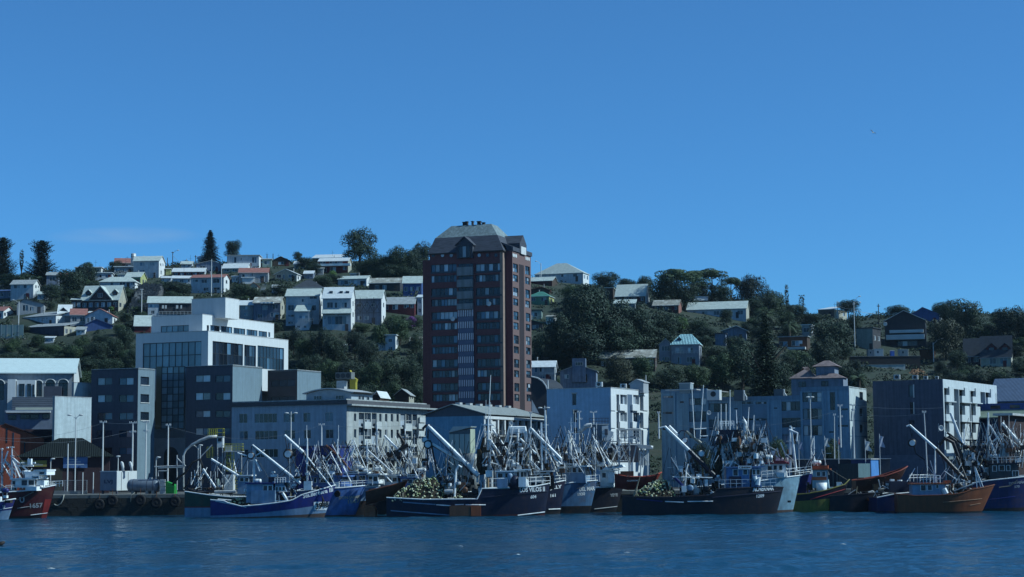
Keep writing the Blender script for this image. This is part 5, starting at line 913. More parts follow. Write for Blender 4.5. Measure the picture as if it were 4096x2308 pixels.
# construction yard on the right: retaining walls, spoil heap, site cabins
def yard():
 def wall_px(nm, lab, x0, x1, y0, y1, D, m, th=.6, cat='wall'):
  a, b_ = at(x0, y1, D), at(x1, y1, D); h = at(x0, y0, D).z - a.z; e = empty(nm, a, 0, lab, cat); d = b_ - a
  MB().prism([(0, 0, -4), (d.x, d.y, -4), (d.x, d.y, h), (0, 0, h)], (0, th, 0)).build('wall_face', m, e); MB().prism([(-.1, -.1, h), (d.x + .1, d.y - .1, h), (d.x + .1, d.y - .1, h + .15), (-.1, -.1, h + .15)], (0, th + .2, 0)).build('coping', CONC, e); return e
 D1 = hill_at(3560, 1470).y - 2
 wall_px('retaining_wall', 'long dark retaining wall under the site cabins', 3400, 3682, 1427, 1456, D1 + 5, mat('dark_wall', (.05, .045, .045), .9)); wall_px('broken_wall', 'pale broken plaster wall above the earth heap', 3402, 3622, 1460, 1500, D1, mat('pale_plaster', (.55, .58, .54), .85, var=.2, dirt=(.2, .2, .18), dirt_amt=.6))
 rng = random.Random(5); p = at(3640, 1520, D1 - 4); mb = MB(); rows = []
 for j in range(13):
  row = []
  for i in range(41):
   u, v = i / 40, j / 12; x = lerp(-8.5, 11, u); y = lerp(-7, 3, v)
   h = 4.2 * math.exp(-((x - 2) / 4.2) ** 2) + 2.6 * math.exp(-((x + 4.5) / 2.4) ** 2); h *= max(0, 1 - abs(v - .6) * 1.4); row.append((x, y, h + rng.uniform(-.25, .25) - .8))
  rows.append(row)
 mb.grid(rows); e = tag(mb.build('earth_heap', mat('ochre_earth', (.22, .115, .06), .95, var=.35, scale=.8, dirt=(.10, .07, .05), dirt_amt=.7), None, False, p), 'heap of bare ochre earth behind the dark block', 'earth heap', kind='thing')
 for (lab, x0, x1, y0, y1, m) in (('white ribbed site cabin on the retaining wall', 3497, 3534, 1396, 1426, W_WHITE), ('pale ribbed site cabin at the right of blue toilet', 3598, 3634, 1398, 1426, mat('cabin_grey', (.4, .45, .45), .6, corr=('X', .4))), ('grey site cabin with one window', 3473, 3496, 1400, 1426, WG)):
  a = at(x0, y1, D1 + 8); w = (x1 - x0) * mpp(D1 + 8); h = (y1 - y0) * mpp(D1 + 8); e = empty('site_cabin', a, 0, lab, 'cabin', 'site cabins above the retaining wall'); box_obj('cabin_shell', m, e, 0, 0, -.4, w, 2.4, h)
  for k in range(8): ubox('rib', m, e, w * (k + .4) / 8, -.05, 0, w * (k + .55) / 8, 0, h - .1)
  ubox('cabin_roof', R_GY, e, -.05, -.08, h, w + .05, 2.5, h + .1); ubox('cabin_window', G_DARK, e, w * .3, -.07, h * .45, w * .5, -.05, h * .75)
 a = at(3563, 1427, D1 + 8); e = empty('portable_toilet', a, 0, 'bright blue portable toilet between the site cabins', 'toilet'); TB = mat('toilet_blue', (.04, .13, .55), .5); box_obj('booth', TB, e, 0, 0, -.3, 1.15, 1.15, 1.75); box_obj('booth_roof', W_WHITE, e, -.06, -.06, 1.75, 1.2, 1.2, 1.98); ubox('door', mat('toilet_door', (.06, .18, .6), .5), e, .2, -.04, 0, .9, .01, 1.6)
 # stone slope, steps and retaining pieces on the left hill
 sp = hill_at(580, 1245).y - 1; ST = mat('fieldstone', (.12, .125, .13), .95, var=.5, scale=1.6, bump=.08)
 e = empty('stone_retaining_slope', at(580, 1245, sp), 0, 'rough grey stone retaining slope beside the steps', 'retaining wall'); P = [at(x, y, sp + d) - e.location for x, y, d in ((508, 1246, 0), (600, 1246, 0), (655, 1152, 16), (648, 1140, 18), (560, 1140, 18), (540, 1170, 10))]
 MB().prism([q + Vector((0, .3, -.3)) for q in P], (0, 3, -3)).build('stone_core', ST, e); rs = random.Random(3); sm = MB(); na = (P[1] - P[0]).cross(P[3] - P[0]).normalized(); na = -na if na.y > 0 else na
 for _ in range(520):
  u, v = rs.random(), rs.random(); q = (P[0].lerp(P[1], u)).lerp(P[4].lerp(P[3], u), v); r_ = rs.uniform(.25, .6); a_ = [q + Vector((math.cos(t + rs.uniform(-.3, .3)) * r_, 0, math.sin(t) * r_ * .7)) + na * rs.uniform(.05, .2) for t in (0, 1.05, 2.1, 3.14, 4.2, 5.2)]; sm.prism(a_, na * .3)
 tag(sm.build('stones', ST, e), kind='stuff')
 e = empty('hill_steps', at(545, 1300, sp - 6), 0, 'grey concrete steps climbing the left slope', 'steps'); a0, a1 = at(530, 1305, sp - 8) - e.location, at(556, 1242, sp + 2) - e.location
 for k in range(18): q = a0.lerp(a1, k / 17); ubox('step', CONC, e, q.x - .9, q.y - .3, q.z - 1.2, q.x + .9, q.y + .5, q.z + .12)
 for s_ in (-1, 1): MB().tube([a0 + Vector((s_, 0, .9)), a1 + Vector((s_, 0, .9))], .06, 4).build('handrail', W_STEEL, e)
 a0, a1 = hill_at(1040, 1188), hill_at(1066, 1130); e = empty('hill_steps', a0, 0, 'white-edged stairway climbing below the red-roofed house', 'steps')
 for k in range(16): q = (a1 - a0) * (k / 15); ubox('step', W_WHITE, e, q.x - .8, q.y - .4, q.z - 1.5, q.x + .8, q.y + .4, q.z + .5)
 g0 = hill_at(30, 1355); e = empty('terrace_fence', g0, 0, 'pale green terrace fence panels at far left', 'fence')
 for k in range(5):
  x = -3.6 + k * 1.7; ubox('fence_panel', mat('fence_green', (.28, .38, .36), .6), e, x, 0, .2, x + 1.6, .1, 4.2); ubox('fence_post', W_STEEL, e, x - .09, -.05, -.5, x + .0, .15, 4.4)
 ubox('fence_base', CONC, e, -4, -.1, -2, 5.2, .5, .2)
 # cylindrical tank of the crest house
 p = at(534, 1033, hill_at(560, 1100).y + 2); e = empty('water_tank', p, 0, 'steel cylindrical water tank standing beside the tall white house', 'tank'); MB().lathe([(.95, -6), (.95, 1.6), (.7, 1.8), (0, 1.85)], (0, 0, 0), 16).build('tank_drum', W_STEEL, e, True); MB().lathe([(1.02, 0), (1.02, .15)], (0, 0, .4), 16).build('tank_band', FRAME_D, e)
yard()
# ------------------------------------------------------------------ trees and undergrowth
def leafmat(nm, c1, c2):
 m = bpy.data.materials.new(nm); nt, N, L, b = _nodes(m); b.inputs['Roughness'].default_value = .65; b.inputs['Specular IOR Level'].default_value = .25
 tc = N.new('ShaderNodeTexCoord'); nz = N.new('ShaderNodeTexNoise'); nz.inputs['Scale'].default_value = 7; nz.inputs['Detail'].default_value = 4; L.new(tc.outputs['Object'], nz.inputs['Vector'])
 oi = N.new('ShaderNodeObjectInfo'); ad = N.new('ShaderNodeMath'); ad.operation = 'MULTIPLY_ADD'; ad.inputs[1].default_value = .5; L.new(oi.outputs['Random'], ad.inputs[0]); L.new(nz.outputs['Fac'], ad.inputs[2])
 mr = N.new('ShaderNodeMapRange'); mr.inputs['From Min'].default_value = .35; mr.inputs['From Max'].default_value = 1.1; L.new(ad.outputs[0], mr.inputs['Value'])
 mi = N.new('ShaderNodeMix'); mi.data_type = 'RGBA'; L.new(mr.outputs[0], mi.inputs['Factor']); mi.inputs[6].default_value = (*c1, 1); mi.inputs[7].default_value = (*c2, 1); L.new(mi.outputs[2], b.inputs['Base Color']); return m
L_DK = leafmat('dark_leaves', (.014, .027, .021), (.03, .054, .028)); L_MD = leafmat('mid_leaves', (.022, .042, .02), (.048, .082, .034)); L_OL = leafmat('olive_leaves', (.03, .036, .022), (.055, .062, .034))
L_LT = leafmat('light_leaves', (.06, .12, .04), (.12, .20, .06)); L_PU = leafmat('purple_flowers', (.12, .03, .16), (.22, .07, .28)); L_CE = leafmat('cedar_needles', (.010, .019, .016), (.021, .036, .025))
BARK = mat('bark', (.10, .075, .055), .95, var=.3, scale=3)
def quad(mb, c, n, s, rng, asp=1.0):
 n = n.normalized(); a = n.orthogonal().normalized(); a.rotate(Matrix.Rotation(rng.uniform(0, 6.28), 3, n)); b_ = n.cross(a)
 mb.face([c - a * s * asp, c - b_ * s * .6, c + a * s * asp, c + b_ * s * .6])
def rvec(rng):
 while True:
  v = Vector((rng.uniform(-1, 1), rng.uniform(-1, 1), rng.uniform(-1, 1)))
  if .05 < v.length < 1: return v.normalized()
def crown_round(seed, lobes=20, per=260, flat=1.0, spiky=0.0, lo=.22):
 """unit crown: width 1, height 1 (z 0..1)"""
 rng = random.Random(seed); mb = MB(); cs = []
 for i in range(lobes):
  v = rvec(rng); v.z = v.z * .95 + .1; r = rng.uniform(.13, .21); k = rng.uniform(.45, 1) ** .5; c = Vector((v.x * (.5 - r) * k, v.y * (.5 - r) * k, .56 + v.z * (.44 - r) * k)); cs.append((c, r))
 for i in range(9):
  a = i * .7 + rng.uniform(-.2, .2); k = rng.uniform(.2, .34); cs.append((Vector((math.cos(a) * k, math.sin(a) * k, rng.uniform(.16, .34))), rng.uniform(.13, .18)))
 cs.append((Vector((0, 0, .5)), .3)); cs.append((Vector((rng.uniform(-.1, .1), 0, .36)), .26))
 for (c, r) in cs:
  for _ in range(int(per * (r / .17) ** 2)):
   v = rvec(rng)
   if v.z < -.7 and rng.random() < .6: continue
   p = c + v * r * rng.uniform(.8, 1.06); quad(mb, p, v + rvec(rng) * .36, rng.uniform(.012, .024), rng)
 for _ in range(int(60 * spiky)):
  (c, r) = rng.choice(cs[:-2]); v = rvec(rng); v.z = abs(v.z) + .4; v.normalize(); p = c + v * r
  for t in range(7): quad(mb, p + Vector((v.x * .3, v.y * .3, 1)).normalized() * t * .012, rvec(rng), .013 * (1 - t / 9), rng, 1.3)
 for v in range(len(mb.v)): x, y, z = mb.v[v]; mb.v[v] = (x, y, lo * .3 + z * (1 - lo * .3) if z > 0 else z)
 return mb
def crown_tier(seed, levels=22, droop=.25, power=1.0, nb=9, blunt=.1, dome=False):
 rng = random.Random(seed); mb = MB()
 for i in range(levels):
  t = i / (levels - 1); z = .06 + .92 * t; rad = .5 * ((1 - t) ** power + blunt * (1 - t)) / (1 + blunt) + .02; rad = .5 * math.sqrt(max(.02, 1 - t ** 2.6)) * (.72 + .28 * math.sin(t * 9)) if dome else rad; rad *= rng.uniform(.8, 1.1)
  for k in range(nb):
   w = 6.283 * k / nb + rng.uniform(-.35, .35); L_ = rad * rng.uniform(.65, 1.12); n = max(8, int(L_ * 120))
   for j in range(n):
    s = (j + rng.random()) / n; zz = z + L_ * (-droop * s * s + .1 * s) + rng.uniform(-.012, .012); wd = .06 * L_ * (1 - s) + .01; off = rng.uniform(-wd, wd) * 4
    p = Vector((math.cos(w) * L_ * s - math.sin(w) * off, math.sin(w) * L_ * s + math.cos(w) * off, zz)); quad(mb, p, Vector((rng.uniform(-.5, .5), rng.uniform(-.5, .5), 1)), rng.uniform(.02, .034) * (1.15 - .5 * s), rng, 1.2)
 return mb
def crown_umbrella(seed):
 rng = random.Random(seed); mb = MB()
 for i in range(13):
  a = rng.uniform(0, 6.28); k = rng.uniform(.05, .38) if i else 0; c = Vector((math.cos(a) * k, math.sin(a) * k, .8 - k * k * 1.1 + rng.uniform(-.04, .04)))
  for _ in range(330):
   v = rvec(rng); p = c + Vector((v.x * .17, v.y * .17, v.z * .075 + (.03 if v.z > 0 else 0))); quad(mb, p, v + rvec(rng) * .5, rng.uniform(.012, .022), rng)
 return mb
CROWNS = {'round': [crown_round(s) for s in (1, 2, 3, 4)], 'bushy': [crown_round(s, 30, 190, lo=.05) for s in (11, 12, 13)], 'spiky': [crown_round(21, 22, 260, spiky=1.6), crown_round(22, 18, 260, spiky=1.2)],
    'cedar': [crown_tier(31, 22, -.25, nb=13, dome=True), crown_tier(32, 20, -.3, nb=13, dome=True)], 'norfolk': [crown_tier(41, 24, .2, power=.8, nb=14)], 'conifer': [crown_tier(42, 24, .25, power=.62, nb=14)], 'umbrella': [crown_umbrella(51), crown_umbrella(52)]}
_cm = {}
def crown_data(kind, i, m):
 k = (kind, i, m.name)
 if k not in _cm: _cm[k] = CROWNS[kind][i].mesh('crown_' + kind, m)
 return _cm[k]
def trunk_mesh(seed, bare=.3):
 rng = random.Random(seed); mb = MB(); mb.tube([(0, 0, -.15), (.01, 0, .2), (-.01, .01, .5), (.01, 0, .8)], [.035, .028, .02, .008], 7)
 for k in range(7):
  a = rng.uniform(0, 6.28); z = rng.uniform(.2, .5); d = rng.uniform(.2, .34); mb.tube([(0, 0, z), (math.cos(a) * d * .5, math.sin(a) * d * .5, z + .1), (math.cos(a) * d, math.sin(a) * d, z + .24)], [.014, .01, .004], 5)
 return mb.mesh('trunk', BARK)
TRUNKS = [trunk_mesh(s) for s in (1, 2, 3)]
_tn = 0; AUTO = set(); USED = set()
def near_label(label, x, y, hw):
 """name a tree by its look and the house it grows beside"""
 kind = label.split(' in ')[0].split(' on ')[0].split(' squeezed')[0].split(' filling')[0].split(' between')[0].split(' under')[0].split(' with')[0]
 for sz in (('large ' if hw > 45 else 'small ' if hw < 24 else ''), 'leafy ', 'full '):
  for L_, a, c, d, f in sorted(HLAB, key=lambda q: math.hypot((q[1] + q[2]) / 2 - x, (q[3] + q[4]) / 2 - y))[:14]:
   dx, dy = x - (a + c) / 2, y - (d + f) / 2; r_ = math.hypot(dx, dy); w = 'to the right of' if dx > abs(dy) else 'to the left of' if -dx > abs(dy) else 'below' if dy > 0 else 'above'
   t = sz + kind + (' close ' if r_ < 70 else ' ') + w + ' the ' + L_
   if len(t.split()) <= 16 and t not in USED: USED.add(t); return t
 return label
def tree(label, x, yb, yt, hw, kind='round', m=None, group=None, D=None, name='tree', cat='tree'):
 global _tn; _tn += 1; rng = random.Random(_tn)
 if group in AUTO: label = near_label(label, x, (yb + yt) / 2, hw)
 g = hill_at(x, yb) if D is None else at(x, yb, D); h = at(x, yt, g.y).z - g.z; w = 2.15 * hw * mpp(g.y)
 e = empty(name, g, rng.uniform(0, 6.28), label, cat, group); i = rng.randrange(len(CROWNS[kind])); m = m or L_DK
 link('crown', crown_data(kind, i, m), e, (0, 0, 0), 0, (w, w, h)); link('trunk', TRUNKS[_tn % 3], e, (0, 0, 0), 0, (h * .9, h * .9, h * .95)); return e
T = tree
AUTO |= {'trees crowding the crest left of the tower', 'wooded slope below the white terraced houses', 'bushes on the left lower slope', 'dark wood right of the tower', 'umbrella pines on the right crest', 'trees under the umbrella pines', 'broadleaf trees around the villas', 'bushes below the A-frame house', 'thickets between the left houses', 'thickets near the tower houses', 'thickets above the balcony block', 'thickets above the teal block', 'thickets on the right bank', 'thickets on the left lower slope'}
g1 = 'dark cedars on the left crest'
T('broad dark cedar cut by the left edge', 10, 1130, 950, 62, 'cedar', L_CE, g1); T('big ragged dark cedar, second from the left edge', 165, 1140, 962, 72, 'cedar', L_CE, g1)
T('dark bushy tree behind the blue-grey two-level house', 285, 1185, 1062, 72, 'bushy', L_DK); T('dark tree rising between flat house and cedars', 350, 1140, 1050, 48, 'bushy', L_DK); T('low domed tree on the crest over flat roof', 352, 1080, 1046, 24, 'round', L_MD); T('dark tree left of the red-roofed crest house', 462, 1088, 1036, 30, 'round', L_DK); T('dense shrub tree below the big ragged cedar', 120, 1160, 1095, 70, 'bushy', L_DK); T('bushy tree between cedar and left edge house', 40, 1135, 1090, 50, 'bushy', L_DK); T('dark tree right of the white two-storey house', 205, 1215, 1130, 50, 'bushy', L_DK)
T('tall layered conifer on the crest above the zinc shed', 840, 1050, 920, 46, 'conifer', L_CE); T('smooth rounded tree on the crest beside white box house', 930, 1042, 950, 38, 'round', L_DK)
T('tall dome tree with bristly top on the crest left of tower', 1440, 1060, 908, 80, 'spiky', L_DK); g2 = 'trees crowding the crest left of the tower'
for (x, yb, yt, hw, k) in ((1525, 1115, 1005, 62, 'bushy'), (1600, 1120, 975, 60, 'round'), (1655, 1120, 985, 52, 'bushy'), (1470, 1110, 1040, 60, 'bushy'), (1560, 1130, 1050, 60, 'bushy'), (1630, 1130, 1060, 55, 'bushy')): T('dark green tree in the thicket on the crest left of tower', x, yb, yt, hw, k, L_DK, g2)
T('spreading tree top touching the tower roofline at left', 1690, 1090, 960, 42, 'spiky', L_DK); T('small pointed tree on the crest right of brown cabin', 1190, 1045, 1004, 22, 'spiky', L_DK); T('clipped dark hedge tree behind the crest cabin', 1225, 1075, 1022, 45, 'bushy', L_DK)
T('bright green bush beside the dark red terraced house', 1332, 1112, 1078, 20, 'bushy', L_LT, cat='bush', name='bush'); T('dark clump left of the dark red terraced house', 1255, 1100, 1048, 40, 'bushy', L_DK); T('low green clump below dark red terraced house', 1290, 1150, 1098, 45, 'bushy', L_MD)
T('dark hedge mass left of the balcony house', 715, 1195, 1122, 62, 'bushy', L_DK); T('hedge clump below the zinc shed', 660, 1180, 1125, 40, 'bushy', L_DK); T('hedge mass right of the balcony house', 965, 1200, 1128, 52, 'bushy', L_DK); T('dark shrub by the white-edged stairway', 1020, 1205, 1145, 40, 'bushy', L_DK); T('dark shrub under the beige bungalow', 1120, 1190, 1130, 45, 'bushy', L_DK); T('garden tree right of the sage chalet roof', 505, 1200, 1145, 28, 'round', L_MD); T('small bright tree before the dark chalet', 446, 1246, 1222, 13, 'round', L_LT); T('dark tree beside the stone slope top', 690, 1215, 1160, 45, 'bushy', L_DK)
g3 = 'wooded slope below the white terraced houses'
rng = random.Random(9)
for (x, yb, yt, hw, k, m) in ((1175, 1425, 1305, 50, 'round', L_DK), (1220, 1450, 1340, 52, 'bushy', L_MD), (1285, 1460, 1300, 55, 'round', L_DK), (1345, 1470, 1340, 55, 'bushy', L_DK), (1240, 1530, 1405, 60, 'round', L_DK), (1320, 1560, 1430, 60, 'bushy', L_MD), (1420, 1440, 1310, 48, 'round', L_DK), (1470, 1480, 1345, 55, 'bushy', L_DK), (1400, 1560, 1435, 62, 'round', L_DK), (1480, 1580, 1440, 62, 'bushy', L_MD), (1560, 1575, 1415, 60, 'round', L_DK), (1640, 1570, 1420, 58, 'bushy', L_DK), (1520, 1400, 1290, 42, 'bushy', L_MD), (1600, 1380, 1262, 48, 'round', L_MD), (1665, 1420, 1330, 40, 'bushy', L_DK), (1680, 1510, 1400, 45, 'round', L_DK), (1560, 1350, 1270, 40, 'bushy', L_DK), (1130, 1480, 1380, 40, 'bushy', L_DK), (1345, 1630, 1510, 60, 'bushy', L_DK), (1450, 1640, 1520, 60, 'round', L_DK), (1560, 1645, 1520, 60, 'bushy', L_MD), (1665, 1640, 1530, 50, 'round', L_DK), (1250, 1610, 1500, 60, 'bushy', L_DK), (1100, 1330, 1280, 40, 'bushy', L_DK), (1450, 1330, 1290, 40, 'bushy', L_MD)):
 T('green tree in the wooded slope between white terraced houses and tower', x, yb, yt, hw, k, m, g3)
T('purple flowering shrub left of the brick tower', 1642, 1318, 1262, 30, 'bushy', L_PU, cat='bush', name='bush')
g4 = 'bushes on the left lower slope'
for (x, yb, yt, hw) in ((500, 1420, 1290, 44), (455, 1440, 1340, 48), (395, 1460, 1350, 46), (330, 1420, 1340, 40), (285, 1440, 1375, 45), (210, 1430, 1370, 40), (150, 1390, 1335, 34), (60, 1400, 1350, 30), (350, 1500, 1420, 60), (440, 1520, 1420, 60), (520, 1500, 1390, 40), (250, 1500, 1430, 60), (150, 1470, 1400, 60), (50, 1470, 1400, 60), (480, 1340, 1290, 30), (330, 1560, 1470, 60), (100, 1330, 1300, 25)): T('dark green bush on the slope above the arcaded hall', x, yb, yt, hw, 'bushy', L_DK if x % 3 else L_MD, g4, cat='bush', name='bush')
# right of the tower
g5 = 'dark wood right of the tower'
for (x, yb, yt, hw, k) in ((2335, 1440, 1128, 118, 'bushy'), (2250, 1450, 1240, 88, 'round'), (2440, 1440, 1168, 112, 'round'), (2545, 1420, 1205, 95, 'bushy'), (2640, 1400, 1232, 88, 'round'), (2170, 1460, 1330, 60, 'bushy'), (2330, 1470, 1300, 110, 'bushy'), (2470, 1450, 1290, 110, 'bushy'), (2590, 1420, 1300, 90, 'bushy'), (2370, 1250, 1122, 80, 'bushy'), (2700, 1330, 1255, 60, 'bushy')): T('huge dark evergreen in the wood right of the tower', x, yb, yt, hw, k, L_DK, g5)
T('bristly dark tree on the crest right of white hall', 2425, 1170, 1083, 62, 'spiky', L_DK); T('low dark crest tree right of the bristly one', 2505, 1165, 1112, 52, 'bushy', L_DK); T('leaning crest tree left of the umbrella pines', 2580, 1190, 1098, 42, 'round', L_DK)
g6 = 'umbrella pines on the right crest'
for (x, yb, yt, hw) in ((2690, 1230, 1060, 85), (2770, 1230, 1068, 70), (2850, 1215, 1062, 72), (2925, 1215, 1098, 45)): T('umbrella pine with flat dark crown on the right crest', x, yb, yt, hw, 'umbrella', L_MD, g6)
for (x, yb, yt, hw) in ((2660, 1225, 1085, 70), (2740, 1235, 1120, 70), (2800, 1200, 1110, 50), (2880, 1215, 1130, 60)): T('dense tree under the umbrella pines', x, yb, yt, hw, 'bushy', L_DK, 'trees under the umbrella pines')
T('black saw-toothed cypress clump on the right crest', 3005, 1230, 1094, 76, 'spiky', L_CE); T('rounded tree sloping down right of the cypress clump', 3085, 1262, 1155, 70, 'bushy', L_DK); T('low tree below the saw-toothed cypress', 3010, 1265, 1185, 60, 'bushy', L_DK); T('shrub on the ridge left of corrugated shed', 3175, 1290, 1215, 60, 'bushy', L_DK); T('ridge shrub before the corrugated shed', 3250, 1300, 1245, 55, 'bushy', L_DK)
T('tall layered Norfolk pine rising behind the teal block', 3066, 1620, 1262, 92, 'norfolk', L_DK, D=405)
g7 = 'broadleaf trees around the villas'
for (x, yb, yt, hw, k, m) in ((2970, 1560, 1345, 80, 'bushy', L_DK), (2890, 1560, 1400, 70, 'round', L_MD), (2720, 1330, 1262, 42, 'bushy', L_LT), (2790, 1345, 1275, 52, 'round', L_MD), (2830, 1370, 1300, 50, 'bushy', L_DK), (2905, 1300, 1228, 32, 'round', L_DK), (3325, 1450, 1262, 92, 'round', L_DK), (3300, 1480, 1340, 60, 'bushy', L_DK), (2860, 1460, 1370, 60, 'bushy', L_DK), (2940, 1420, 1330, 50, 'bushy', L_DK), (3190, 1480, 1395, 60, 'bushy', L_MD), (3230, 1540, 1420, 60, 'bushy', L_DK), (3160, 1350, 1290, 40, 'bushy', L_DK), (2790, 1560, 1450, 60, 'bushy', L_MD), (2680, 1560, 1460, 60, 'bushy', L_DK), (3130, 1570, 1440, 60, 'bushy', L_DK), (3000, 1330, 1270, 50, 'bushy', L_MD), (3380, 1560, 1440, 50, 'bushy', L_DK)): T('green tree between the villas above the teal block', x, yb, yt, hw, k, m, g7)
T('round grey-green tree before the patched-roof house', 2470, 1550, 1412, 70, 'round', L_OL); T('leafy tree right of the grey-green one before patched roof', 2570, 1540, 1406, 52, 'round', L_MD); T('hedge in front of the weathered blue house', 2330, 1560, 1508, 70, 'bushy', L_MD, cat='hedge', name='hedge'); T('hedge corner by the tower foot house', 2220, 1560, 1510, 40, 'bushy', L_MD, cat='hedge', name='hedge')
T('dark bristly tree by the utility poles', 3420, 1340, 1252, 38, 'spiky', L_DK)
T('massive dark tree at right with lobed crown', 3865, 1390, 1170, 82, 'round', L_DK); T('dark shoulder tree left of the massive one', 3800, 1330, 1192, 46, 'bushy', L_DK); T('small grey-green tree behind blue roof', 3762, 1290, 1204, 42, 'round', L_MD); T('flat-topped tree over the dark gabled house', 3590, 1270, 1218, 58, 'round', L_DK); T('olive-brown tree right of the balcony bands', 3785, 1440, 1252, 80, 'bushy', L_OL); T('broad tree at the right edge crest', 4032, 1400, 1204, 70, 'round', L_DK); T('dark tree filling the right edge', 4100, 1400, 1230, 50, 'bushy', L_DK); T('bush between massive tree and A-frame', 3955, 1380, 1290, 60, 'bushy', L_DK); T('bush left of the slate wing', 3830, 1480, 1390, 45, 'bushy', L_DK)
for (x, yb, yt, hw) in ((3820, 1560, 1480, 55), (3920, 1570, 1480, 60), (4020, 1570, 1490, 60), (3870, 1520, 1450, 40), (4080, 1500, 1430, 40), (3760, 1500, 1440, 30), (3980, 1620, 1540, 60)): T('bush on the bank below the A-frame house', x, yb, yt, hw, 'bushy', L_MD if x % 2 else L_DK, 'bushes below the A-frame house', cat='bush', name='bush')
T('street tree before the teal block, right of the masts', 3330, 1900, 1745, 42, 'bushy', L_MD, D=345); T('street tree before the teal block, behind red-roofed boat', 3110, 1900, 1742, 45, 'bushy', L_MD, D=345); T('street bush behind the raised boom', 2810, 1900, 1760, 50, 'bushy', L_DK, D=345)
# filler trees: thickets in the gaps between the houses
def thicket(lab, grp, x0, x1, y0, y1, n, seed, hmin, hmax):
 rng = random.Random(seed); done = 0
 for _ in range(n * 14):
  if done >= n: break
  x, yb = rng.uniform(x0, x1), rng.uniform(y0, y1); hw = rng.uniform(hmin, hmax); yt = yb - hw * rng.uniform(1.2, 2.0)
  if any(x + hw * .8 > a and x - hw * .8 < c and yt < f and yb > d and yb > f - 6 for a, c, d, f in HRECT): continue
  if any(a - 4 < x < c + 4 and d + 18 < yb < f + 3 for a, c, d, f in HRECT): continue
  T(lab, x, yb, yt, hw, rng.choice(('bushy', 'bushy', 'round')), rng.choice((L_DK, L_DK, L_MD)), grp); done += 1
thicket('dark bushy tree squeezed between the hillside houses at left', 'thickets between the left houses', 0, 1160, 1120, 1330, 52, 61, 16, 34); thicket('dark bushy tree squeezed between terraced houses near tower', 'thickets near the tower houses', 1160, 1690, 1090, 1330, 26, 62, 18, 36)
thicket('dark tree filling the slope above the balcony block', 'thickets above the balcony block', 2130, 2650, 1180, 1560, 26, 63, 30, 60); thicket('dark tree filling the slope above the teal block', 'thickets above the teal block', 2650, 3420, 1230, 1580, 46, 64, 28, 58); thicket('dark tree filling the right bank behind the dark slab block', 'thickets on the right bank', 3790, 4110, 1300, 1570, 30, 65, 26, 50); thicket('low dark tree on the slope above arcaded hall and office', 'thickets on the left lower slope', 0, 560, 1330, 1520, 22, 66, 24, 46)
# bare poplars
def bare(label, x, yb, yt, n, sp):
 g = hill_at(x, yb); h = at(x, yt, g.y).z - g.z; e = empty('bare_tree', g, 0, label, 'tree'); rng = random.Random(int(x)); mb = MB(); mb.tube([(0, 0, -1), (0, 0, h * .4)], .25, 6).build('trunk', BARK, e); lb = MB()
 for k in range(n): a = rng.uniform(-1, 1) * sp; lb.tube([(a * .2, 0, h * .15), (a * .8, rng.uniform(-.5, .5), h * .5), (a, rng.uniform(-.6, .6), h * rng.uniform(.75, 1))], [.16, .1, .03], 4)
 for _ in range(120): a = rng.uniform(-1, 1); z = rng.uniform(.3, 1) ; quad(lb, Vector((a * sp * .9 * (1.15 - z * .5), rng.uniform(-.6, .6), h * z)), rvec(rng), .28, rng, 1.6)
 tag(lb.build('crown', L_OL, e), kind=None)
bare('thin bare poplar between two left cedars', 86, 1100, 998, 7, .9); bare('slender pointed poplar on the right crest', 3148, 1240, 1138, 4, .8); bare('cluster of bare upright poplars right of slender one', 3208, 1270, 1180, 9, 1.6)
# palms
def palm(label, x, yc, rad, yb, D=None):
 g = hill_at(x, yb) if D is None else at(x, yb, D); c = at(x, yc, g.y) - g; r = rad * mpp(g.y); e = empty('palm_tree', g, 0, label, 'palm'); rng = random.Random(int(x))
 MB().tube([(0, 0, -2), (c.x * .3, 0, c.z * .5), (c.x, 0, c.z)], [.5, .42, .36], 9).build('trunk', BARK, e); fm = mat('palm_green', (.09, .12, .06), .5, var=.2); fr = MB()
 for k in range(40):
  a = rng.uniform(0, 6.28); up = rng.uniform(-.35, 1.0); d = Vector((math.cos(a), math.sin(a), 0)); pts = [Vector((c.x, 0, c.z)) + d * r * s * math.cos(up * .8) + Vector((0, 0, r * (up * s - .75 * s * s))) for s in [j / 8 for j in range(9)]]
  for j in range(1, 9):
   t = (pts[j] - pts[j - 1]).normalized(); sd_ = t.cross(Vector((0, 0, 1)));
   if sd_.length < .01: continue
   sd_.normalize(); w = r * .16 * math.sin(math.pi * min(1, j / 9 + .1))
   for s_ in (-1, 1):
    for q in (0, .5): p0 = pts[j - 1].lerp(pts[j], q); fr.face([p0, p0 + t * r * .05, p0 + sd_ * s_ * w + t * r * .09 - Vector((0, 0, w * .5))])
 fr.build('fronds', fm, e)
palm('feathery palm on the slope below the cypress clump', 3062, 1252, 52, 1330); palm('feathery palm beside the brown modern house', 3158, 1300, 46, 1370); palm('palm between the teal block and the dark slab block', 3436, 1512, 58, 1700, 380)
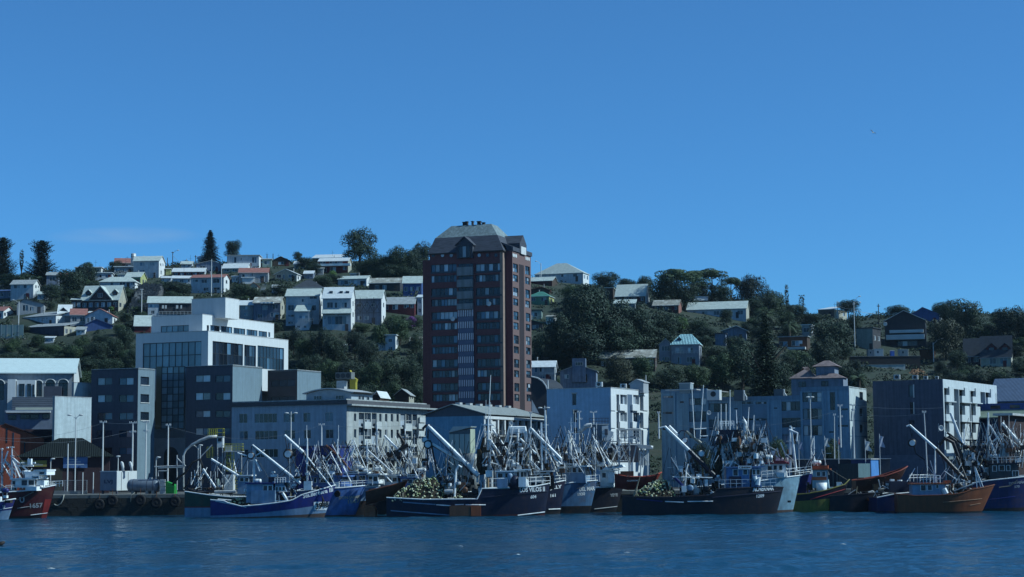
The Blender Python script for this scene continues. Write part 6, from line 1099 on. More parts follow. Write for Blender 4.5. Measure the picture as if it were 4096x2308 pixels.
# undergrowth over the whole slope
def undergrowth():
 rng = random.Random(77); mb = MB(); n = 0
 while n < 8200:
  y = rng.uniform(432, 720); x = rng.uniform(-230, 230) * y / 640
  z = hill_z(x, y)
  if any((x - hx) ** 2 + (y - hy) ** 2 < (hr + 1.0) ** 2 for hx, hy, hr in FOOT): continue
  n += 1; r = rng.choice((rng.uniform(.6, 1.4), rng.uniform(.8, 2.6))); hgt = rng.uniform(.5, 1.1)
  for _ in range(36):
   v = rvec(rng); v.z = abs(v.z); quad(mb, Vector((x, y, z - .1)) + Vector((v.x * r, v.y * r, v.z * r * hgt)), v + rvec(rng) * .6, rng.uniform(.2, .3) * (.7 + r * .35), rng)
 tag(mb.build('undergrowth', leafmat('undergrowth_leaves', (.012, .023, .013), (.032, .05, .024))), 'dark scrub and grass covering the whole hillside', 'undergrowth', kind='stuff')
undergrowth()
# ------------------------------------------------------------------ quay, its kit, poles and wires
STONE = mat('wet_quay_stone', (.055, .05, .042), .9, var=.5, scale=.9, dirt=(.015, .018, .012), dirt_amt=.9, dirt_scale=.25, bump=.06)
CAPS = mat('quay_cap_stone', (.20, .20, .18), .9, var=.3, scale=1.2, dirt=(.07, .07, .06), dirt_amt=.7)
q = tag(MB().box(-900, QUAY_Y, -4, 900, QUAY_Y + 22.01, QUAY_Z - .62).build('quay_wall', STONE), kind='structure')
tag(MB().box(-900, QUAY_Y + .9, QUAY_Z - .61, 900, QUAY_Y + 22.01, QUAY_Z).build('quay_deck', mat('quay_concrete', (.22, .215, .20), .9, var=.25, scale=.4)), kind='structure')
rng = random.Random(4); x = -95.0
capm = [MB().box(0, -.12 + .03 * k, 0, 1, .9, .6 - .02 * k).mesh('cap_stone', CAPS) for k in range(3)]
while x < 90:
 w = rng.uniform(1.5, 2.6); o = link('cap_stone', capm[rng.randrange(3)], q, (x, QUAY_Y, QUAY_Z - .605 + rng.uniform(-.03, .02)), 0, (w - .06, 1, 1)); x += w
# courses of wall stones on the part of the quay face that shows
stm = [MB().box(0, -.06 - .03 * k, 0, 1, .3, 1).mesh('wall_stone', STONE) for k in range(3)]
for j in range(4):
 x = -92 + (j % 2) * .9
 while x < -52:
  w = rng.uniform(1.6, 2.6); link('wall_stone', stm[rng.randrange(3)], q, (x, QUAY_Y, .02 + j * .76), 0, (w - .05, 1, .72)); x += w
tyre = MB().lathe([(.45, -.16), (.62, -.2), (.86, -.2), (.97, -.12), (.97, .12), (.86, .2), (.62, .2), (.45, .16), (.45, -.16)], (0, 0, 0), 20, 'y').mesh('tyre', BLACK, True); strap = MB().tube([(0, 0, .7), (0, .25, 2.0)], .04, 5).mesh('chain', RUST)
for (px, py, lb) in ((397, 2018, 'lowest worn tyre fender on the quay wall, nearest the maroon boat'), (449, 2002, 'second tyre fender from the maroon boat, set high'), (561, 2000, 'tyre fender under the tank, middle of the quay wall'), (625, 2010, 'tyre fender under the green box on the quay'), (700, 2006, 'last tyre fender before the dark green boat')):
 p = at(px, py, QUAY_Y - .3); e = empty('tyre_fender', p, 0, lb, 'tyre', 'tyre fenders on the quay wall'); link('tyre', tyre, e); link('chain', strap, e)
def rope_px(lab, pts, D, r=.06, m=None):
 p0 = at(*pts[0], D); e = MB().tube([at(x, y, D) - p0 for x, y in pts], r, 6).build('mooring_rope', m or mat('pale_rope', (.55, .53, .45), .9), None, True, p0); tag(e, lab, 'rope')
rope_px('pale rope looping down the quay face beside maroon boat', [(256, 1978), (252, 1998), (243, 2014), (232, 2022), (222, 2021), (217, 2016)], QUAY_Y - .15, .09); rope_px('thin rope hanging over the quay edge under the tank', [(540, 1970), (525, 1980), (522, 2008)], QUAY_Y - .15, .05)
# reefer container
b = Bld('reefer_container', 'white reefer container with shade-toned lettered flank on the quay', 'container', (467, 1884), 326, 30, 4.3); xl = b.F(401, 1888)[0]; yr = b.S(548, 1886)[0]; zt = b.top; GC = mat('container_shade_grey', (.20, .25, .33), .6, var=.15, corr=('X', .28)); WC = mat('container_white', (.80, .82, .80), .5, var=.06, corr=('Y', .28))  # flank grey is the white container's shade put into colour
b.slab('box_side', GC, xl, 0, 0, .1, 0, zt); b.slab('box_end', WC, -.1, .0, .101, yr, 0, zt); b.slab('box_core', WC, xl, -.102, .102, yr, .02, zt - .03); b.slab('top_rail', W_WHITE, xl - .03, .06, -.06, .02, zt - .14, zt + .04)
v, f, w = text_verts('LVJ', .035); mb = MB(); p0, p1 = b.F(417, 1938), b.F(451, 1936); mb.v = [(lerp(p0[0], p1[0], u / w), -.05, p0[1] + q_ * .85) for u, q_ in v]; mb.f = f; mb.build('lettering', mat('navy_ink', (.03, .05, .12), .6), b.e)
for (x_, y_) in ((-.2, .3), (xl + .4, .3), (-.2, yr - .3)): b.slab('support_foot', DGREY, x_ - .15, x_ + .15, y_ - .1, y_ + .2, -.61, -.003)
for yy in (1.2, 3.0): ubox('door_bar', W_STEEL, b.e, .003, yy, .1, .07, yy + .1, zt - .2)
# horizontal tank
p = at(576, 1952, 324); e = empty('storage_tank', Vector((p.x, 324, QUAY_Z)), R(-6), 'grey horizontal cylindrical tank lying on the quay', 'tank'); TG = mat('tank_grey', (.22, .26, .31), .5, .1, var=.15, streak=.2); MB().lathe([(.02, -3.05), (.7, -2.95), (1.1, -2.6), (1.2, -2.2), (1.2, 2.2), (1.1, 2.6), (.02, 2.95)], (0, 0, 1.45), 24, 'x').build('tank_shell', TG, e, True)
for x_ in (-1.8, 0.8, 1.9): MB().lathe([(1.23, -.05), (1.23, .05)], (x_, 0, 1.45), 24, 'x').build('tank_band', DGREY, e); box_obj('saddle', CONC, e, x_ - .25, -.9, 0, x_ + .25, .9, .6)
MB().lathe([(.3, 0), (.3, .25), (.36, .27), (.36, .33)], (1.2, 0, 2.6), 12).build('manhole', W_STEEL, e)
# IBC cages
for k in range(4):
 p = at(652, 1966 - k * 14, 323); e = empty('cage_crate', Vector((p.x, 323, QUAY_Z + k * .66)), 0, ('white cage crate, lowest of the stack beside tank', 'white cage crate, second from the bottom beside tank', 'white cage crate, third from the bottom beside tank', 'white cage crate, topmost of the stack beside tank')[k], 'crate', 'cage crates stacked beside the tank')
 for q_ in (-.45, -.15, .15, .45): ubox('cage_bar', W_WHITE, e, q_ - .03, -.5, .03, q_ + .03, -.44, .6)
 for z_ in (.05, .32, .56): ubox('cage_rail', W_WHITE, e, -.5, -.52, z_, .5, -.45, z_ + .06)
 ubox('liner', W_STEEL, e, -.42, -.42, .04, .42, .42, .58)
e = empty('green_skip', Vector((at(685, 1962, 324).x, 324, QUAY_Z)), R(-8), 'bright green sloped-top steel skip on the quay', 'skip'); MB().prism([(-.85, -.8, 0), (.8, -.8, 0), (.85, -.8, 1.3), (.75, -.8, 1.6), (-.8, -.8, 2.2), (-.85, -.8, 1.5)], (0, 1.6, 0)).build('skip_body', mat('vivid_green', (.03, .38, .07), .5, var=.1), e); box_obj('skip_lid', mat('light_green', (.08, .5, .14), .5), e, -.8, -.84, 1.25, .8, -.8, 1.35)
# fence of mesh panels behind the quay edge at left
e = empty('quay_fence', Vector((at(250, 1955, 327).x, 327, QUAY_Z)), 0, 'mesh panel fence with two tall white posts on the left quay', 'fence'); mesh_m = mat('fence_mesh', (.16, .20, .20), .5, .2)
for k in range(5): x_ = -3.6 + k * 2.0; ubox('fence_post', W_STEEL, e, x_ - .04, -.04, 0, x_ + .04, .04, 2.5)
for z_ in (2.45, .55): ubox('fence_rail', W_STEEL, e, -3.7, -.03, z_, 4.5, .03, z_ + .06)
for k in range(34): x_ = -3.6 + k * .24; ubox('fence_wire', mesh_m, e, x_ - .012, -.012, .6, x_ + .012, .012, 2.45)
for z_ in (.95, 1.35, 1.75, 2.15): ubox('fence_wire', mesh_m, e, -3.6, -.012, z_, 4.5, .012, z_ + .024)
for x_ in (3.7, 5.6): MB().tube([(x_, -.3, 0), (x_, -.3, 3.9)], .09, 7).build('tall_post', W_WHITE, e)
ubox('fence_board', CONC, e, -3.7, -.1, 0, 4.5, .1, .5)
# loading tower with yellow platforms
YL = mat('safety_yellow', (.55, .50, .06), .5, var=.15)
def frame_px(e, D, rect, nx, nz, m, r=.045, yo=0.0, dep=1.6, name='platform_rail'):
 x0, y0, x1, y1 = rect; L_ = e.location
 for yy in (yo, yo + dep):
  for i in range(nx + 1): a, c = at(lerp(x0, x1, i / nx), y0, D) - L_, at(lerp(x0, x1, i / nx), y1, D) - L_; MB().tube([(a.x, yy, a.z), (c.x, yy, c.z)], r, 4).build(name, m, e)
  for j in range(nz + 1): a, c = at(x0, lerp(y0, y1, j / nz), D) - L_, at(x1, lerp(y0, y1, j / nz), D) - L_; MB().tube([(a.x, yy, a.z), (c.x, yy, c.z)], r, 4).build(name, m, e)
 for j in range(nz + 1):
  for xx in (x0, x1): a = at(xx, lerp(y0, y1, j / nz), D) - L_; MB().tube([(a.x, yo, a.z), (a.x, yo + dep, a.z)], r, 4).build(name, m, e)
D = 326; e = empty('loading_tower', Vector((at(880, 1955, D).x, D, QUAY_Z)), 0, 'loading tower with yellow platforms, ladders and curved silver chute', 'loading tower')
frame_px(e, D, (832, 1715, 862, 1747), 4, 2, YL); frame_px(e, D, (864, 1714, 892, 1746), 1, 2, YL); frame_px(e, D, (899, 1775, 970, 1806), 5, 3, YL, yo=-.4); frame_px(e, D, (908, 1806, 934, 1884), 2, 5, YL, .06, -.2, 1.2, 'ladder_frame'); frame_px(e, D, (944, 1890, 966, 1955), 1, 6, YL, .05, -.8, .5, 'ladder_frame'); frame_px(e, D, (828, 1788, 850, 1830), 2, 1, YL)
def pxbox(e, D, name, m, x0, y0, x1, y1, y_, d): a, c = at(x0, y1, D) - e.location, at(x1, y0, D) - e.location; return ubox(name, m, e, a.x, y_, a.z, c.x, y_ + d, c.z)
pxbox(e, D, 'control_cabin', W_WHITE, 868, 1748, 891, 1790, 0, 1.8); pxbox(e, D, 'cabin_window', G_DARK, 872, 1752, 887, 1766, -.05, .1); pxbox(e, D, 'platform_floor', W_STEEL, 832, 1745, 893, 1749, -.2, 2); pxbox(e, D, 'platform_floor', W_STEEL, 898, 1804, 972, 1808, -.5, 2.2); pxbox(e, D, 'machine_house', mat('machine_blue_grey', (.14, .19, .26), .7), 842, 1826, 892, 1885, .5, 2.5); pxbox(e, D, 'white_hopper', W_STEEL, 900, 1782, 924, 1806, .1, 1.2)
for (a, c) in (((870, 1790), (870, 1955)), ((890, 1790), (890, 1955)), ((900, 1806), (900, 1955)), ((966, 1806), (966, 1890)), ((935, 1806), (935, 1955)), ((842, 1885), (842, 1955))): p, q_ = at(*a, D) - e.location, at(*c, D) - e.location; MB().tube([p, q_], .09, 6).build('leg', W_STEEL, e)
MB().tube([at(x_, y_, D) - e.location for x_, y_ in ((735, 1960), (735, 1820), (744, 1800), (768, 1779), (800, 1762), (836, 1748), (868, 1746))], [.16, .16, .2, .24, .28, .3, .3], 9).build('loading_chute', W_STEEL, e, True)
for (x0, y0, x1, y1) in ((731, 1822, 735, 1960), (800, 1830, 848, 1780), (790, 1862, 795, 1960)): MB().tube([at(x0, y0, D - 1) - e.location, at(x1, y1, D - 1) - e.location], .1, 6).build('stay_pipe', W_STEEL, e)
# white panelled container, gas bottle, hoses
p = at(894, 1958, 323); e = empty('panel_container', Vector((p.x, 323, QUAY_Z)), 0, 'white panelled cold container beneath the yellow ladder', 'container'); box_obj('container_body', W_WHITE, e, 0, 0, .05, 1.75, 2.2, 3.3)
for i in range(2):
 for j in range(6): ubox('door_panel', mat('pale_panel', (.62, .66, .66), .6), e, .12 + i * .82, -.05, .15 + j * .52, .84 + i * .8, .01, .58 + j * .52)
e = empty('upright_vessel', Vector((at(868, 1950, 322).x, 322, QUAY_Z)), 0, 'upright grey-green pressure vessel before the machine house', 'vessel'); MB().lathe([(.42, 0), (.42, 2.3), (.3, 2.6), (0, 2.7)], (0, 0, 0), 14).build('vessel_shell', mat('vessel_green', (.22, .28, .26), .5), e, True); MB().lathe([(.46, 0), (.46, .12)], (0, 0, 1.2), 14).build('vessel_band', DGREY, e)
p0 = at(760, 1930, 321); o = MB().tube([at(x_, y_, 321) - p0 for x_, y_ in ((735, 1955), (752, 1932), (756, 1912), (772, 1902), (800, 1906), (812, 1922), (806, 1946), (770, 1956), (880, 1952))], .14, 7).build('rubber_hose', BLACK, None, True, p0); tag(o, 'thick black rubber hose coiled on the quay end', 'hose')
p0 = at(700, 1940, 322); o = MB().tube([at(x_, y_, 322) - p0 for x_, y_ in ((690, 1940), (712, 1912), (742, 1890), (770, 1850), (800, 1836), (812, 1870))], .2, 7).build('rubber_hose', BLACK, None, True, p0); tag(o, 'black suction hose arching up beside the green skip', 'hose')
e = empty('pipe_gantry', Vector((at(720, 1950, 323).x, 323, QUAY_Z)), 0, 'low pipe gantry with slanting white struts above the skip', 'gantry')
for pts in (((708, 1820), (708, 1960)), ((708, 1832), (742, 1865)), ((618, 1867), (740, 1862)), ((632, 1872), (735, 1868)), ((735, 1820), (737, 1870)), ((810, 1880), (862, 1945)), ((633, 1905), (633, 1884), (672, 1883)), ((800, 1784), (803, 1960)), ((793, 1800), (793, 1845))): MB().tube([at(x_, y_, 323) - e.location for x_, y_ in pts], .11, 6).build('pipe', W_STEEL, e)
# blue shed, ice plant, silo
b = Bld('blue_shed', 'dark royal blue sheet shed behind the moored boats', 'shed', (1350, 1786), 330, 22); b.slab('shed_wall', mat('dark_royal_sheet', (.02, .04, .20), .6, var=.15, corr=('X', .5)), b.F(1182, 1786)[0], 0, 0, 6, 0, b.top); b.slab('shed_roof', mat('dark_royal_roof', (.03, .05, .16), .6), b.F(1182, 1786)[0] - .2, .3, -.3, 6.3, b.top + .003, b.top + .2); r = b.rect('f', 1249, 1786, 1266, 1802, -.05); ubox('blue_panel', mat('bright_panel', (.06, .14, .55), .5), b.e, r[0], -.08, r[1], r[2], .02, r[3]); r = b.rect('f', 1240, 1830, 1266, 1880, -.05); ubox('doorway', DGREY, b.e, r[0], -.06, 0, r[2], .02, r[3])
b = Bld('ice_plant', 'pale glazed ice plant cabin with sloping roof behind the big boom', 'cabin', (1880, 1716), 330, 26, 8.0); IG = mat('pale_green_glazing', (.34, .44, .42), .3, var=.15, spec=.5); xl = b.F(1795, 1718)[0]; yr = b.S(1899, 1714)[0]
b.slab('cabin_core', mat('cabin_inside', (.12, .16, .18), .7), xl + .1, -.1, .1, yr, -3.5, b.top - .1); MB().prism([(xl, -.2, b.top - .6), (xl + 1, -.2, b.top + .5), (.3, -.2, b.top + .5), (.2, -.2, b.top + .3)], (0, yr + .4, 0)).build('cabin_roof', mat('pale_roof_sheet', (.5, .58, .57), .5), b.e)
for i in range(4):
 for j in range(2): ubox('pane', IG, b.e, lerp(xl, 0, (i + .06) / 4), -.03, lerp(-1.6, b.top - .7, (j + .05) / 2), lerp(xl, 0, (i + .94) / 4), .03, lerp(-1.6, b.top - .7, (j + .95) / 2))
ubox('side_glazing', mat('pale_yellow_panel', (.5, .54, .4), .4), b.e, -.02, .05, -1.6, .05, yr, b.top)
for x_ in (xl + .2, xl / 2, -.2): MB().tube([(x_, .3, -4.3), (x_, .3, -1.6)], .12, 6).build('leg', W_STEEL, b.e)
for (p_, q_) in (((xl, -3.4), (0, -1.7)), ((0, -3.4), (xl, -1.7))): MB().tube([(p_[0], -.1, p_[1]), (q_[0], -.1, q_[1])], .08, 5).build('brace', W_STEEL, b.e)
p = at(1886, 1868, 328); e = empty('grey_silo', Vector((p.x, 328, QUAY_Z)), 0, 'bulging grey steel silo behind the LOS VILOS II mast', 'silo'); MB().lathe([(1.2, 0), (1.35, 2), (1.6, 4.2), (1.62, 5.6), (1.3, 6.6), (.2, 6.9)], (0, 0, 0), 18).build('silo_shell', mat('silo_grey', (.36, .38, .37), .5, .1, var=.15, streak=.3, dirt=(.3, .18, .08), dirt_amt=.5), e, True); box_obj('hatch', W_STEEL, e, -.4, -1.7, 3.2, .5, -1.4, 4.4)
# ice loading tower on trusses
D = 328; e = empty('ice_tower', Vector((at(2460, 1950, D).x, D, QUAY_Z)), 0, 'grey ice loading tower on white trusses with hopper and curved duct', 'loading tower'); GM = mat('tower_grey_blue', (.17, .22, .27), .6, var=.1)
pxbox(e, D, 'tower_house', GM, 2368, 1698, 2432, 1760, 0, 3); pxbox(e, D, 'tower_roof', W_STEEL, 2364, 1695, 2436, 1699, -.2, 3.4); frame_px(e, D, (2360, 1672, 2434, 1696), 6, 2, DGREY, .035, 0, 3)
MB().prism([at(x_, y_, D) - e.location + Vector((0, -.6, 0)) for x_, y_ in ((2407, 1706), (2432, 1702), (2434, 1722), (2454, 1728), (2452, 1742), (2434, 1763), (2408, 1763))], (0, 2.2, 0)).build('hopper', CLEAN, e); pxbox(e, D, 'hopper_slot', DGREY, 2419, 1716, 2430, 1741, -.68, .1)
MB().tube([at(x_, y_, D) - e.location for x_, y_ in ((2314, 1733), (2334, 1714), (2350, 1702), (2366, 1702))], [.3, .38, .42, .44], 10).build('curved_duct', W_WHITE, e, True)
pxbox(e, D, 'truss_deck', W_STEEL, 2350, 1764, 2470, 1768, -.4, 3.5); pxbox(e, D, 'truss_back', DGREY, 2446, 1772, 2560, 1850, 2.6, .4)
for (a, c) in (((2380, 1768), (2380, 1950)), ((2440, 1768), (2440, 1950)), ((2475, 1768), (2475, 1950)), ((2518, 1768), (2518, 1950)), ((2562, 1720), (2562, 1950)), ((2442, 1780), (2480, 1838)), ((2518, 1780), (2480, 1838)), ((2440, 1845), (2520, 1843)), ((2478, 1768), (2478, 1860)), ((2355, 1768), (2400, 1830)), ((2396, 1768), (2420, 1840)), ((2470, 1718), (2562, 1716)), ((2480, 1780), (2562, 1778)), ((2545, 1782), (2530, 1850)), ((2560, 1800), (2590, 1850)), ((2590, 1796), (2590, 1950)), ((2575, 1796), (2570, 1870)), ((2450, 1772), (2470, 1790))): MB().tube([at(*a, D) - e.location + Vector((0, -.3, 0)), at(*c, D) - e.location + Vector((0, -.3, 0))], .12, 6).build('truss_bar', W_WHITE, e)
frame_px(e, D, (2470, 1720, 2562, 1764), 6, 3, W_WHITE, .05, 0, 2.5); MB().tube([at(x_, y_, D) - e.location for x_, y_ in ((2520, 1748), (2542, 1746), (2548, 1776), (2566, 1786), (2612, 1790))], [.14, .14, .18, .3, .34], 8).build('discharge_spout', W_STEEL, e, True); MB().prism([at(x_, y_, D) - e.location + Vector((0, -.6, 0)) for x_, y_ in ((2546, 1780), (2600, 1780), (2612, 1796), (2556, 1794))], (0, 1.5, 0)).build('spout_hood', W_STEEL, e); pxbox(e, D, 'panelled_chute', mat('ribbed_white', (.66, .68, .67), .6, corr=('X', .3)), 2556, 1800, 2596, 1862, .4, 1.2); frame_px(e, D, (2500, 1765, 2512, 1840), 1, 8, DGREY, .03, -.6, .3, 'ladder')
# warehouse wall, containers and flags at right
b = Bld('dock_warehouse', 'low dark dockside warehouse with flat roof behind the flags', 'building', (3560, 1836), 333, 4); b.slab('warehouse_wall', mat('dark_slate_wall', (.05, .06, .08), .8, var=.2), b.F(3180, 1836)[0], 0, 0, 7, 0, b.top); b.slab('roof_edge', W_STEEL, b.F(3180, 1836)[0] - .2, .2, -.2, 7.2, b.top + .003, b.top + .14)
for k in range(7): r = b.rect('f', 3330 + k * 16, 1880, 3334 + k * 16, 1925); ubox('fence_pale', mat('teal_pale', (.12, .2, .22), .7), b.e, r[0], -.08, 0, r[2], -.01, r[3])
b = Bld('teal_container', 'dark teal shipping container on the right quay', 'container', (3432, 1854), 324, 32); yr = b.S(3480, 1858)[0]; b.slab('container_side', mat('shaded_teal_sheet', (.02, .045, .055), .6, corr=('X', .28)), b.F(3352, 1854)[0], 0, 0, .1, .1, b.top); b.slab('container_end', mat('lit_teal_sheet', (.12, .2, .22), .6, corr=('Y', .28)), -.1, 0, .101, yr, .1, b.top); b.slab('container_core', DGREY, b.F(3352, 1854)[0], -.102, .102, yr, .05, b.top - .03)  # one teal paint in two tones, shade and sunlight put into the colour
b = Bld('blue_container', 'bright blue office container behind the teal one', 'container', (3482, 1838), 330, 34, 4.6); yr = b.S(3542, 1838)[0]; b.slab('container_side', mat('shaded_blue_sheet', (.02, .05, .16), .6), b.F(3404, 1838)[0], 0, 0, .1, 0, b.top); b.slab('container_end', mat('sunlit_blue_sheet', (.10, .30, .68), .6, corr=('Y', .28)), -.1, 0, .101, yr, 0, b.top); b.slab('container_roof', W_STEEL, b.F(3404, 1838)[0] - .2, .2, -.2, yr + .2, b.top + .003, b.top + .18); b.slab('container_core', DGREY, b.F(3404, 1838)[0], -.102, .102, yr, -.9, b.top - .03)  # side and end share one blue; darker shade and brighter sunlight are painted in
for k, (px, yt, yb_, fw, fh, m, lb) in enumerate(((3196, 1760, 1832, 16, 30, LBL if False else mat('grey_blue_flag', (.3, .36, .5), .8), 'grey-blue furled flag beside the pale cyan mast'), (3244, 1742, 1832, 14, 42, W_WHITE, 'white furled flag, second from the pale cyan mast'), (3300, 1744, 1832, 16, 34, W_WHITE, 'white furled flag hanging straight, third from the cyan mast'), (3355, 1748, 1832, 6, 24, mat('red_white_flag', (.55, .2, .2), .8), 'narrow red and white pennant on a pole'), (3462, 1756, 1840, 22, 38, W_WHITE, 'wide white flag before the pale end wall'), (3520, 1736, 1832, 17, 44, mat('lilac_flag', (.5, .54, .66), .8), 'pale lilac furled flag before the dark slab block'))):
 D = 330; p = at(px, yb_, D); s_ = mpp(D); h = (yb_ - yt) * s_; e = empty('flag_pole', p, 0, lb, 'flag', 'flags along the right quay'); MB().tube([(0, 0, -3), (0, 0, h)], .06, 6).build('pole', W_WHITE, e); w_, fh_ = fw * s_, fh * s_; rows = [[(w_ * u * (1 - .25 * math.sin(j * .8)), .12 * math.sin(u * 6 + j), h - .3 - fh_ * j / 6 - w_ * .3 * u) for u in (0, .25, .5, .75, 1)] for j in range(7)]; MB().grid(rows).grid([[(a_, c_ + .03, d_) for a_, c_, d_ in r_] for r_ in rows]).build('flag_cloth', m, e, True)
# utility poles, lamps, masts
def pole(lab, x, yt, yb_, D, arms=(), lamps=(), r=.13, m=None, cat='utility pole', name='utility_pole', group='poles along the waterfront', lean=0):
 p = at(x, yb_, D); s_ = mpp(D); h = (yb_ - yt) * s_; m = m or W_WHITE; r *= 1.25; e = empty(name, p, 0, lab, cat, group); MB().tube([(0, 0, -3), (lean * s_ * .5, 0, h * .5), (lean * s_, 0, h)], [r, r * .9, r * .7], 7).build('shaft', m, e)
 for (dy, w) in arms:
  z = h - dy * s_; ubox('crossarm', m, e, lean * s_ - w * s_, -.09, z - .08, lean * s_ + w * s_, .09, z + .08)
  for q_ in (-.9, -.45, .45, .9): MB().lathe([(.05, 0), (.07, .1), (.04, .2)], (lean * s_ + q_ * w * s_, 0, z + .08), 6).build('insulator', W_WHITE, e)
 for (dx, dy) in lamps:
  q_ = Vector((dx * s_, 0, h - dy * s_)); MB().tube([(0, 0, h - .6), (q_.x * .5, 0, lerp(h - .6, q_.z, .8)), q_], .05, 5).build('lamp_arm', m, e); MB().lathe([(0.02, -.4), (.12, -.35), (.16, 0), (.1, .35), (.02, .4)], q_, 8, 'x').build('lamp_head', W_WHITE, e, True)
 return e
pole('wooden utility pole rising before the charcoal left wing', 410, 1690, 1882, 334, ((0, 14),)); pole('short transformer pole with double crossarms by the charcoal wing', 530, 1690, 1800, 336, ((2, 14), (38, 13))); pole('tall pole with angled bracket before the charcoal wing corner', 582, 1688, 1900, 334, ((2, 13), (38, 11))); pole('pole before the arched office entrance', 671, 1702, 1890, 334, ((0, 10),)); pole('slim double-armed street lamp before the green-roofed shed', 300, 1664, 1905, 332, (), ((-26, -2), (20, -2)), .09, cat='street lamp', name='street_lamp'); pole('plain bare pole before the blue banner', 270, 1776, 1905, 331, (), (), .11); pole('small lamp post left of the banners', 202, 1838, 1905, 331, (), ((8, -2),), .07, cat='street lamp', name='street_lamp')
pole('double-armed street lamp before the cream apartments', 1163, 1648, 1890, 334, (), ((-18, 6), (18, 6)), .1, cat='street lamp', name='street_lamp'); pole('short pole with crossarm on the cream apartments front', 1286, 1700, 1782, 336, ((0, 12),)); pole('double-armed street lamp between hall and blue block', 2180, 1624, 1780, 336, (), ((-18, 8), (12, 8)), .1, cat='street lamp', name='street_lamp'); pole('tall single street lamp before the teal block', 3246, 1590, 1835, 336, (), ((-8, 0), (8, 0)), .1, cat='street lamp', name='street_lamp'); pole('pole with double crossarm at the teal block end', 3362, 1624, 1725, 336, ((0, 10), (44, 10))); pole('leaning thin pole before the teal block end', 3338, 1662, 1850, 335, ((0, 5),), (), .09, lean=4); pole('dark pole on the pale end wall', 3418, 1622, 1850, 336, ((0, 10), (20, 7))); pole('thin pole with crossarm before the dark slab block', 3708, 1650, 1842, 334, ((0, 8),), (), .1, lean=-6); pole('pole with ringed crossarms on the blue block front', 2318, 1648, 1790, 336, ((2, 8), (30, 12))); pole('pole with square bracket beside the ice tower', 2374, 1650, 1698, 336, ((0, 14),)); pole('short lamp pole right of the balcony block', 2635, 1652, 1690, 336, ((0, 6),))
pole('thin steel mast standing before the hall gable', 2124, 1650, 1800, 332, ((3, 6),)); pole('thin pole on the tower foot roofline', 2192, 1520, 1560, 380, ())
pole('double lamp before the loading tower', 792, 1784, 1870, 330, (), ((-22, -2), (10, -2)), .08, cat='street lamp', name='street_lamp'); pole('small hooked lamp before the office arch', 624, 1832, 1890, 331, (), ((9, -2),), .07, cat='street lamp', name='street_lamp'); pole('small lamp left of the white funnels', 472, 1826, 1886, 331, (), ((0, 0),), .07, cat='street lamp', name='street_lamp')
for k, (px, lb) in enumerate(((493, 'left white cowl funnel above the reefer container'), (527, 'right white cowl funnel above the reefer container'))):
 p = at(px, 1884, 327.5); e = empty('cowl_funnel', Vector((p.x, 327.5, p.z)), 0, lb, 'funnel', 'cowl funnels on the container'); MB().tube([(0, 0, 0), (-.05, 0, .7), (-.25, 0, 1.4), (-.4, 0, 1.7)], [.25, .24, .3, .16], 9).build('cowl', W_WHITE, e, True); MB().lathe([(.3, 0), (.3, .1)], (0, 0, .02), 10).build('flange', W_STEEL, e)
# poles and lamps on the hill
hp = 'poles on the hillside'; WP = mat('dark_wood_pole', (.06, .05, .045), .9)
for (lab, x, yt, yb_, arms, lamps) in (('hill street lamp on a dark pole above zinc shed', 690, 1006, 1085, ((4, 5),), ((22, -6),)), ('dark pole left of the crest lamp', 669, 1030, 1085, (), ()), ('dark pole beside the layered conifer', 782, 1020, 1085, ((6, 4),), ()), ('thin pole among the ridge roofs', 845, 1035, 1180, (), ()), ('pale pole before the balcony house', 885, 1060, 1185, (), ()), ('short dark pole on the crest, left of the cabin', 1068, 1016, 1040, (), ()), ('short dark pole beside the crest cabin', 1092, 1014, 1040, (), ()), ('pale pole on the steps by the stone slope', 566, 1155, 1262, ((3, 6),), ()), ('curved lamp post over the bungalow at left', 74, 1205, 1300, (), ((-24, -6),)), ('lamp with bent arm beside the tower roof', 2164, 1052, 1090, (), ((-20, -8),)), ('tall pole with two lamp heads above the right wood', 3420, 1206, 1396, ((10, 5),), ((24, -22), (24, 2))), ('dark pole beside the green-grey box house', 3518, 1214, 1385, ((10, 6), (80, 12)), ()), ('crossbarred pole on the right ridge', 3352, 1205, 1270, ((4, 6), (12, 6), (20, 6)), ()), ('curved lamp before the olive-brown tree', 3735, 1370, 1450, (), ((36, -16),)), ('tall bare pole on the balcony block roofline', 2584, 1500, 1560, (), ())):
 D = hill_at(x, yb_).y - 1.0; pole(lab, x, yt, yb_, D, arms, lamps, .14, WP if 'dark' in lab else None, group=hp)
e = empty('satellite_mast', at(3540, 1296, hill_at(3540, 1390).y - 2), 0, 'white dish on the dark gabled house', 'dish'); MB().lathe([(0.02, .1), (.4, .05), (.62, -.1), (.64, -.06), (.4, .1)], (0, -.3, 0), 16, 'y').build('reflector', W_WHITE, e, True); MB().tube([(0, 0, -1), (0, -.2, 0)], .06, 5).build('mount', FRAME_D, e)
for k, (px, py, D, r_, lb) in enumerate(((2834, 1651, 352.5, .42, 'round white dish on the teal block'), (3762, 1713, 350, .55, 'grey dish at the dark slab block corner'), (2043, 1692, 344, .4, 'white dish on the hall colonnade'), (1507, 1735, 345, .38, 'pale dish on the cream apartments balcony'))):
 e = empty('satellite_dish', at(px, py, D), R(10), lb, 'dish', 'satellite dishes on the waterfront'); MB().lathe([(0.02, .12), (r_ * .6, .06), (r_, -.08), (r_ * 1.04, -.03), (r_ * .6, .12)], (0, -.2, 0), 16, 'y').build('reflector', W_WHITE, e, True); MB().tube([(0, -.1, 0), (0, .8, -.2)], .05, 5).build('bracket', FRAME_D, e)
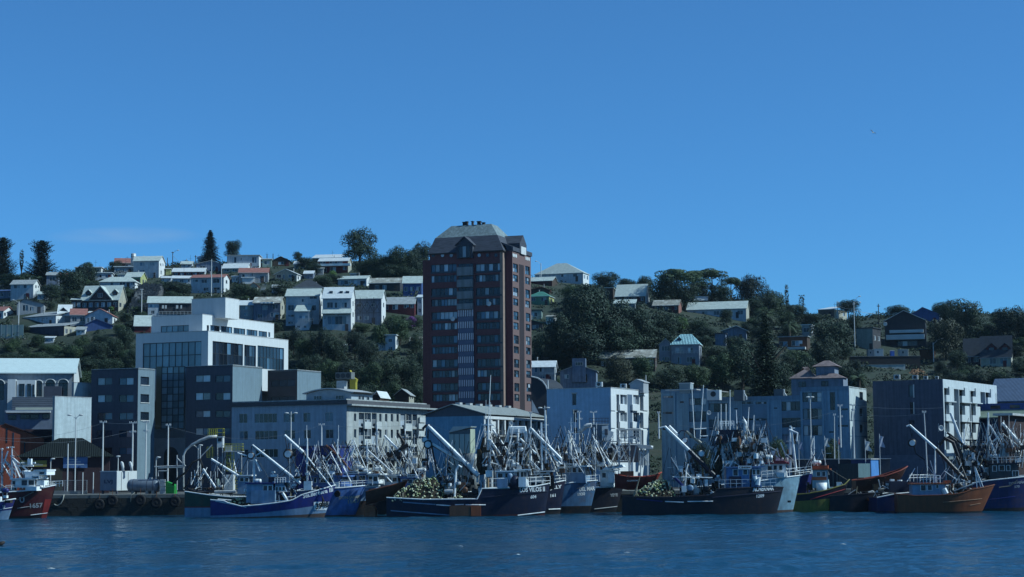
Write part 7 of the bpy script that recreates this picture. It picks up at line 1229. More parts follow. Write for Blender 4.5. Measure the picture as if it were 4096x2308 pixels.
# overhead wires
def wire(lab, a, c, D1, D2, sag, r=.022):
 p, q_ = at(*a, D1), at(*c, D2); pts = [p.lerp(q_, t) - Vector((0, 0, 4 * sag * t * (1 - t))) - p for t in [k / 14 for k in range(15)]]; o = MB().tube(pts, r, 4).build('overhead_wire', mat('pale_wire', (.45, .46, .46), .5), None, False, p); tag(o, lab, 'wire', 'overhead wires along the waterfront')
wire('wire from the left edge to the charcoal wing pole', (-40, 1748), (410, 1692), 333, 334, 1.2); wire('upper wire between the charcoal wing poles', (410, 1690), (582, 1690), 334, 334, .2); wire('lower wire from the brick panel to the charcoal pole', (-40, 1752), (530, 1722), 333, 336, 1.5); wire('wire from the corner pole to the arch pole', (582, 1692), (671, 1702), 334, 334, .3); wire('long wire from the arch pole to the cream apartments', (671, 1704), (1286, 1700), 334, 336, 2.4); wire('wire along the sunny side of the cream apartments', (1286, 1700), (1712, 1690), 336, 336, .6); wire('wire from the cream apartments to the ice plant', (1712, 1694), (2124, 1700), 336, 332, 2.0); wire('wire across the teal block', (2635, 1690), (3362, 1640), 336, 336, 2.0); wire('lower wire across the dark slab block', (3418, 1655), (3708, 1652), 336, 334, .5); wire('upper wire across the dark slab block', (3418, 1622), (3780, 1630), 336, 336, .4); wire('wire between ridge lamp and conifer pole', (690, 1020), (782, 1050), hill_at(690, 1085).y - 1, hill_at(782, 1085).y - 1, 2.0, .05); wire('wire from the ridge pole to the two-lamp pole', (3352, 1222), (3420, 1236), hill_at(3352, 1270).y, hill_at(3420, 1396).y, .5, .05); wire('wire from the two-lamp pole to the dark pole', (3420, 1240), (3518, 1252), hill_at(3420, 1396).y, hill_at(3518, 1385).y, .5, .05)
# floating orange mooring block, seabirds
p = at(1482, 2062, 301); e = empty('mooring_block', Vector((p.x, p.y, 0)), R(-8), 'rusty orange mooring block with iron cross afloat', 'buoy'); OB = mat('rust_orange', (.45, .14, .06), .8, var=.25, dirt=(.2, .16, .12), dirt_amt=.6); MB().prism([(-.95, -.7, -.4), (.95, -.7, -.4), (.95, -.7, 1.3), (.55, -.7, 1.8), (-.95, -.7, 1.8)], (0, 1.4, 0)).build('block_body', OB, e); ubox('cross_post', mat('cross_orange', (.6, .2, .1), .7), e, -.55, -.06, 1.8, -.43, .06, 2.7); ubox("cross_bar", MATS["cross_orange"], e, -.8, -.05, 2.25, -.18, .05, 2.37)
def gull(lab, x, y, D=None, fly=False):
 p = at(x, y, D) if D else None
 if not p: d = ray(x, y); p = CAM + d * (-CAMZ / d.z)
 e = MB(); e.lathe([(0.0, -.28), (.06, -.22), (.11, -.05), (.10, .12), (.05, .22), (.06, .27), (.045, .33), (0, .36)], (0, 0, .08), 8, 'x'); 
 if fly: e.prism([(-.05, 0, .1), (.12, 0, .1), (-.02, -.5, .32), (-.12, -.75, .22), (-.12, -.45, .26)], (0, 0, .02)); e.prism([(-.05, 0, .1), (.12, 0, .1), (-.02, .5, .32), (-.12, .75, .22), (-.12, .45, .26)], (0, 0, .02)); e.prism([(-.28, -.08, .08), (-.28, .08, .08), (-.42, .06, .08), (-.42, -.06, .08)], (0, 0, .02))
 else: e.prism([(.3, -.01, .12), (.44, -.01, .08), (.3, -.01, .07)], (0, .03, 0)); e.prism([(-.25, -.08, .1), (-.45, -.02, .13), (-.25, .04, .08)], (0, .05, .02))
 o = e.build('seagull', W_WHITE, None, True, p); o.scale = (.8,) * 3; o.rotation_euler = (R(35) if fly else 0, 0, R(40) if fly else random.uniform(-1, 1)); tag(o, lab, 'bird', 'seagulls')
gull('single seagull flying high in the right sky', 3492, 532, 260, True); gull('seagull floating left of the bottom middle', 1843, 2188); gull('seagull floating right of the bottom middle', 2508, 2214); gull('two-toned seagull low on the water at bottom centre', 2072, 2222); gull('seagull at the bottom left corner', 204, 2278); gull('seagull near the right water', 3372, 2180)
def buoy(lab, x, y, r_=.22): d = ray(x, y); p = CAM + d * (-CAMZ / d.z); o = MB().lathe([(0, -r_), (r_ * .7, -r_ * .7), (r_, 0), (r_ * .7, r_ * .7), (0, r_)], (0, 0, .05), 10).build('float_buoy', W_WHITE, None, True, p); tag(o, lab, 'buoy', 'small white floats')
buoy('small white float under the royal blue seiner bow', 1212, 2068); buoy('round white float beside the olive yellow boat', 3363, 2031, .3); buoy('white float below the dark green boat', 756, 2054, .25)
def dark_log():
 d = ray(4, 2184); p = CAM + d * (-CAMZ / d.z); o = MB().tube([(-.8, 0, 0), (0, .1, .25), (.35, .2, .45)], [.2, .25, .12], 8).build('drift_log', mat('wet_wood', (.04, .03, .025), .7), None, True, p); tag(o, 'dark driftwood at the left water edge', 'log')
dark_log()
# ------------------------------------------------------------------ fishing boats
def bm(nm, c, **k): return mat(nm, c, k.pop('rough', .5), var=k.pop('var', .14), scale=k.pop('scale', .7), streak=k.pop('streak', .2), dirt=k.pop('dirt', (.13, .06, .03)), dirt_amt=k.pop('da', .35), dirt_scale=k.pop('ds', .6), spec=.4, **k)
NAVY, BLKN = bm('navy_hull', (.008, .014, .045), da=.2), bm('black_navy_hull', (.008, .011, .024), da=.2); ROYAL = bm('royal_blue_hull', (.015, .032, .22), da=.2); MIDB = bm('faded_blue_hull', (.10, .22, .52), da=.3, var=.3); CYAN = bm('pale_cyan_hull', (.34, .55, .66), da=.3); LBL = bm('light_blue_paint', (.28, .42, .58), da=.15)
MARN = bm('maroon_hull', (.10, .016, .02)); REDB = bm('red_bottom', (.34, .035, .03)); BRWN = bm('brown_wood_hull', (.14, .045, .025)); ORNG = bm('orange_paint', (.55, .13, .04), da=.4); OLIV = bm('olive_yellow_hull', (.26, .24, .05)); DGRN = bm('dark_green_hull', (.03, .09, .06)); BWHT = bm('boat_white', (1.12, 1.13, 1.1), da=.15, ds=1.2, streak=.1); BOTT = bm('antifoul_brown', (.16, .10, .08)); DARK = bm('oily_black', (.012, .012, .015)); TEALH = bm('rusty_blue_hull', (.10, .22, .38), da=.75, ds=.4)
RUSTB = bm('rusty_steel', (.20, .085, .04), da=.6); SPAR = bm('spar_white', (1.15, 1.15, 1.12), da=.3, ds=1.1, streak=.1); ROPE = mat('rope', (.30, .27, .20), .9); NET = mat('dark_net', (.045, .035, .022), .95, var=.4, scale=2); FLOAT = mat('cream_float', (.72, .72, .46), .6, var=.1, objvar=.2); DECK = mat('wet_deck', (.07, .07, .065), .8, var=.3); REDR = bm('red_roof_paint', (.50, .05, .06)); BGLA = glass('wheelhouse_glass', (.02, .03, .04), .05)
class Boat:
 def rigging(s, x0, x1, yt, yb, n, seed):         # thin standing lines, blocks and aerials, too fine to tell apart
  rng = random.Random(seed); ms = (MB(), MB())
  for k in range(n):
   x = rng.uniform(x0, x1); y = rng.uniform(-2.2, 2.2); q = rng.random(); mb = ms[k % 5 > 1]
   if q < .16: mb.tube([s.V(x, rng.uniform(yb - 20, yb), y), s.V(x + rng.uniform(-3, 3), lerp(yt, yb, .15 + rng.random() ** .8 * .7), y)], rng.uniform(.03, .07), 4)
   elif q < .86: xa = x + rng.choice((-1, 1)) * rng.uniform(15, 60); mb.tube([s.V(x, lerp(yt, yb, rng.uniform(.1, .6)), y), s.V(xa, rng.uniform(lerp(yt, yb, .7), yb), rng.uniform(-2, 2))], rng.uniform(.025, .075), 4)
   else: w = rng.uniform(4, 14); yy = lerp(yt, yb, rng.uniform(.2, .9)); mb.tube([s.V(x - w, yy, y), s.V(x + w, yy, y)], rng.uniform(.03, .06), 4)
  for mb, m in zip(ms, (SPAR, DARK)): tag(mb.build('rigging', m, s.e), kind='stuff')

 def __init__(s, label, bow, stern, D, al=6, beam=6.5, rake=1.6, name='fishing_boat', cat='fishing boat', group='fishing boats moored along the quay'):
  s.al = R(al); s.h = Vector((math.cos(s.al), -math.sin(s.al), 0)); s.l = Vector((math.sin(s.al), math.cos(s.al), 0))
  pb = at(bow[0], bow[1], D); ps = on_plane(stern, 2030, pb, s.l); s.o = Vector((ps.x, ps.y, 0)); s.L = (pb - s.o).dot(s.h); s.B = beam / 2; s.rake = rake; s.zb = pb.z
  s.e = empty(name, s.o, -s.al, label, cat, group)
 def P(s, px, py, y=0.0):                      # photo pixel -> (along, up) on a fore-and-aft plane y metres to port
  p = on_plane(px, py, s.o + s.l * y, s.l) - s.o; return p.dot(s.h), p.z
 def V(s, px, py, y=0.0): a, z = s.P(px, py, y); return Vector((a, y, z))
 def zs(s, t):
  x = t * s.L
  return interp(s.sheer, x)
 def hb(s, t):
  if t < .5: f = s.tr + (1 - s.tr) * math.sin(min(1, t / .35) * math.pi / 2)
  else: f = max(0.0, math.cos((t - .5) / .5 * math.pi / 2)) ** .75
  return s.B * f
 def pos(s, t, z, side=-1):
  zt = s.zs(t); f = min(1, max(0, (z + .8) / (zt + .8))); fl = (.10 + .62 * t ** 3) * (1 - f) ** 1.3
  return Vector((s.L * t - s.rake * (1 - min(1, max(0, z / max(zt, .1)))) * t ** 5, side * s.hb(t) * (1 - fl), z))
 def hull(s, sheer, bands, tr=.8, cap=None, deck=.9, N=34):
  """sheer: photo points along the rail; bands: (z at stern, z at bow, material) from the water up, last one reaches the rail"""
  s.sheer = sorted((s.P(*p)[0], s.P(*p)[1]) for p in sheer); s.tr = tr; T_ = [k / N for k in range(N)] + [1 - .5 / N, .999]
  lo = lambda t: -.8
  for i, (z0, z1, m) in enumerate(bands):
   hi = (lambda t, z0=z0, z1=z1: min(z0 + (z1 - z0) * t ** 1.6, s.zs(t))) if z0 is not None else (lambda t: s.zs(t))
   mb = MB(); nv = 5
   for side in (-1, 1): mb.grid([[s.pos(t, lerp(lo(t), hi(t), v / nv), side) for t in T_] for v in range(nv + 1)])
   mb.face([s.pos(0, lo(0), -1), s.pos(0, lo(0), 1), s.pos(0, hi(0), 1), s.pos(0, hi(0), -1)])
   mb.build('hull' if i == len(bands) - 1 else ('hull_bottom' if i == 0 else 'hull_band'), m, s.e, True); lo = hi
  for side in (-1, 1): MB().tube([s.pos(t, s.zs(t), side) + Vector((0, 0, .04)) for t in T_], .10, 6).build('gunwale', cap or BWHT, s.e)
  dk = MB(); dk.grid([[s.pos(t, s.zs(t) - deck, -1) * 1.0 for t in T_], [s.pos(t, s.zs(t) - deck, 1) for t in T_]]); dk.build('deck', DECK, s.e)
  return s
 def inv(s, x, z):
  t = x / s.L
  for _ in range(12): t = min(.995, max(0, (x + s.rake * (1 - min(1, max(0, z / max(s.zs(t), .1)))) * t ** 5) / s.L))
  return t
 def text(s, word, x0, y0, x1, y1, hpx, m=None, name='lettering', off=.035):
  """lettering laid on the near hull side; baseline from (x0,y0) to (x1,y1)"""
  v, f, w = text_verts(word, .035); a0, z0 = s.P(x0, y0, -s.B * .8); a1, z1 = s.P(x1, y1, -s.B * .8); h = hpx * mpp((s.o.y)); mb = MB(); pts = []
  for (u, q) in v:
   k = u / w; x = lerp(a0, a1, k); z = lerp(z0, z1, k) + q * h; t = s.inv(x, z); p = s.pos(t, z, -1); p2 = s.pos(min(t + .01, .998), z, -1); d = (p2 - p); n = Vector((d.y, -d.x, 0)).normalized() if d.length > 1e-6 else Vector((0, -1, 0)); pts.append(p + n * off)
  mb.v = [tuple(p) for p in pts]; mb.f = f; return mb.build(name, m or BWHT, s.e)
 def strip(s, x0, y0, x1, y1, r, m, name='rubbing_strake'):
  a, b_ = s.P(x0, y0, -s.B), s.P(x1, y1, -s.B); pts = []
  for k in range(13): x = lerp(a[0], b_[0], k / 12); z = lerp(a[1], b_[1], k / 12); pts.append(s.pos(s.inv(x, z), z, -1) + Vector((0, -.02, 0)))
  return MB().tube(pts, r, 6).build(name, m, s.e)
 def spar(s, pts, r, m=None, y=0.0, name='spar', seg=6, parent=None):
  q = [s.V(p[0], p[1], (y if not isinstance(y, (list, tuple)) else y[i])) for i, p in enumerate(pts)]
  r = [k_ * 1.2 for k_ in r] if isinstance(r, (list, tuple)) else r * 1.2; return MB().tube(q, r, seg).build(name, m or SPAR, parent or s.e)
 def box(s, name, x0, y0, x1, y1, w, m, y=0.0, parent=None, bev=0.0, rake=0.0):
  a0, z1 = s.P(x0, y0, y - w); a1, z0 = s.P(x1, y1, y - w)
  mb = MB(); mb.prism([(a0, y - w, z0), (a1, y - w, z0), (a1 - rake, y - w, z1), (a0 + rake * .3, y - w, z1)], (0, 2 * w, 0)); return mb.build(name, m, parent or s.e)
 def house(s, x0, y0, x1, y1, w, m, wins=(), roof=None, nfront=3, sign=None, name='wheelhouse', rake=.25, over=.35, y=0.0):
  h = s.box(name, x0, y0, x1, y1, w, m, y, None, 0, rake); a0, z1 = s.P(x0, y0, y - w); a1, z0 = s.P(x1, y1, y - w)
  for q in wins:
   p0, p1 = s.P(q[0], q[1], y - w), s.P(q[2], q[3], y - w); n = q[4] if len(q) > 4 else 1
   fr = MB().box(p0[0] - .07, y - w - .05, p1[1] - .07, p1[0] + .07, y - w - .005, p0[1] + .07).build('window', BWHT, s.e)
   for k in range(n): ubox('pane', BGLA, fr, lerp(p0[0], p1[0], (k + .06) / n), y - w - .08, p1[1], lerp(p0[0], p1[0], (k + .94) / n), y - w - .04, p0[1])
  for k in range(nfront):
   yy = lerp(-w, w, (k + .12) / nfront); y2 = lerp(-w, w, (k + .88) / nfront); zz0 = lerp(z0, z1, .48); zz1 = lerp(z0, z1, .88); f_ = lambda z: a1 - rake * (z - z0) / (z1 - z0) + .03
   MB().prism([(f_(zz0), y + yy, zz0), (f_(zz0), y + y2, zz0), (f_(zz1), y + y2, zz1), (f_(zz1), y + yy, zz1)], (.05, 0, 0)).build('front_window', BGLA, s.e)
  rm = roof or BWHT; MB().prism([(a0 - over * .4, y - w - over, z1 + .005), (a1 + over, y - w - over, z1 + .005), (a1 + over, y - w - over, z1 + .24), (a0 - over * .4, y - w - over, z1 + .2)], (0, 2 * (w + over), 0)).build('wheelhouse_roof', rm, s.e)
  if sign:
   v, f, wd = text_verts(sign[0], .035); p0 = s.P(sign[1], sign[4], y - w - over); p1 = s.P(sign[3], sign[4], y - w - over); hh = s.P(sign[1], sign[2], y - w - over)[1] - p0[1]; Y = y - w - over - .06
   ubox('name_board', sign[5] if len(sign) > 5 else BWHT, s.e, p0[0] - .15, Y - .02, p0[1] - .12, p1[0] + .15, Y + .05, p0[1] + hh + .12)
   mb = MB(); mb.v = [(lerp(p0[0], p1[0], u / wd), Y - .045, p0[1] + q * hh) for u, q in v]; mb.f = f; mb.build('lettering', sign[6] if len(sign) > 6 else FRAME_D, s.e)
  return h
 def rails(s, x0, y0, x1, y1, hpx, n=6, m=None, side=-1, r=.045, inset=.2):
  for k in range(2):
   pts = [];
   for i in range(9):
    f = i / 8; px, py = lerp(x0, x1, f), lerp(y0, y1, f) - hpx * (1 - .5 * k); x, z = s.P(px, py, side * s.B * .9); t = s.inv(x, min(z, s.zs(min(1, x / s.L)))); yy = side * max(0.05, s.hb(t) - inset); pts.append((x, yy, z))
   MB().tube(pts, r, 5).build('rail', m or SPAR, s.e)
  for i in range(n + 1):
   f = i / n; x, z = s.P(lerp(x0, x1, f), lerp(y0, y1, f), side * s.B * .9); x2, z2 = s.P(lerp(x0, x1, f), lerp(y0, y1, f) - hpx, side * s.B * .9); t = s.inv(x, min(z, s.zs(min(1, x / s.L)))); yy = side * max(0.05, s.hb(t) - inset)
   MB().tube([(x, yy, z - .15), (x, yy, z2)], r, 5).build('stanchion', m or SPAR, s.e)
 def raft(s, x, y, w=1.3, yo=0.0, m=None):
  p = s.V(x, y, yo); c = MB().lathe([(0.05, -w / 2), (.30, -w / 2 + .05), (.36, -w / 4), (.36, w / 4), (.30, w / 2 - .05), (0.05, w / 2)], p, 12, 'x').build('life_raft', m or BWHT, s.e, True)
  for q in (-.25, .25): MB().lathe([(.375, q * w - .04), (.375, q * w + .04)], p, 12, 'x').build('raft_strap', FRAME_D, c)
  MB().tube([p + Vector((-w * .3, 0, -.3)), p + Vector((-w * .3, 0, -.9))], .04, 4).tube([p + Vector((w * .3, 0, -.3)), p + Vector((w * .3, 0, -.9))], .04, 4).build('raft_cradle', SPAR, s.e)
 def block(s, x, y, rpx, yo=0.0, m=None):          # hydraulic power block: sheave with cheeks
  p = s.V(x, y, yo); r = rpx * mpp(s.o.y); c = MB().lathe([(r * .02, -.28), (r * .8, -.28), (r * .5, -.05), (r * .5, .05), (r * .8, .28), (r * .02, .28)], p, 16, 'y').build('power_block', m or DARK, s.e, True)
  MB().lathe([(r * .42, -.34), (r * .56, -.34), (r * .56, -.30), (r * .42, -.30)], p, 16, 'y').build('block_cheek', SPAR, c); MB().tube([p + Vector((0, 0, r)), p + Vector((.1, 0, r + .8))], .07, 5).build('block_hanger', DARK, s.e)
 def radar(s, x, y, yo=0.0):
  p = s.V(x, y, yo); MB().lathe([(.05, -.6), (.08, -.1), (.34, -.08), (.38, .05), (.30, .18), (.0, .22)], p, 12).build('radar_dome', BWHT, s.e, True)
 def whip(s, x, y0, y1, yo=0.0, lean=0.0, r=.03): s.spar([(x, y0), (x + lean, y1)], [r * 1.4, r], SPAR, yo, 'antenna', 5)
 def mast(s, x, yb, yt, r=.16, legs=0, spread=30, bars=(), stays=(), yo=0.0, m=None):
  """mast with optional forward A-frame legs, crossbars and wire stays, all in photo pixels"""
  s.spar([(x, yb), (x, lerp(yb, yt, .6)), (x, yt)], [r, r * .85, r * .5], m, yo, 'mast', 8)
  for k in range(legs): s.spar([(x, lerp(yb, yt, .62)), (x + spread, yb)], r * .6, m, (yo, yo + (-1) ** k * 1.5), 'mast_leg')
  for (yy, w) in bars: s.spar([(x - w, yy), (x + w, yy)], r * .4, m, yo, 'crosstree'); 
  for (x2, y2) in stays: s.spar([(x, lerp(yb, yt, .95)), (x2, y2)], .025, ROPE, (yo, yo - .4), 'stay', 4)
 def lamp(s, x, y, yo=0.0):
  p = s.V(x, y, yo); MB().box(p.x - .16, p.y - .14, p.z - .12, p.x + .16, p.y + .14, p.z + .12).build('floodlight', BWHT, s.e)
 def winch(s, x, y, yo=0.0, w=1.0, m=None):
  p = s.V(x, y, yo); c = MB().lathe([(.2, -w / 2), (.55, -w / 2), (.55, -w / 2 + .1), (.24, -w / 2 + .12), (.24, w / 2 - .12), (.55, w / 2 - .1), (.55, w / 2), (.2, w / 2)], p, 14, 'y').build('winch', m or DARK, s.e, True); MB().box(p.x - .5, p.y - w / 2, p.z - .9, p.x + .5, p.y + w / 2, p.z - .4).build('winch_bed', DARK, s.e)
 def gear(s, x0, x1, y0, y1, n, seed, yo=1.5):         # small deck gear: pipes, drums, lockers, hanging line
  rng = random.Random(seed); ms = [SPAR, DARK, DARK, RUSTB, W_STEEL, BWHT, NET]
  for k in range(n):
   x = rng.uniform(x0, x1); y = rng.uniform(y0, y1); yy = rng.uniform(-yo, yo); q = rng.random(); m = rng.choice(ms); p = s.V(x, y, yy); h = rng.uniform(.3, 1.1); w = rng.uniform(.15, .55)
   if q < .3: MB().box(p.x - w, yy - w, p.z - h, p.x + w, yy + w, p.z).build('deck_locker', m, s.e)
   elif q < .5: MB().lathe([(w * .8, -h), (w * .85, -h * .5), (w * .8, 0), (0, .02)], p, 9).build('drum', m, s.e)
   elif q < .8: MB().tube([p, p + Vector((rng.uniform(-1.6, 1.6), rng.uniform(-.5, .5), rng.uniform(-1.8, -.5)))], rng.uniform(.03, .08), 5).build('strut', rng.choice([SPAR, SPAR, DARK, W_STEEL]), s.e)
   else: MB().tube([p, p + Vector((rng.uniform(-.3, .3), 0, -.7)), p + Vector((rng.uniform(-.4, .4), 0, -rng.uniform(1.4, 2.2)))], [.05, rng.uniform(.08, .2), .04], 6).build('hanging_line', rng.choice([NET, ROPE, DARK]), s.e)
def net_pile(label, boat, outline, nfl, seed, depth=2.6):
 """heap of netting on a boat's stern with its cork floats; outline in photo pixels"""
 rng = random.Random(seed); b = boat; pts = [b.V(x, y, 0) for x, y in outline]; zmin = min(p.z for p in pts); xs = sorted(p.x for p in pts); x0, x1 = xs[0], xs[-1]
 top = lambda x: max([lerp(a.z, c.z, (x - a.x) / (c.x - a.x)) for a, c in zip(pts, pts[1:]) if min(a.x, c.x) <= x <= max(a.x, c.x) and abs(c.x - a.x) > 1e-6] or [zmin])
 bas = b.o + b.h * ((x0 + x1) / 2); e = empty('net_pile', Vector((bas.x, bas.y, zmin)), -b.al, label, 'fishing net', 'net heaps on the boats'); cx = (x0 + x1) / 2; rows = []; N, M = 28, 12
 def H(x, y): u = abs(y) / depth; return (top(x) - zmin) * max(0, 1 - u ** 2.6)
 for i in range(N + 1):
  x = lerp(x0, x1, i / N); rows.append([(x - cx, lerp(-depth, depth, j / M), H(x, lerp(-depth, depth, j / M)) - .3 + rng.uniform(-.12, .12)) for j in range(M + 1)])
 MB().grid(rows).build('netting', NET, e, False); fm = [MB().lathe([(0.02, -.16), (.11, -.13), (.14, 0), (.11, .13), (.02, .16)], (0, 0, 0), 7, 'x').mesh('float', q_, True) for q_ in (FLOAT, mat('green_float', (.42, .47, .20), .6, objvar=.3))]
 for k in range(nfl):
  x = lerp(x0, x1, rng.betavariate(1.4, 1.15)); y = -depth * rng.uniform(.25, .98) if rng.random() < .85 else rng.uniform(-.5, .6); h = H(x, y); o = link('float', fm[k % 3 == 0], e, (x - cx, y - .05, h - .18 + rng.uniform(-.02, .1)), rng.uniform(0, 6.28), rng.uniform(.6, 1.35)); o.rotation_euler.y = rng.uniform(-.8, .8)
 for k in range(5):
  p = [Vector((rng.uniform(x0, x1) - cx, -depth * .7, 0))]; q = []
  for j in range(8): x = p[0].x + j * .3; y = -depth * (.5 + .4 * math.sin(j + k)); q.append((x, y, H(min(max(x + cx, x0), x1), y) - .1))
  MB().tube(q, .05, 5).build('head_rope', ROPE, e)
def skiff(label, boat, pts, beam, m, rimm, bottom_px, D_off=0.0, tag_text=None):
 """open net skiff lying across a stern: pts = rim line in photo pixels from stern to bow"""
 b = boat; Q = [b.V(x, y, D_off) for x, y in pts]; e = empty('net_skiff', b.o + b.h * Q[0].x + b.l * D_off + Vector((0, 0, Q[0].z)), -b.al, label, 'skiff', 'net skiffs carried on sterns'); o = Vector((Q[0].x, D_off, Q[0].z)); Q = [p - o for p in Q]; n = len(Q); bh = bottom_px * mpp(b.o.y); N = 16; rows = []
 def rim(t): f = t * (n - 1); i = min(int(f), n - 2); return Q[i].lerp(Q[i + 1], f - i)
 hb = lambda t: beam / 2 * (.75 + .25 * math.sin(min(1, t / .35) * 1.57) if t < .5 else max(0, math.cos((t - .5) / .5 * 1.57)) ** .7)
 for side_m, nm in ((m, 'hull'),):
  mb = MB()
  for sd_ in (-1, 1):
   mb.grid([[rim(t) + Vector((-.8 * t ** 4 * (1 - v), sd_ * hb(t) * (1 - .45 * (1 - v) ** 1.5), -bh * (1 - v) * (1 - .35 * t ** 3))) for t in [k / N for k in range(N + 1)]] for v in (0, .3, .6, 1)])
  mb.grid([[rim(t) + Vector((-.8 * t ** 4, sd_ * hb(t) * .55, -bh * (1 - .35 * t ** 3))) for t in [k / N for k in range(N + 1)]] for sd_ in (-1, 1)])
  mb.face([rim(0) + Vector((0, -hb(0) * .55, -bh)), rim(0) + Vector((0, hb(0) * .55, -bh)), rim(0) + Vector((0, hb(0), 0)), rim(0) + Vector((0, -hb(0), 0))]); mb.build(nm, m, e, True)
 for sd_ in (-1, 1): MB().tube([rim(t) + Vector((0, sd_ * hb(t), .03)) for t in [k / N for k in range(N + 1)]], .12, 6).build('gunwale', rimm, e)
 for t in (.25, .5, .72): p = rim(t); ubox('thwart', rimm, e, p.x - .15, p.y - hb(t), p.z - .35, p.x + .15, p.y + hb(t), p.z - .25)
 p = rim(.12); MB().box(p.x - .5, p.y - .5, p.z - .8, p.x + .5, p.y + .5, p.z + .35).build('engine_box', m, e); return e

# 1 maroon boat at far left
b = Boat('maroon-hulled trawler with white wheelhouse and bright red stem at far left', (224, 1941), -330, 304, 8, 7)
b.hull([(-330, 1985), (-60, 1974), (57, 1968), (140, 1962), (190, 1950), (224, 1941)], [(.25, .5, DARK), (None, None, MARN)])
b.text('1657', 107, 2034, 151, 2031, 19, W_STEEL); b.text('U', 73, 2012, 90, 2011, 22, W_STEEL); b.strip(55, 2034, 106, 2026, .05, W_STEEL); b.strip(100, 2062, 172, 2052, .06, BWHT)
x = [b.pos(.985, z, -1) + Vector((.0, -.02, 0)) for z in (0, 1, 2, 3, 4)]; MB().grid([[b.pos(.955, z, -1) + Vector((0, -.04, 0)) for z in (-.3, 1, 2, 3.2)], [b.pos(.998, z, -1) + Vector((.03, -.04, 0)) for z in (-.3, 1, 2, 3.2)]]).build('red_stem_patch', REDB, b.e)
b.house(45, 1918, 140, 1950, 2.2, BWHT, ((50, 1924, 62, 1943), (86, 1921, 110, 1941), (114, 1921, 138, 1940)), BWHT, 3, ('DIANE', 130, 1906, 154, 1913)); b.box('upper_bridge', 100, 1886, 158, 1914, 1.7, BWHT); b.box('sun_visor', 132, 1883, 186, 1900, 1.8, BWHT)
b.house(138, 1884, 184, 1899, 1.75, BWHT, ((158, 1889, 178, 1896),), BWHT, 2, None, 'flybridge', .1, .2); b.box('deck_box', 102, 1946, 146, 1963, 1.0, BWHT, -2.4); b.box('deck_box', 146, 1922, 176, 1942, 1.0, BWHT, -1)
b.mast(8, 1950, 1792, .15, 2, 60, ((1796, 6),), ((67, 1906), (-60, 1950))); b.mast(48, 1920, 1786, .15, 2, 36, ((1789, 9), (1824, 8)), ((100, 1900), (138, 1906)))
for p in ([(15, 1837), (67, 1906)], [(18, 1842), (60, 1880)], [(52, 1832), (84, 1890)], [(54, 1834), (112, 1884)], [(60, 1864), (134, 1863)], [(-20, 1960), (32, 1804)]): b.spar(p, .12)
b.whip(114, 1862, 1832); b.radar(90, 1853); b.lamp(138, 1851); b.lamp(30, 1790); b.box('crows_locker', 110, 1835, 124, 1860, .3, BWHT); b.rails(140, 1950, 222, 1942, 18, 6); b.rails(20, 1956, 140, 1950, 14, 6); b.raft(106, 1890, 1.4, -.8); b.spar([(70, 2000), (100, 1985), (135, 1968)], .05, ROPE, -3.2, 'mooring_rope'); b.gear(-100, 60, 1930, 1965, 22, 1)
b.rigging(-40, 130, 1790, 1930, 24, 101)
# 2 blue-and-white bow at the left edge
b = Boat('small blue boat with pale bottom cut by the left edge', (62, 1996), -260, 297, 10, 5, 1.2); b.hull([(-260, 2010), (-40, 2012), (20, 2006), (62, 1996)], [(.9, 1.6, LBL), (None, None, ROYAL)]); b.strip(-30, 2042, 38, 2028, .05, BWHT); b.text('U', 0, 2034, 7, 2033, 12); b.gear(-80, 40, 1975, 2002, 10, 2); b.raft(20, 1962, 1.2, 0, ROYAL)
# 3 green boat behind
b = Boat('dark green boat with red line and pale blue bottom beside the quay end', (1240, 1950), 750, 307, 3, 5.5); b.hull([(750, 1966), (850, 1980), (937, 1988), (1100, 1985), (1240, 1950)], [(1.55, 1.6, LBL), (1.75, 1.8, REDB), (None, None, DGRN)])
b.mast(1014, 1950, 1802, .14, 0, 0, ((1842, 14),), ((1090, 1940), (940, 1960))); b.spar([(845, 1836), (972, 1914)], .16, SPAR, -.8, 'boom'); b.spar([(812, 1875), (862, 1950)], .14, SPAR, -1.2, 'boom'); b.gear(760, 1000, 1930, 1985, 26, 3); b.house(950, 1905, 1000, 1975, 1.6, LBL, ((960, 1912, 975, 1925), (980, 1912, 994, 1925)), BWHT); b.spar([(752, 1955), (800, 1972), (860, 1966), (930, 1972)], .16, DARK, -1.5, 'suction_hose'); b.spar([(858, 1968), (944, 1966)], .22, W_STEEL, -1.8, 'suction_pipe')
b.rigging(760, 1010, 1800, 1960, 36, 102)
# 4 Sta. Barbara III
b = Boat('royal blue seiner with white name, pale blue bottom and number 3948 on white', (1343, 1941), 856, 297, 5, 6.0, 1.9)
b.hull([(856, 1999), (915, 2004), (930, 2012), (962, 2019), (981, 2025), (1053, 2019), (1120, 2011), (1180, 2001), (1200, 1990), (1218, 1979), (1280, 1961), (1343, 1941)], [(.12, .75, BOTT), (.45, 2.3, LBL), (None, None, ROYAL)])
b.text('Sta.Barbara III', 1211, 1994, 1322, 1967, 17); wp = MB(); g = [[b.pos(b.inv(b.P(x_, y_, -2.4)[0], b.P(x_, y_, -2.4)[1]), b.P(x_, y_, -2.4)[1], -1) + Vector((.01, -.05, 0)) for x_ in (1250, 1270, 1290, 1306, 1318)] for y_ in (2042, 2025, 2008)]; wp.grid(g).build('number_panel', BWHT, b.e); b.text('3948', 1256, 2040, 1303, 2030, 25, FRAME_D, off=.11); b.strip(858, 2004, 985, 2029, .06, BWHT)
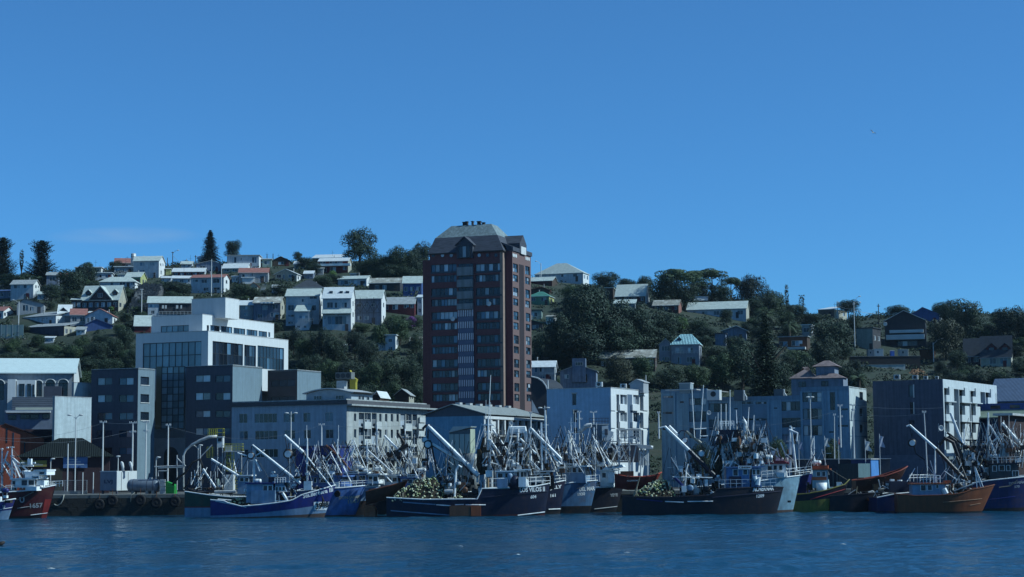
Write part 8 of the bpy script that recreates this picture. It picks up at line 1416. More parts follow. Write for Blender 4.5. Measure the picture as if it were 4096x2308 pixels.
b.house(985, 1936, 1097, 2010, 2.0, LBL, ((1053, 1943, 1070, 1962), (1073, 1943, 1090, 1962)), ROYAL, 4, ('CB-3773', 1040, 1971, 1085, 1978, ROYAL, BWHT)); b.house(1098, 1930, 1146, 1966, 1.7, LBL, ((1103, 1948, 1112, 1962), (1116, 1948, 1126, 1962), (1130, 1948, 1140, 1962)), LBL, 3, None, 'bridge_front', .5, .5); b.box('engine_casing', 1003, 1962, 1100, 2014, 1.3, LBL, -1.2)
b.spar([(1010, 1780), (1100, 1852), (1202, 1934)], [.13, .2, .22], SPAR, -.6, 'boom', 8); b.spar([(1010, 1784), (1200, 1938)], .10, DARK, -.3, 'boom_cylinder'); b.spar([(1138, 1741), (1213, 1810)], [.2, .26], SPAR, .5, 'boom', 8); b.spar([(1213, 1810), (1262, 1880)], .2, DARK, .5, 'boom', 7)
b.mast(1229, 1950, 1752, .17, 2, 97, ((1800, 5),), ((1343, 1945), (1100, 1940), (1020, 1945))); b.whip(1227, 1760, 1700); b.whip(1197, 1800, 1752); b.block(1153, 1816, 24, -.3); b.spar([(1140, 1745), (1148, 1798)], .05, DARK, -.3, 'tackle'); b.block(1004, 1822, 19, -.5); b.spar([(950, 1812), (990, 1824), (998, 1835)], .1, SPAR, -.6, 'davit_arm'); b.spar([(1020, 1825), (1058, 1800)], .1, SPAR, -.6, 'davit_arm'); b.spar([(1014, 1802), (1018, 1940)], .16, SPAR, -.2, 'post'); b.spar([(1020, 1840), (1046, 1884)], .09, SPAR, -.5, 'strut'); b.spar([(1022, 1838), (1038, 1886)], .09, SPAR, .3, 'strut')
b.box('bridge_top', 1082, 1898, 1106, 1908, .7, BWHT); b.box('chart_house', 1074, 1908, 1112, 1932, 1.2, NAVY); b.rails(1100, 1928, 1142, 1926, 16, 4); b.raft(994, 1962, 1.5, -1.6); b.raft(1030, 1924, 1.3, -1); b.winch(1135, 1985, -.8); b.box('winch_frame', 1215, 1925, 1246, 1960, .5, SPAR, -.8); b.spar([(1130, 1972), (1150, 2004)], .2, BWHT, -1.9, 'fairlead_post'); b.spar([(1100, 1992), (1104, 2003), (1180, 2003)], .07, SPAR, -2, 'gallows'); b.spar([(1150, 1988), (1180, 1986), (1182, 2002)], .06, SPAR, -2, 'gallows'); b.gear(1140, 1300, 1930, 1985, 26, 4); b.gear(1180, 1240, 1850, 1940, 14, 5); b.radar(1092, 1890)
net_pile('small heap of yellow-floated net on the royal blue seiner stern', b, [(915, 2004), (930, 1992), (945, 1988), (975, 1992), (985, 2005), (980, 2014)], 26, 3, 1.6)
b.rigging(1140, 1330, 1760, 1940, 42, 103)
# 5 Don Jaime
b = Boat('faded blue steel trawler showing its blistered bow and DON JAIME', (1463, 1943), 1080, 302, 16, 7.5, 1.9); b.hull([(1080, 1975), (1250, 1962), (1342, 1954), (1400, 1950), (1463, 1943)], [(.2, .3, BOTT), (None, None, MIDB)]); b.text('DON JAIME', 1350, 2002, 1417, 1999, 16, CRM); b.text('1567', 1378, 2016, 1414, 2012, 15, CRM)
MB().lathe([(.25, -.1), (.5, -.12), (.55, 0), (.5, .12), (.25, .1)], b.pos(b.inv(b.P(1345, 1975, -3)[0], 3), b.P(1345, 1975, -3)[1], -1) + Vector((0, -.1, 0)), 14, 'y').build('tyre_fender', BLACK, b.e)
b.house(1249, 1908, 1366, 1946, 2.4, MIDB, ((1256, 1912, 1266, 1930), (1278, 1911, 1308, 1929, 2), (1314, 1910, 1334, 1928)), MIDB, 4, ('10037', 1281, 1897, 1327, 1908, BWHT, FRAME_D)); b.rails(1348, 1944, 1462, 1938, 17, 6); b.box('bow_breakwater', 1332, 1928, 1356, 1950, 2.6, BWHT)
b.mast(1350, 1930, 1755, .16, 2, 55, ((1835, 28),), ((1460, 1940), (1260, 1930))); b.spar([(1304, 1782), (1360, 1830), (1400, 1880)], [.2, .2, .14], BRWN, .4, 'boom', 8); b.spar([(1322, 1782), (1392, 1862)], .18, ROYAL, .9, 'boom', 8); b.spar([(1418, 1788), (1392, 1842)], .16, BWHT, -.4, 'exhaust_pipe', 8); b.raft(1280, 1876, 1.5, -.8); b.radar(1340, 1880); b.gear(1250, 1360, 1850, 1905, 26, 6); b.whip(1354, 1765, 1700); b.block(1296, 1835, 18)
b.rigging(1250, 1420, 1740, 1900, 54, 104)
# 6 white-topped blue boat behind with long rail, black lower hull
b = Boat('boat with blue and white wheelhouse and long white rail behind DON JAIME', (1520, 1944), 1150, 309, 10, 7.5, 2.0); b.hull([(1150, 1968), (1350, 1958), (1449, 1952), (1520, 1944)], [(2.3, 2.5, DARK), (None, None, LBL)]); b.house(1374, 1894, 1470, 1934, 2.3, MIDB, ((1388, 1903, 1404, 1922), (1412, 1903, 1428, 1922), (1436, 1903, 1462, 1922, 2)), BWHT, 4, ('CAMACHO', 1392, 1887, 1430, 1893, BWHT, FRAME_D)); b.house(1470, 1900, 1516, 1934, 2.0, BWHT, ((1474, 1906, 1490, 1924), (1494, 1906, 1510, 1924)), BWHT, 3); b.rails(1360, 1944, 1518, 1938, 16, 9)
b.mast(1468, 1930, 1762, .16, 2, 100, ((1788, 22),), ((1560, 1900), (1380, 1930))); b.spar([(1470, 1800), (1570, 1890)], .11, SPAR, -1.2, 'strut'); b.raft(1436, 1868, 1.6, -.6); b.raft(1450, 1880, 1.4, -1.2); b.raft(1510, 1876, 1.6, -.6); b.gear(1380, 1520, 1830, 1895, 34, 7); b.radar(1480, 1884); b.whip(1405, 1850, 1745); b.whip(1440, 1850, 1730)
b.rigging(1380, 1540, 1740, 1900, 66, 105)
# 7 white bridge boat hidden behind the skiff
b = Boat('white-bridged boat mostly hidden behind the brown skiff', (1640, 1940), 1250, 314, 8, 7, 2.0); b.hull([(1250, 1965), (1500, 1955), (1640, 1940)], [(.4, .8, DARK), (None, None, BLKN)]); b.house(1512, 1904, 1594, 1940, 2.3, BWHT, ((1520, 1911, 1540, 1926), (1546, 1911, 1566, 1926), (1570, 1911, 1588, 1926)), BWHT, 3); b.house(1600, 1912, 1660, 1950, 2.0, MIDB, ((1608, 1918, 1626, 1932), (1632, 1918, 1650, 1932)), MIDB, 3, ('1939', 1632, 1900, 1660, 1907, BWHT, FRAME_D))
b.mast(1620, 1930, 1715, .17, 2, 60, ((1690 + 60, 14), (1800, 10)), ((1700, 1900), (1520, 1930))); b.spar([(1538, 1742), (1605, 1812)], [.16, .2], SPAR, -.5, 'boom', 8); b.spar([(1590, 1730), (1614, 1768), (1604, 1800)], .22, DARK, -.3, 'knuckle'); b.spar([(1540, 1830), (1632, 1780)], .3, DARK, -.4, 'hydraulic_arm', 8); b.spar([(1624, 1770), (1664, 1862)], .1); b.spar([(1622, 1765), (1642, 1890)], .1); b.mast(1508, 1900, 1700, .12, 1, 40, ((1780, 10),)); b.mast(1560, 1905, 1745, .12, 2, 76, ()); b.gear(1510, 1690, 1800, 1905, 60, 8); b.raft(1684, 1880, 1.8, -.5); b.raft(1600, 1874, 1.4, -.7); b.whip(1545, 1860, 1690); b.spar([(1596, 1898), (1607, 1872), (1614, 1898)], .13, BWHT, -1.4, 'gantry')
b.rigging(1500, 1720, 1690, 1910, 90, 106)
# 8 Los Vilos II
b = Boat('long dark navy seiner lettered LOS VILOS II with net heap on its stern', (2200, 1934), 1556, 299, 3, 8.0, .9); LV = b
b.hull([(1556, 1990), (1600, 1992), (1700, 1997), (1925, 1995), (1931, 1954), (2050, 1951), (2140, 1946), (2200, 1934)], [(.15, .35, bm('dark_red_boot', (.10, .02, .02))), (None, None, NAVY)], .86); b.text('LOS VILOS II', 2078, 1970, 2177, 1966, 19); b.text('604', 2120, 1996, 2143, 1994, 14)
for q, m in (((1611, 2009, 1742, 2018), LBL), ((1745, 2019, 1802, 2023), BWHT), ((1820, 2019, 1856, 2018), BWHT), ((1862, 2019, 1942, 2020), BWHT), ((1561, 2043, 1797, 2061), LBL), ((2068, 2063, 2189, 2049), BWHT), ((1930, 1990, 2190, 1966), NAVY)): b.strip(*q, .09, m)
b.box('rust_fender_plate', 1798, 2023, 1882, 2064, .18, RUSTB, -4.15); b.box('scraped_plate', 1884, 2024, 1923, 2064, .16, ORNG, -4.2)
b.house(1984, 1888, 2060, 1945, 2.6, LBL, ((1990, 1893, 2012, 1910), (2020, 1893, 2034, 1910), (2040, 1893, 2054, 1910)), BWHT, 3); b.house(2062, 1882, 2112, 1945, 2.3, BWHT, ((2066, 1888, 2078, 1908), (2082, 1888, 2108, 1908, 2)), BWHT, 4, None, 'bridge_front', .5, .5); b.box('companion', 1988, 1916, 2030, 1950, .6, LBL, -3.0); b.box('white_locker', 2074, 1908, 2104, 1948, .7, BWHT, -2.8)
b.rails(1940, 1950, 2198, 1940, 34, 9, inset=.15); b.spar([(1951, 1912), (1951, 1950)], .2, bm('tan_pipe', (.5, .3, .15)), -3.6, 'vent_pipe', 8); MB().lathe([(.9, -1.2), (.9, .2), (.6, .8), (0, 1.0)], b.V(2058, 1925, -2.6), 14).build('bow_dome', NAVY, b.e, True); MB().lathe([(.3, -1), (.45, .2), (.4, .5), (0, .7)], b.V(2040, 1908, -2.8), 12).build('ventilator', LBL, b.e, True)
b.spar([(1711, 1702), (1914, 1902)], [.26, .34], SPAR, -.8, 'boom', 8); b.spar([(1716, 1712), (1912, 1906)], .26, ROYAL, -.35, 'boom_web', 6); b.spar([(1690, 1716), (1704, 1702), (1722, 1704)], .18, DARK, -.8, 'boom_head'); b.spar([(1729, 1775), (1790, 1812), (1847, 1845)], [.18, .22, .2], SPAR, -.4, 'boom', 8); b.spar([(1729, 1780), (1850, 1850), (1890, 1900)], .16, DARK, -.1, 'boom_web'); b.block(1712, 1778, 22, -.5); b.block(1700, 1760, 16, -.4, W_STEEL)
for (a, c) in (((1708, 1752), (1712, 1880)), ((1720, 1760), (1762, 1940)), ((1727, 1780), (1750, 1905)), ((1712, 1722), (1710, 1765))): b.spar([a, c], .10, DARK, -.4, 'hydraulic_hose')
b.mast(1953, 1930, 1668, .24, 2, 74, ((1700, 22), (1728, 12), (1848, 14)), ((2198, 1938), (1800, 1985), (1720, 1985))); b.whip(1955, 1670, 1500, 0, 8, .04); b.whip(1944, 1700, 1600); b.whip(1962, 1700, 1610)
for (a, c, r) in (((1959, 1757), (2029, 1857), .15), ((1971, 1718), (2044, 1824), .16), ((1955, 1757), (1985, 1800), .12), ((1974, 1834), (2010, 1834), .08), ((1966, 1790), (2000, 1790), .08), ((2072, 1715), (2072, 1890), .16), ((2082, 1800), (2160, 1880), .13), ((2080, 1754), (2145, 1815), .15), ((2120, 1711), (2244, 1836), .22), ((2165, 1778), (2244, 1857), .14), ((2120, 1715), (2124, 1900), .2), ((2165, 1690), (2168, 1880), .14), ((2182, 1660), (2184, 1790), .12)): b.spar([a, c], r, SPAR, -.3 if c[0] % 2 else .6, 'strut', 7)
b.spar([(2026, 1768), (2040, 1712), (2098, 1711), (2108, 1768)], .3, BWHT, 1.0, 'gantry', 6); MB().prism([b.V(2034, 1716, .6), b.V(2100, 1714, .6), b.V(2104, 1732, .6), b.V(2040, 1734, .6)], (0, 1.2, 0)).build('gantry_beam', BWHT, b.e)
b.spar([(1918, 1796), (1926, 1860), (1934, 1898)], [.35, .75, .6], NET, 0, 'hanging_net', 9); b.spar([(1936, 1750), (1924, 1800)], .2, NET, 0, 'hanging_net', 7); b.raft(2054, 1858, 1.9, -.6); b.raft(2040, 1846, 1.4, -.4); b.radar(2062, 1832); b.raft(2064, 1780, 2.0, 1); b.gear(1930, 2130, 1770, 1885, 120, 9, 2.5); b.gear(1780, 1940, 1900, 1985, 60, 10, 3); b.gear(1690, 1800, 1830, 1985, 26, 11, 2.5); b.winch(1860, 1960, -1.6, 1.6, RUSTB); b.winch(1900, 1968, -2, 1.2); b.spar([(1818, 1990), (1824, 1880), (1836, 1862), (1846, 1870)], .16, BWHT, -2.6, 'gallows', 7); b.spar([(1822, 1990), (1826, 1905)], .1, DARK, -2.4, 'gallows'); b.spar([(1778, 1965), (1812, 1965)], .3, W_STEEL, -2.9, 'roller', 8)
net_pile('great heap of net with pale floats on the LOS VILOS II stern', b, [(1574, 1990), (1592, 1962), (1650, 1932), (1660, 1915), (1720, 1906), (1740, 1903), (1752, 1925), (1780, 1945), (1784, 1966), (1770, 1990), (1746, 1998)], 150, 4, 3.6)
for (x_, y_) in ((1826, 1938), (1830, 1950), (1834, 1962), (1840, 1975)): pass
net_pile('narrow trail of white floats amidships on LOS VILOS II', b, [(1820, 1985), (1826, 1940), (1838, 1938), (1846, 1962), (1854, 1988)], 34, 8, 2.8)
skiff('dark brown skiff with orange bow propped against the LOS VILOS II stern', LV, [(1466, 1968), (1510, 1956), (1560, 1944), (1610, 1930), (1634, 1919)], 3.2, BRWN, bm('rust_gunwale', (.30, .09, .04)), 52, 1.0)
LV.rigging(1690, 1900, 1740, 1960, 42, 107); LV.rigging(1920, 2190, 1660, 1890, 114, 108)
# 9 Jilly
b = Boat('navy trawler with part-hidden name ILLY behind LOS VILOS II', (2262, 1922), 1800, 307, 5, 8, 1.0); b.hull([(1800, 1975), (2100, 1952), (2190, 1938), (2262, 1922)], [(.5, .9, DARK), (None, None, NAVY)]); b.text('JILLY', 2198, 1963, 2243, 1957, 17); b.text('161', 2199, 1990, 2219, 1988, 13); b.strip(2190, 2039, 2258, 2037, .09, BWHT); b.rails(2120, 1938, 2258, 1926, 26, 6); b.house(2120, 1888, 2204, 1930, 2.2, BWHT, ((2126, 1898, 2140, 1912), (2146, 1898, 2160, 1912), (2170, 1898, 2196, 1912, 2)), BWHT, 3, ('1 8112', 2120, 1889, 2150, 1897)); b.spar([(2110, 1845), (2172, 1890)], .14); b.spar([(2164, 1896), (2170, 1852), (2182, 1896)], .16, BWHT, -.8, 'gantry')
b.mast(2182, 1900, 1640, .16, 2, 62, ((1700, 12), (1834, 20)), ((2260, 1925),)); b.gear(2110, 2250, 1790, 1890, 60, 12, 2.2); b.raft(2130, 1868, 1.6, -.6); b.radar(2150, 1850)
MB().box(*(b.V(2192, 1928, -3.2) - Vector((.35, .3, 1.2))), *(b.V(2214, 1902, -3.2) + Vector((.1, .3, 0)))).build('bow_fender', BLACK, b.e)
b.rigging(2110, 2280, 1690, 1900, 54, 109)
# 10 Del Mar
b = Boat('rust-streaked blue trawler lettered DEL MAR 1930', (2390, 1922), 1960, 311, 12, 7.5, 1.4); b.hull([(1960, 1965), (2220, 1942), (2300, 1930), (2390, 1922)], [(1.2, 1.3, DARK), (None, None, TEALH)]); b.text('DEL MAR', 2313, 1966, 2369, 1962, 16); b.text('1930', 2306, 1985, 2333, 1982, 13); b.house(2220, 1868, 2344, 1932, 2.4, LBL, ((2226, 1873, 2240, 1890), (2246, 1873, 2262, 1890), (2268, 1872, 2284, 1889), (2290, 1872, 2306, 1889), (2312, 1872, 2330, 1889)), BWHT, 3, ('0082', 2266, 1857, 2298, 1866)); b.rails(2290, 1930, 2386, 1924, 24, 6)
b.mast(2284, 1870, 1670, .17, 2, 40, ((1731, 12), (1690, 10)), ((2388, 1925), (2200, 1930))); b.mast(2320, 1880, 1780, .13, 2, 56, ()); b.spar([(2312, 1732), (2340, 1706), (2366, 1702)], .3, W_STEEL, 2.0, 'exhaust_duct', 8); b.gear(2230, 2370, 1770, 1862, 70, 13, 2.2); b.raft(2300, 1838, 1.5); b.spar([(2308, 1955), (2340, 1945), (2365, 1925)], .04, ROPE, -3.8, 'mooring_rope'); b.whip(2295, 1760, 1640); b.whip(2302, 1760, 1650); b.spar([(2280, 1740), (2272, 1770)], .4, BWHT, -.4, 'tyre_roll', 8)
b.rigging(2220, 2390, 1680, 1880, 66, 110)
# 11 Yeye
b = Boat('black trawler lettered YEYE with white banner roof', (2494, 1946), 2080, 315, 8, 7.5, 1.4); b.hull([(2080, 1965), (2300, 1955), (2390, 1950), (2494, 1946)], [(.5, .6, DARK), (None, None, BLKN)]); b.text('YEYE', 2437, 1988, 2466, 1986, 12, W_STEEL); b.strip(2374, 2037, 2480, 2026, .07, W_STEEL); b.house(2400, 1884, 2456, 1945, 2.2, BWHT, ((2408, 1892, 2424, 1910), (2432, 1890, 2450, 1908)), BWHT, 3, None); MB().prism([b.V(2404, 1884, -2.9), b.V(2494, 1868, -2.9), b.V(2488, 1858, -2.9), b.V(2420, 1868, -2.9)], (0, 5, 0)).build('banner_roof', BWHT, b.e)
v, f, w = text_verts('CQ * 6507', .035); mb = MB(); A, Bq = b.V(2434, 1874, -2.95), b.V(2478, 1866, -2.95); mb.v = [tuple(A.lerp(Bq, u / w) + Vector((0, -.03, q * .32))) for u, q in v]; mb.f = f; mb.build('lettering', FRAME_D, b.e)
b.mast(2376, 1900, 1708, .16, 2, 68, ((1716, 5),), ((2490, 1945),)); b.spar([(2378, 1757), (2446, 1864)], .16, SPAR, -.8); b.rails(2376, 1948, 2400, 1946, 20, 2); b.raft(2398, 1858, 1.9, -.8); b.gear(2370, 2470, 1790, 1870, 46, 14, 2); b.box('foredeck_box', 2432, 1890, 2458, 1932, .9, BWHT, -2.2); b.gear(2390, 2450, 1920, 1945, 14, 15, 2); b.whip(2386, 1760, 1690)
b.rigging(2360, 2500, 1700, 1870, 48, 111)
# 12 Achernar
b = Boat('long black seiner lettered ACHERNAR 1209 with blue wheelhouse', (3134, 1950), 2488, 300, 3, 8.2, 1.2); AC = b
b.hull([(2488, 1984), (2560, 1988), (2665, 1989), (2722, 1986), (2843, 1981), (2858, 1956), (2989, 1950), (3080, 1948), (3134, 1950)], [(.1, .2, DARK), (None, None, BLKN)], .86, cap=BLKN); b.text('ACHERNAR', 3012, 1967, 3100, 1962, 19); b.text('1209', 3028, 1992, 3060, 1990, 14)
for q, m in (((2546, 1996, 2650, 2006), ROYAL), ((2660, 2006, 2735, 2009), BWHT), ((2750, 2006, 2852, 2005), BWHT), ((2850, 1990, 3130, 1966), NAVY)): b.strip(*q, .09, m)
BWH = bm('wheelhouse_blue', (.16, .30, .56), da=.2); b.house(2904, 1872, 3000, 1950, 2.5, BWH, ((2932, 1879, 2952, 1902), (2972, 1879, 2990, 1898)), BWH, 0, ('CB4084', 2956, 1866, 3002, 1874)); b.house(3004, 1870, 3048, 1950, 2.3, BWH, ((3010, 1879, 3022, 1898), (3026, 1879, 3040, 1898)), BWH, 4, None, 'bridge_front', .6, .5); b.box('companion_door', 2918, 1906, 2966, 1942, .5, NAVY, -2.6); b.rails(2876, 1950, 3110, 1946, 30, 10, LBL, r=.04)
b.spar([(2659, 1706), (2755, 1800)], [.2, .26], SPAR, -.9, 'boom', 8); b.spar([(2676, 1704), (2712, 1740)], .2, SPAR, -.3, 'boom', 8); b.spar([(2755, 1800), (2862, 1909)], [.3, .36], NAVY, -.9, 'boom', 8); b.spar([(2634, 1713), (2660, 1706)], .1, SPAR, -.9, 'boom_head'); b.spar([(2745, 1725), (2862, 1820)], [.22, .24], bm('weathered_spar', (.42, .40, .32)), .5, 'boom', 8); b.spar([(2714, 1735), (2724, 1722), (2745, 1724)], .08, NAVY, -.5, 'boom_hose'); b.block(2738, 1762, 16, -.6, NAVY); b.block(2805, 1815, 18, -.4, W_STEEL)
b.mast(2978, 1880, 1676, .2, 2, -66, ((1750, 24), (1690, 10)), ((3130, 1945), (2860, 1950))); b.mast(2892, 1900, 1722, .2, 1, 74, ((1760, 16), (1780, 12)), ()); b.spar([(2972, 1677), (2982, 1690), (2978, 1734)], .22, BWHT, -.5, 'exhaust_pipe', 8); b.spar([(2895, 1764), (2964, 1865)], .17); b.spar([(2900, 1770), (2955, 1830)], .11); b.spar([(2990, 1750), (3052, 1850)], .16); b.spar([(2996, 1745), (3048, 1824)], .12); b.spar([(2998, 1745), (3106, 1802)], .07, W_STEEL, 0, 'stay', 5)
for (x_, y0, y1, ln) in ((2778, 1750, 1530, 12), (2800, 1755, 1540, -14), (2884, 1730, 1615, 0), (2904, 1730, 1615, 0), (2872, 1740, 1650, 0), (2990, 1720, 1628, -6), (3012, 1790, 1660, -4), (2920, 1720, 1560, 0), (2948, 1720, 1640, 3)): b.whip(x_, y0, y1, .3, -ln, .045)
b.spar([(2776, 1717), (2826, 1714)], .08); b.spar([(2800, 1745), (2832, 1744)], .08); b.spar([(2867, 1820), (2872, 1860), (2866, 1905)], [.5, .8, .6], NET, 0, 'hanging_net', 9); b.spar([(2880, 1740), (2872, 1830)], .3, NET, .2, 'hanging_net', 8); b.spar([(2964, 1720), (2958, 1760), (2960, 1840)], .3, W_STEEL, .8, 'funnel', 9); b.raft(2922, 1850, 2.0, -.8); b.raft(3072, 1828, 1.6, 0); MB().lathe([(.55, -1.2), (.6, .2), (.4, .9), (.15, 1.1)], b.V(2972, 1850, -.6), 12).build('blue_drum', NAVY, b.e, True); b.spar([(3018, 1905), (3022, 1920), (3034, 1912), (3030, 1940)], .35, BWHT, -2.6, 'ventilator', 8)
MB().box(*(b.V(2905, 1750, .2) - Vector((1.6, 1, 1.0))), *(b.V(2905, 1700, .2) + Vector((1.9, 1, -.8)))).build('net_bin', NAVY, b.e); b.rails(2880, 1702, 2936, 1700, 16, 5); b.gear(2868, 3060, 1715, 1862, 150, 16, 2.6); b.gear(2720, 2880, 1880, 1975, 70, 17, 3); b.gear(2700, 2880, 1830, 1900, 26, 18, 2.5); b.winch(2826, 1955, -1.8, 1.6); b.winch(2760, 1952, -2.4, 1.8, LBL); b.spar([(2738, 1975), (2745, 1880), (2752, 1855)], .1, SPAR, -2.4, 'gallows'); b.spar([(2690, 1908), (2850, 1911)], .07, SPAR, -2.8, 'guard_rail'); b.spar([(2696, 1908), (2732, 1944)], .18, ROYAL, -2.6, 'chute')
net_pile('rounded heap of net with pale floats on the ACHERNAR stern', b, [(2535, 1988), (2548, 1964), (2580, 1940), (2620, 1920), (2655, 1914), (2676, 1926), (2690, 1950), (2698, 1976), (2694, 1990)], 120, 6, 3.6); b.spar([(2533, 1990), (2542, 1970), (2548, 1946), (2560, 1905)], [.1, .2, .1, .05], ROPE, -3.6, 'mooring_rope')
e = skiff('red skiff with blue striped tarpaulin carried on the ACHERNAR stern', AC, [(2458, 1897), (2510, 1908), (2570, 1908), (2620, 1902), (2646, 1890)], 3.4, bm('deep_red_hull', (.26, .035, .025)), bm('bright_red_rim', (.55, .09, .05)), 52, 2.2)
tp = MB(); o_ = AC.V(2458, 1897, 2.2); rows = [[AC.V(x_, y_, yy) - o_ for x_, y_ in ((2484, 1858), (2505, 1872), (2535, 1880), (2560, 1876), (2590, 1884))] for yy in (.6, 2.2, 3.8)]; tp.grid(rows).build('tarpaulin', mat('striped_tarp', (.25, .36, .5), .7, var=.5, scale=1.0, stretch=(3, .2, .2)), e); ubox('hatch_box', ORNG, e, 1.0, -1, -.3, 3.2, .8, .5)
v, f, w = text_verts('ALGARROBO', .035); mb = MB(); A, Bq = AC.V(2507, 1926, .45) - o_, AC.V(2555, 1925, .45) - o_; mb.v = [tuple(A.lerp(Bq, u / w) + Vector((0, -.12, q * .26))) for u, q in v]; mb.f = f; mb.build('lettering', W_STEEL, e)
AC.rigging(2660, 2860, 1760, 1960, 42, 112); AC.rigging(2860, 3070, 1640, 1870, 126, 113)
# 13 pale cyan trawler, 14 royal blue bulbous bow, 15 yellow boat
b = Boat('pale cyan trawler with red-roofed wheelhouse beside ACHERNAR', (3203, 1902), 2780, 307, 10, 8, 1.5); b.hull([(2780, 1950), (3000, 1930), (3110, 1914), (3203, 1902)], [(.2, .5, BOTT), (None, None, CYAN)]); b.house(3044, 1856, 3148, 1908, 2.4, BWHT, ((3070, 1864, 3088, 1882), (3094, 1862, 3108, 1882), (3116, 1862, 3130, 1880)), REDR, 4, ('1939', 3014, 1846, 3040, 1855)); MB().prism([b.V(3086, 1856, -2.8), b.V(3152, 1854, -2.8), b.V(3136, 1842, -2.8), b.V(3090, 1842, -2.8)], (0, 5.4, 0)).build('red_canopy', REDR, b.e); b.rails(3046, 1912, 3246, 1892, 26, 9); b.box('white_winch_cover', 3106, 1890, 3138, 1908, 1.0, BWHT, -2.4); b.box('black_markings', 3150, 2002, 3164, 2010, .05, FRAME_D, -2.2)
b.mast(3160, 1880, 1725, .2, 0, 0, ((1765, 14),), ((3250, 1900),)); b.spar([(3164, 1708), (3184, 1880)], [.16, .2], SPAR, -.3, 'mast', 8); b.lamp(3162, 1705); b.lamp(3176, 1712); b.spar([(3156, 1718), (3190, 1732), (3186, 1765)], .12, SPAR, -.5, 'mast_bracket'); b.gear(3060, 3170, 1790, 1850, 30, 19, 2); b.raft(3060, 1828, 1.6); b.spar([(3060, 1800), (3142, 1850)], .12); b.spar([(3072, 1796), (3130, 1846)], .1); b.spar([(3108, 1792), (3120, 1830)], .1); b.spar([(3122, 1770), (3150, 1838)], .1)
b = Boat('royal blue bow with rusty bulb beside the pale cyan trawler', (3250, 1892), 2900, 313, 10, 8, 1.2); b.hull([(2900, 1945), (3150, 1915), (3250, 1892)], [(.9, 1.0, RUSTB), (None, None, ROYAL)]); p = b.V(3232, 2030, -.6); MB().lathe([(0.02, -1.6), (.55, -1.2), (.75, -.2), (.7, .6), (.4, 1.1), (.02, 1.3)], p, 14, 'x').build('bulb', RUSTB, b.e, True); b.rails(3180, 1902, 3248, 1894, 18, 4)
b = Boat('olive yellow boat with orange wheelhouse and white tub', (3398, 1918), 3080, 309, 12, 6, 2.2); b.hull([(3080, 1985), (3238, 1974), (3310, 1960), (3380, 1938), (3398, 1918)], [(1.7, 2.6, OLIV), (None, None, BLKN)], cap=OLIV); b.strip(3240, 1998, 3384, 1956, .06, REDR); b.house(3248, 1880, 3316, 1952, 1.7, CYAN, ((3266, 1888, 3282, 1904), (3288, 1887, 3302, 1904)), ORNG, 3); b.box('orange_band', 3246, 1908, 3306, 1920, 1.85, ORNG); MB().lathe([(.9, -1.5), (.95, .4)], b.V(3286, 1940, -1.6), 14).build('white_tub', BWHT, b.e, True); b.raft(3266, 1850, 1.6); b.box('orange_roof_box', 3250, 1862, 3312, 1878, 1.5, ORNG); b.mast(3256, 1870, 1745, .1); b.spar([(3390, 1920), (3300, 1865)], .03, ROPE, 0, 'stay'); b.gear(3230, 3380, 1925, 1955, 22, 20, 1.6)
b.rigging(3240, 3320, 1780, 1900, 12, 114)
# 16 dark stern boat carrying a brown skiff
b = Boat('black hull with rusty anchor carrying a brown skiff on its stern', (3560, 1965), 3300, 312, -6, 8, .8); b.hull([(3300, 1985), (3420, 1975), (3560, 1965)], [(.4, .4, DARK), (None, None, BLKN)], cap=BLKN); b.spar([(3468, 1996), (3486, 2004), (3482, 2016)], .22, ORNG, -3.9, 'anchor', 7); b.spar([(3474, 1972), (3490, 1966), (3498, 1975)], .2, W_STEEL, -3.4, 'fairlead'); b.gear(3400, 3560, 1940, 1972, 18, 21, 3)
skiff('brown skiff tilted steeply on the black stern at right', b, [(3415, 1922), (3470, 1914), (3530, 1904), (3590, 1884), (3630, 1866)], 3.2, bm('dark_brown_hull', (.06, .02, .014)), bm('red_gunwale', (.34, .07, .04)), 48, .5)
b = Boat('navy boat behind the rust-orange wooden boat', (3700, 1945), 3490, 306, -4, 6.5, 1.0); b.hull([(3490, 1990), (3560, 1975), (3640, 1968), (3700, 1945)], [(.2, .3, DARK), (None, None, bm('deep_blue_hull', (.015, .03, .14)))], .9); b.gear(3500, 3640, 1915, 1970, 26, 22, 2); b.box('deck_house', 3560, 1925, 3650, 1970, 1.6, NAVY); b.rails(3640, 1922, 3760, 1920, 22, 7)
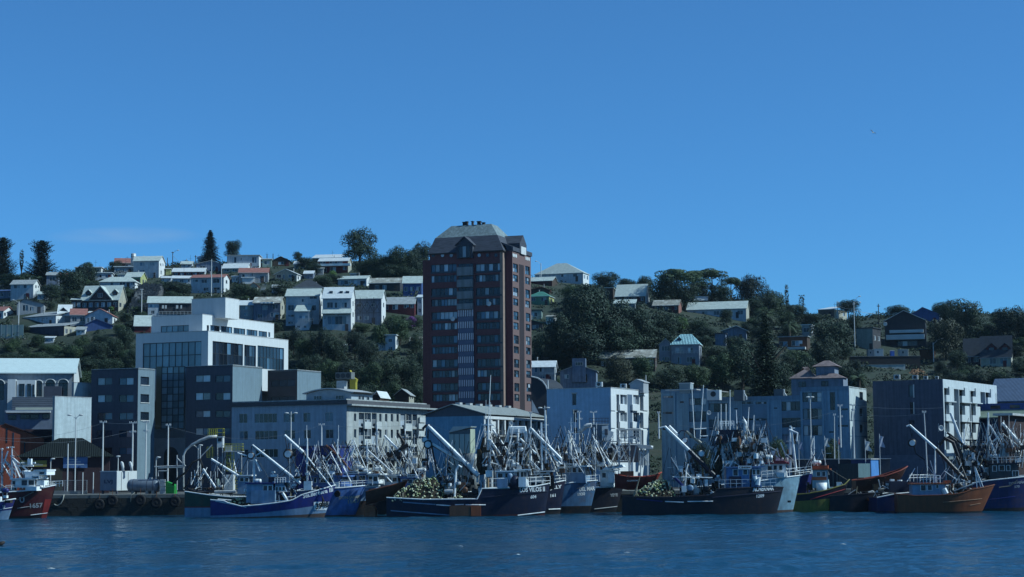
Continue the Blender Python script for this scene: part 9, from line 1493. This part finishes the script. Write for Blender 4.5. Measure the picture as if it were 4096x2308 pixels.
# 17 rust-orange wooden boat
b = Boat('rust-orange wooden boat with pale blue deckhouse and long boom', (3978, 1940), 3585, 298, 5, 6.2, 2.2); RO = bm('rust_orange_hull', (.25, .072, .024), da=.3, dirt=(.06, .03, .02)); b.hull([(3585, 1977), (3653, 1983), (3740, 1981), (3812, 1976), (3850, 1968), (3875, 1958), (3930, 1950), (3978, 1940)], [(.2, .3, DARK), (None, None, RO)], cap=RO); b.strip(3772, 2009, 3936, 1996, .05, bm('tan_strake', (.45, .25, .15))); b.strip(3884, 2022, 3930, 2014, .05, bm('tan_strake', (.45, .25, .15)))
b.house(3648, 1938, 3786, 1990, 2.1, LBL, ((3682, 1941, 3704, 1962), (3710, 1941, 3728, 1960), (3744, 1940, 3754, 1952)), ORNG, 3); b.box('orange_cap', 3780, 1922, 3804, 1932, 1.2, ORNG); b.rails(3680, 1930, 3760, 1928, 26, 6); b.spar([(3774, 1955), (3784, 1975)], .4, BWHT, -2.2, 'white_drum', 8); b.spar([(3638, 1700), (3744, 1795)], [.16, .2], SPAR, -.5, 'boom', 8); b.spar([(3744, 1795), (3850, 1909)], [.24, .3], DARK, -.5, 'boom', 8); b.spar([(3626, 1706), (3638, 1700)], .1, SPAR, -.5, 'boom_head'); b.block(3648, 1772, 20, -.5); b.spar([(3640, 1706), (3646, 1745)], .05, DARK, -.5, 'tackle'); b.spar([(3656, 1785), (3664, 1815), (3700, 1840)], .1, DARK, -.5, 'hydraulic_hose')
for x_ in (3908, 3924, 3934): b.spar([(3901, 1870), (x_, 1952)], .07, BWHT, -1.0, 'pole')
b.spar([(3815, 1964), (3898, 1934)], .1, W_STEEL, -1.4, 'derrick'); b.gear(3790, 3880, 1915, 1965, 36, 23, 1.8); b.winch(3836, 1946, -.6, 1.2); b.mast(3740, 1930, 1790, .14, 0, 0, (), ()); b.spar([(3756, 1780), (3780, 1752), (3812, 1770), (3830, 1820), (3846, 1880)], .26, DARK, 1.0, 'rubber_hose', 8)
b.rigging(3640, 3880, 1780, 1960, 36, 115)
# 18 Don Pena
b = Boat('navy trawler at the right edge with part-hidden DON PENA lettering', (4230, 1895), 3800, 308, 4, 8.5, 1.5); b.hull([(3800, 1945), (3935, 1922), (4030, 1912), (4096, 1905), (4230, 1895)], [(.4, .8, DARK), (None, None, bm('deep_blue_hull', (.015, .03, .14)))]); b.text('DON PEÑA', 4032, 1938, 4098, 1933, 11, W_STEEL); b.text('575', 4054, 1952, 4076, 1950, 9, W_STEEL); b.strip(3960, 1998, 4064, 1986, .06, ROYAL); b.house(3958, 1856, 4076, 1916, 2.6, bm('dark_wheelhouse', (.04, .06, .07)), ((3970, 1864, 3986, 1884), (3996, 1862, 4018, 1882), (4026, 1862, 4040, 1882), (4050, 1884, 4074, 1904, 2)), NAVY, 3); b.spar([(3996, 1950), (4040, 1944), (4070, 1920)], .06, ROPE, -4.3, 'mooring_rope')
b.mast(3953, 1880, 1650, .2, 2, 52, ((1776, 26),), ((4090, 1900),)); b.mast(3857, 1900, 1715, .2, 2, 100, ((1786, 26),), ()); b.spar([(3802, 1652), (3850, 1776)], [.18, .22], SPAR, -.3, 'boom', 8); b.spar([(4008, 1692), (4094, 1790)], [.2, .24], SPAR, .5, 'boom', 8); b.spar([(3958, 1700), (4006, 1776)], .14); b.spar([(3990, 1728), (4056, 1804)], .09); b.spar([(4010, 1735), (4090, 1800)], .12, W_STEEL); b.spar([(3962, 1775), (4000, 1742)], .12, SPAR); b.spar([(3788, 1730), (3850, 1776)], .16, DARK, -.5, 'boom'); b.spar([(3870, 1785), (3955, 1856)], .18, RUSTB, -.6, 'boom'); b.spar([(3780, 1760), (3800, 1748), (3822, 1764), (3840, 1810), (3842, 1880)], .3, DARK, -.4, 'rubber_hose', 8); b.whip(4036, 1800, 1660); b.whip(4082, 1790, 1695); b.whip(4004, 1800, 1665)
b.gear(3850, 4096, 1770, 1860, 110, 24, 2.6); b.gear(3860, 3960, 1860, 1915, 40, 25, 2.6); b.raft(3980, 1824, 1.8, -.8); b.raft(4060, 1808, 1.6); b.box('white_winch_hood', 4000, 1794, 4036, 1826, .9, W_STEEL); b.rails(3970, 1850, 4096, 1846, 20, 7, W_STEEL); b.box('sign_board', 4070, 1832, 4086, 1848, .1, BWHT, -3); b.spar([(3855, 1840), (3862, 1890)], [.6, .8], NET, 0, 'hanging_net', 9)
b.rigging(3850, 4110, 1640, 1880, 114, 116)
# ------------------------------------------------------------------ thin sea air over the harbour and hill
def haze():
 m = bpy.data.materials.new('sea_haze'); m.use_nodes = True; N = m.node_tree.nodes; N.clear(); o = N.new('ShaderNodeOutputMaterial'); v = N.new('ShaderNodeVolumePrincipled')
 v.inputs['Color'].default_value = (0.62, 0.82, 1.0, 1); v.inputs['Density'].default_value = 0.00003; v.inputs['Anisotropy'].default_value = 0.2; m.node_tree.links.new(v.outputs[0], o.inputs['Volume'])
 tag(MB().box(-950, -520, -6, 950, 1000, 135).build('haze', m), 'thin blue sea haze over harbour and hill', 'haze', kind='stuff')
haze()
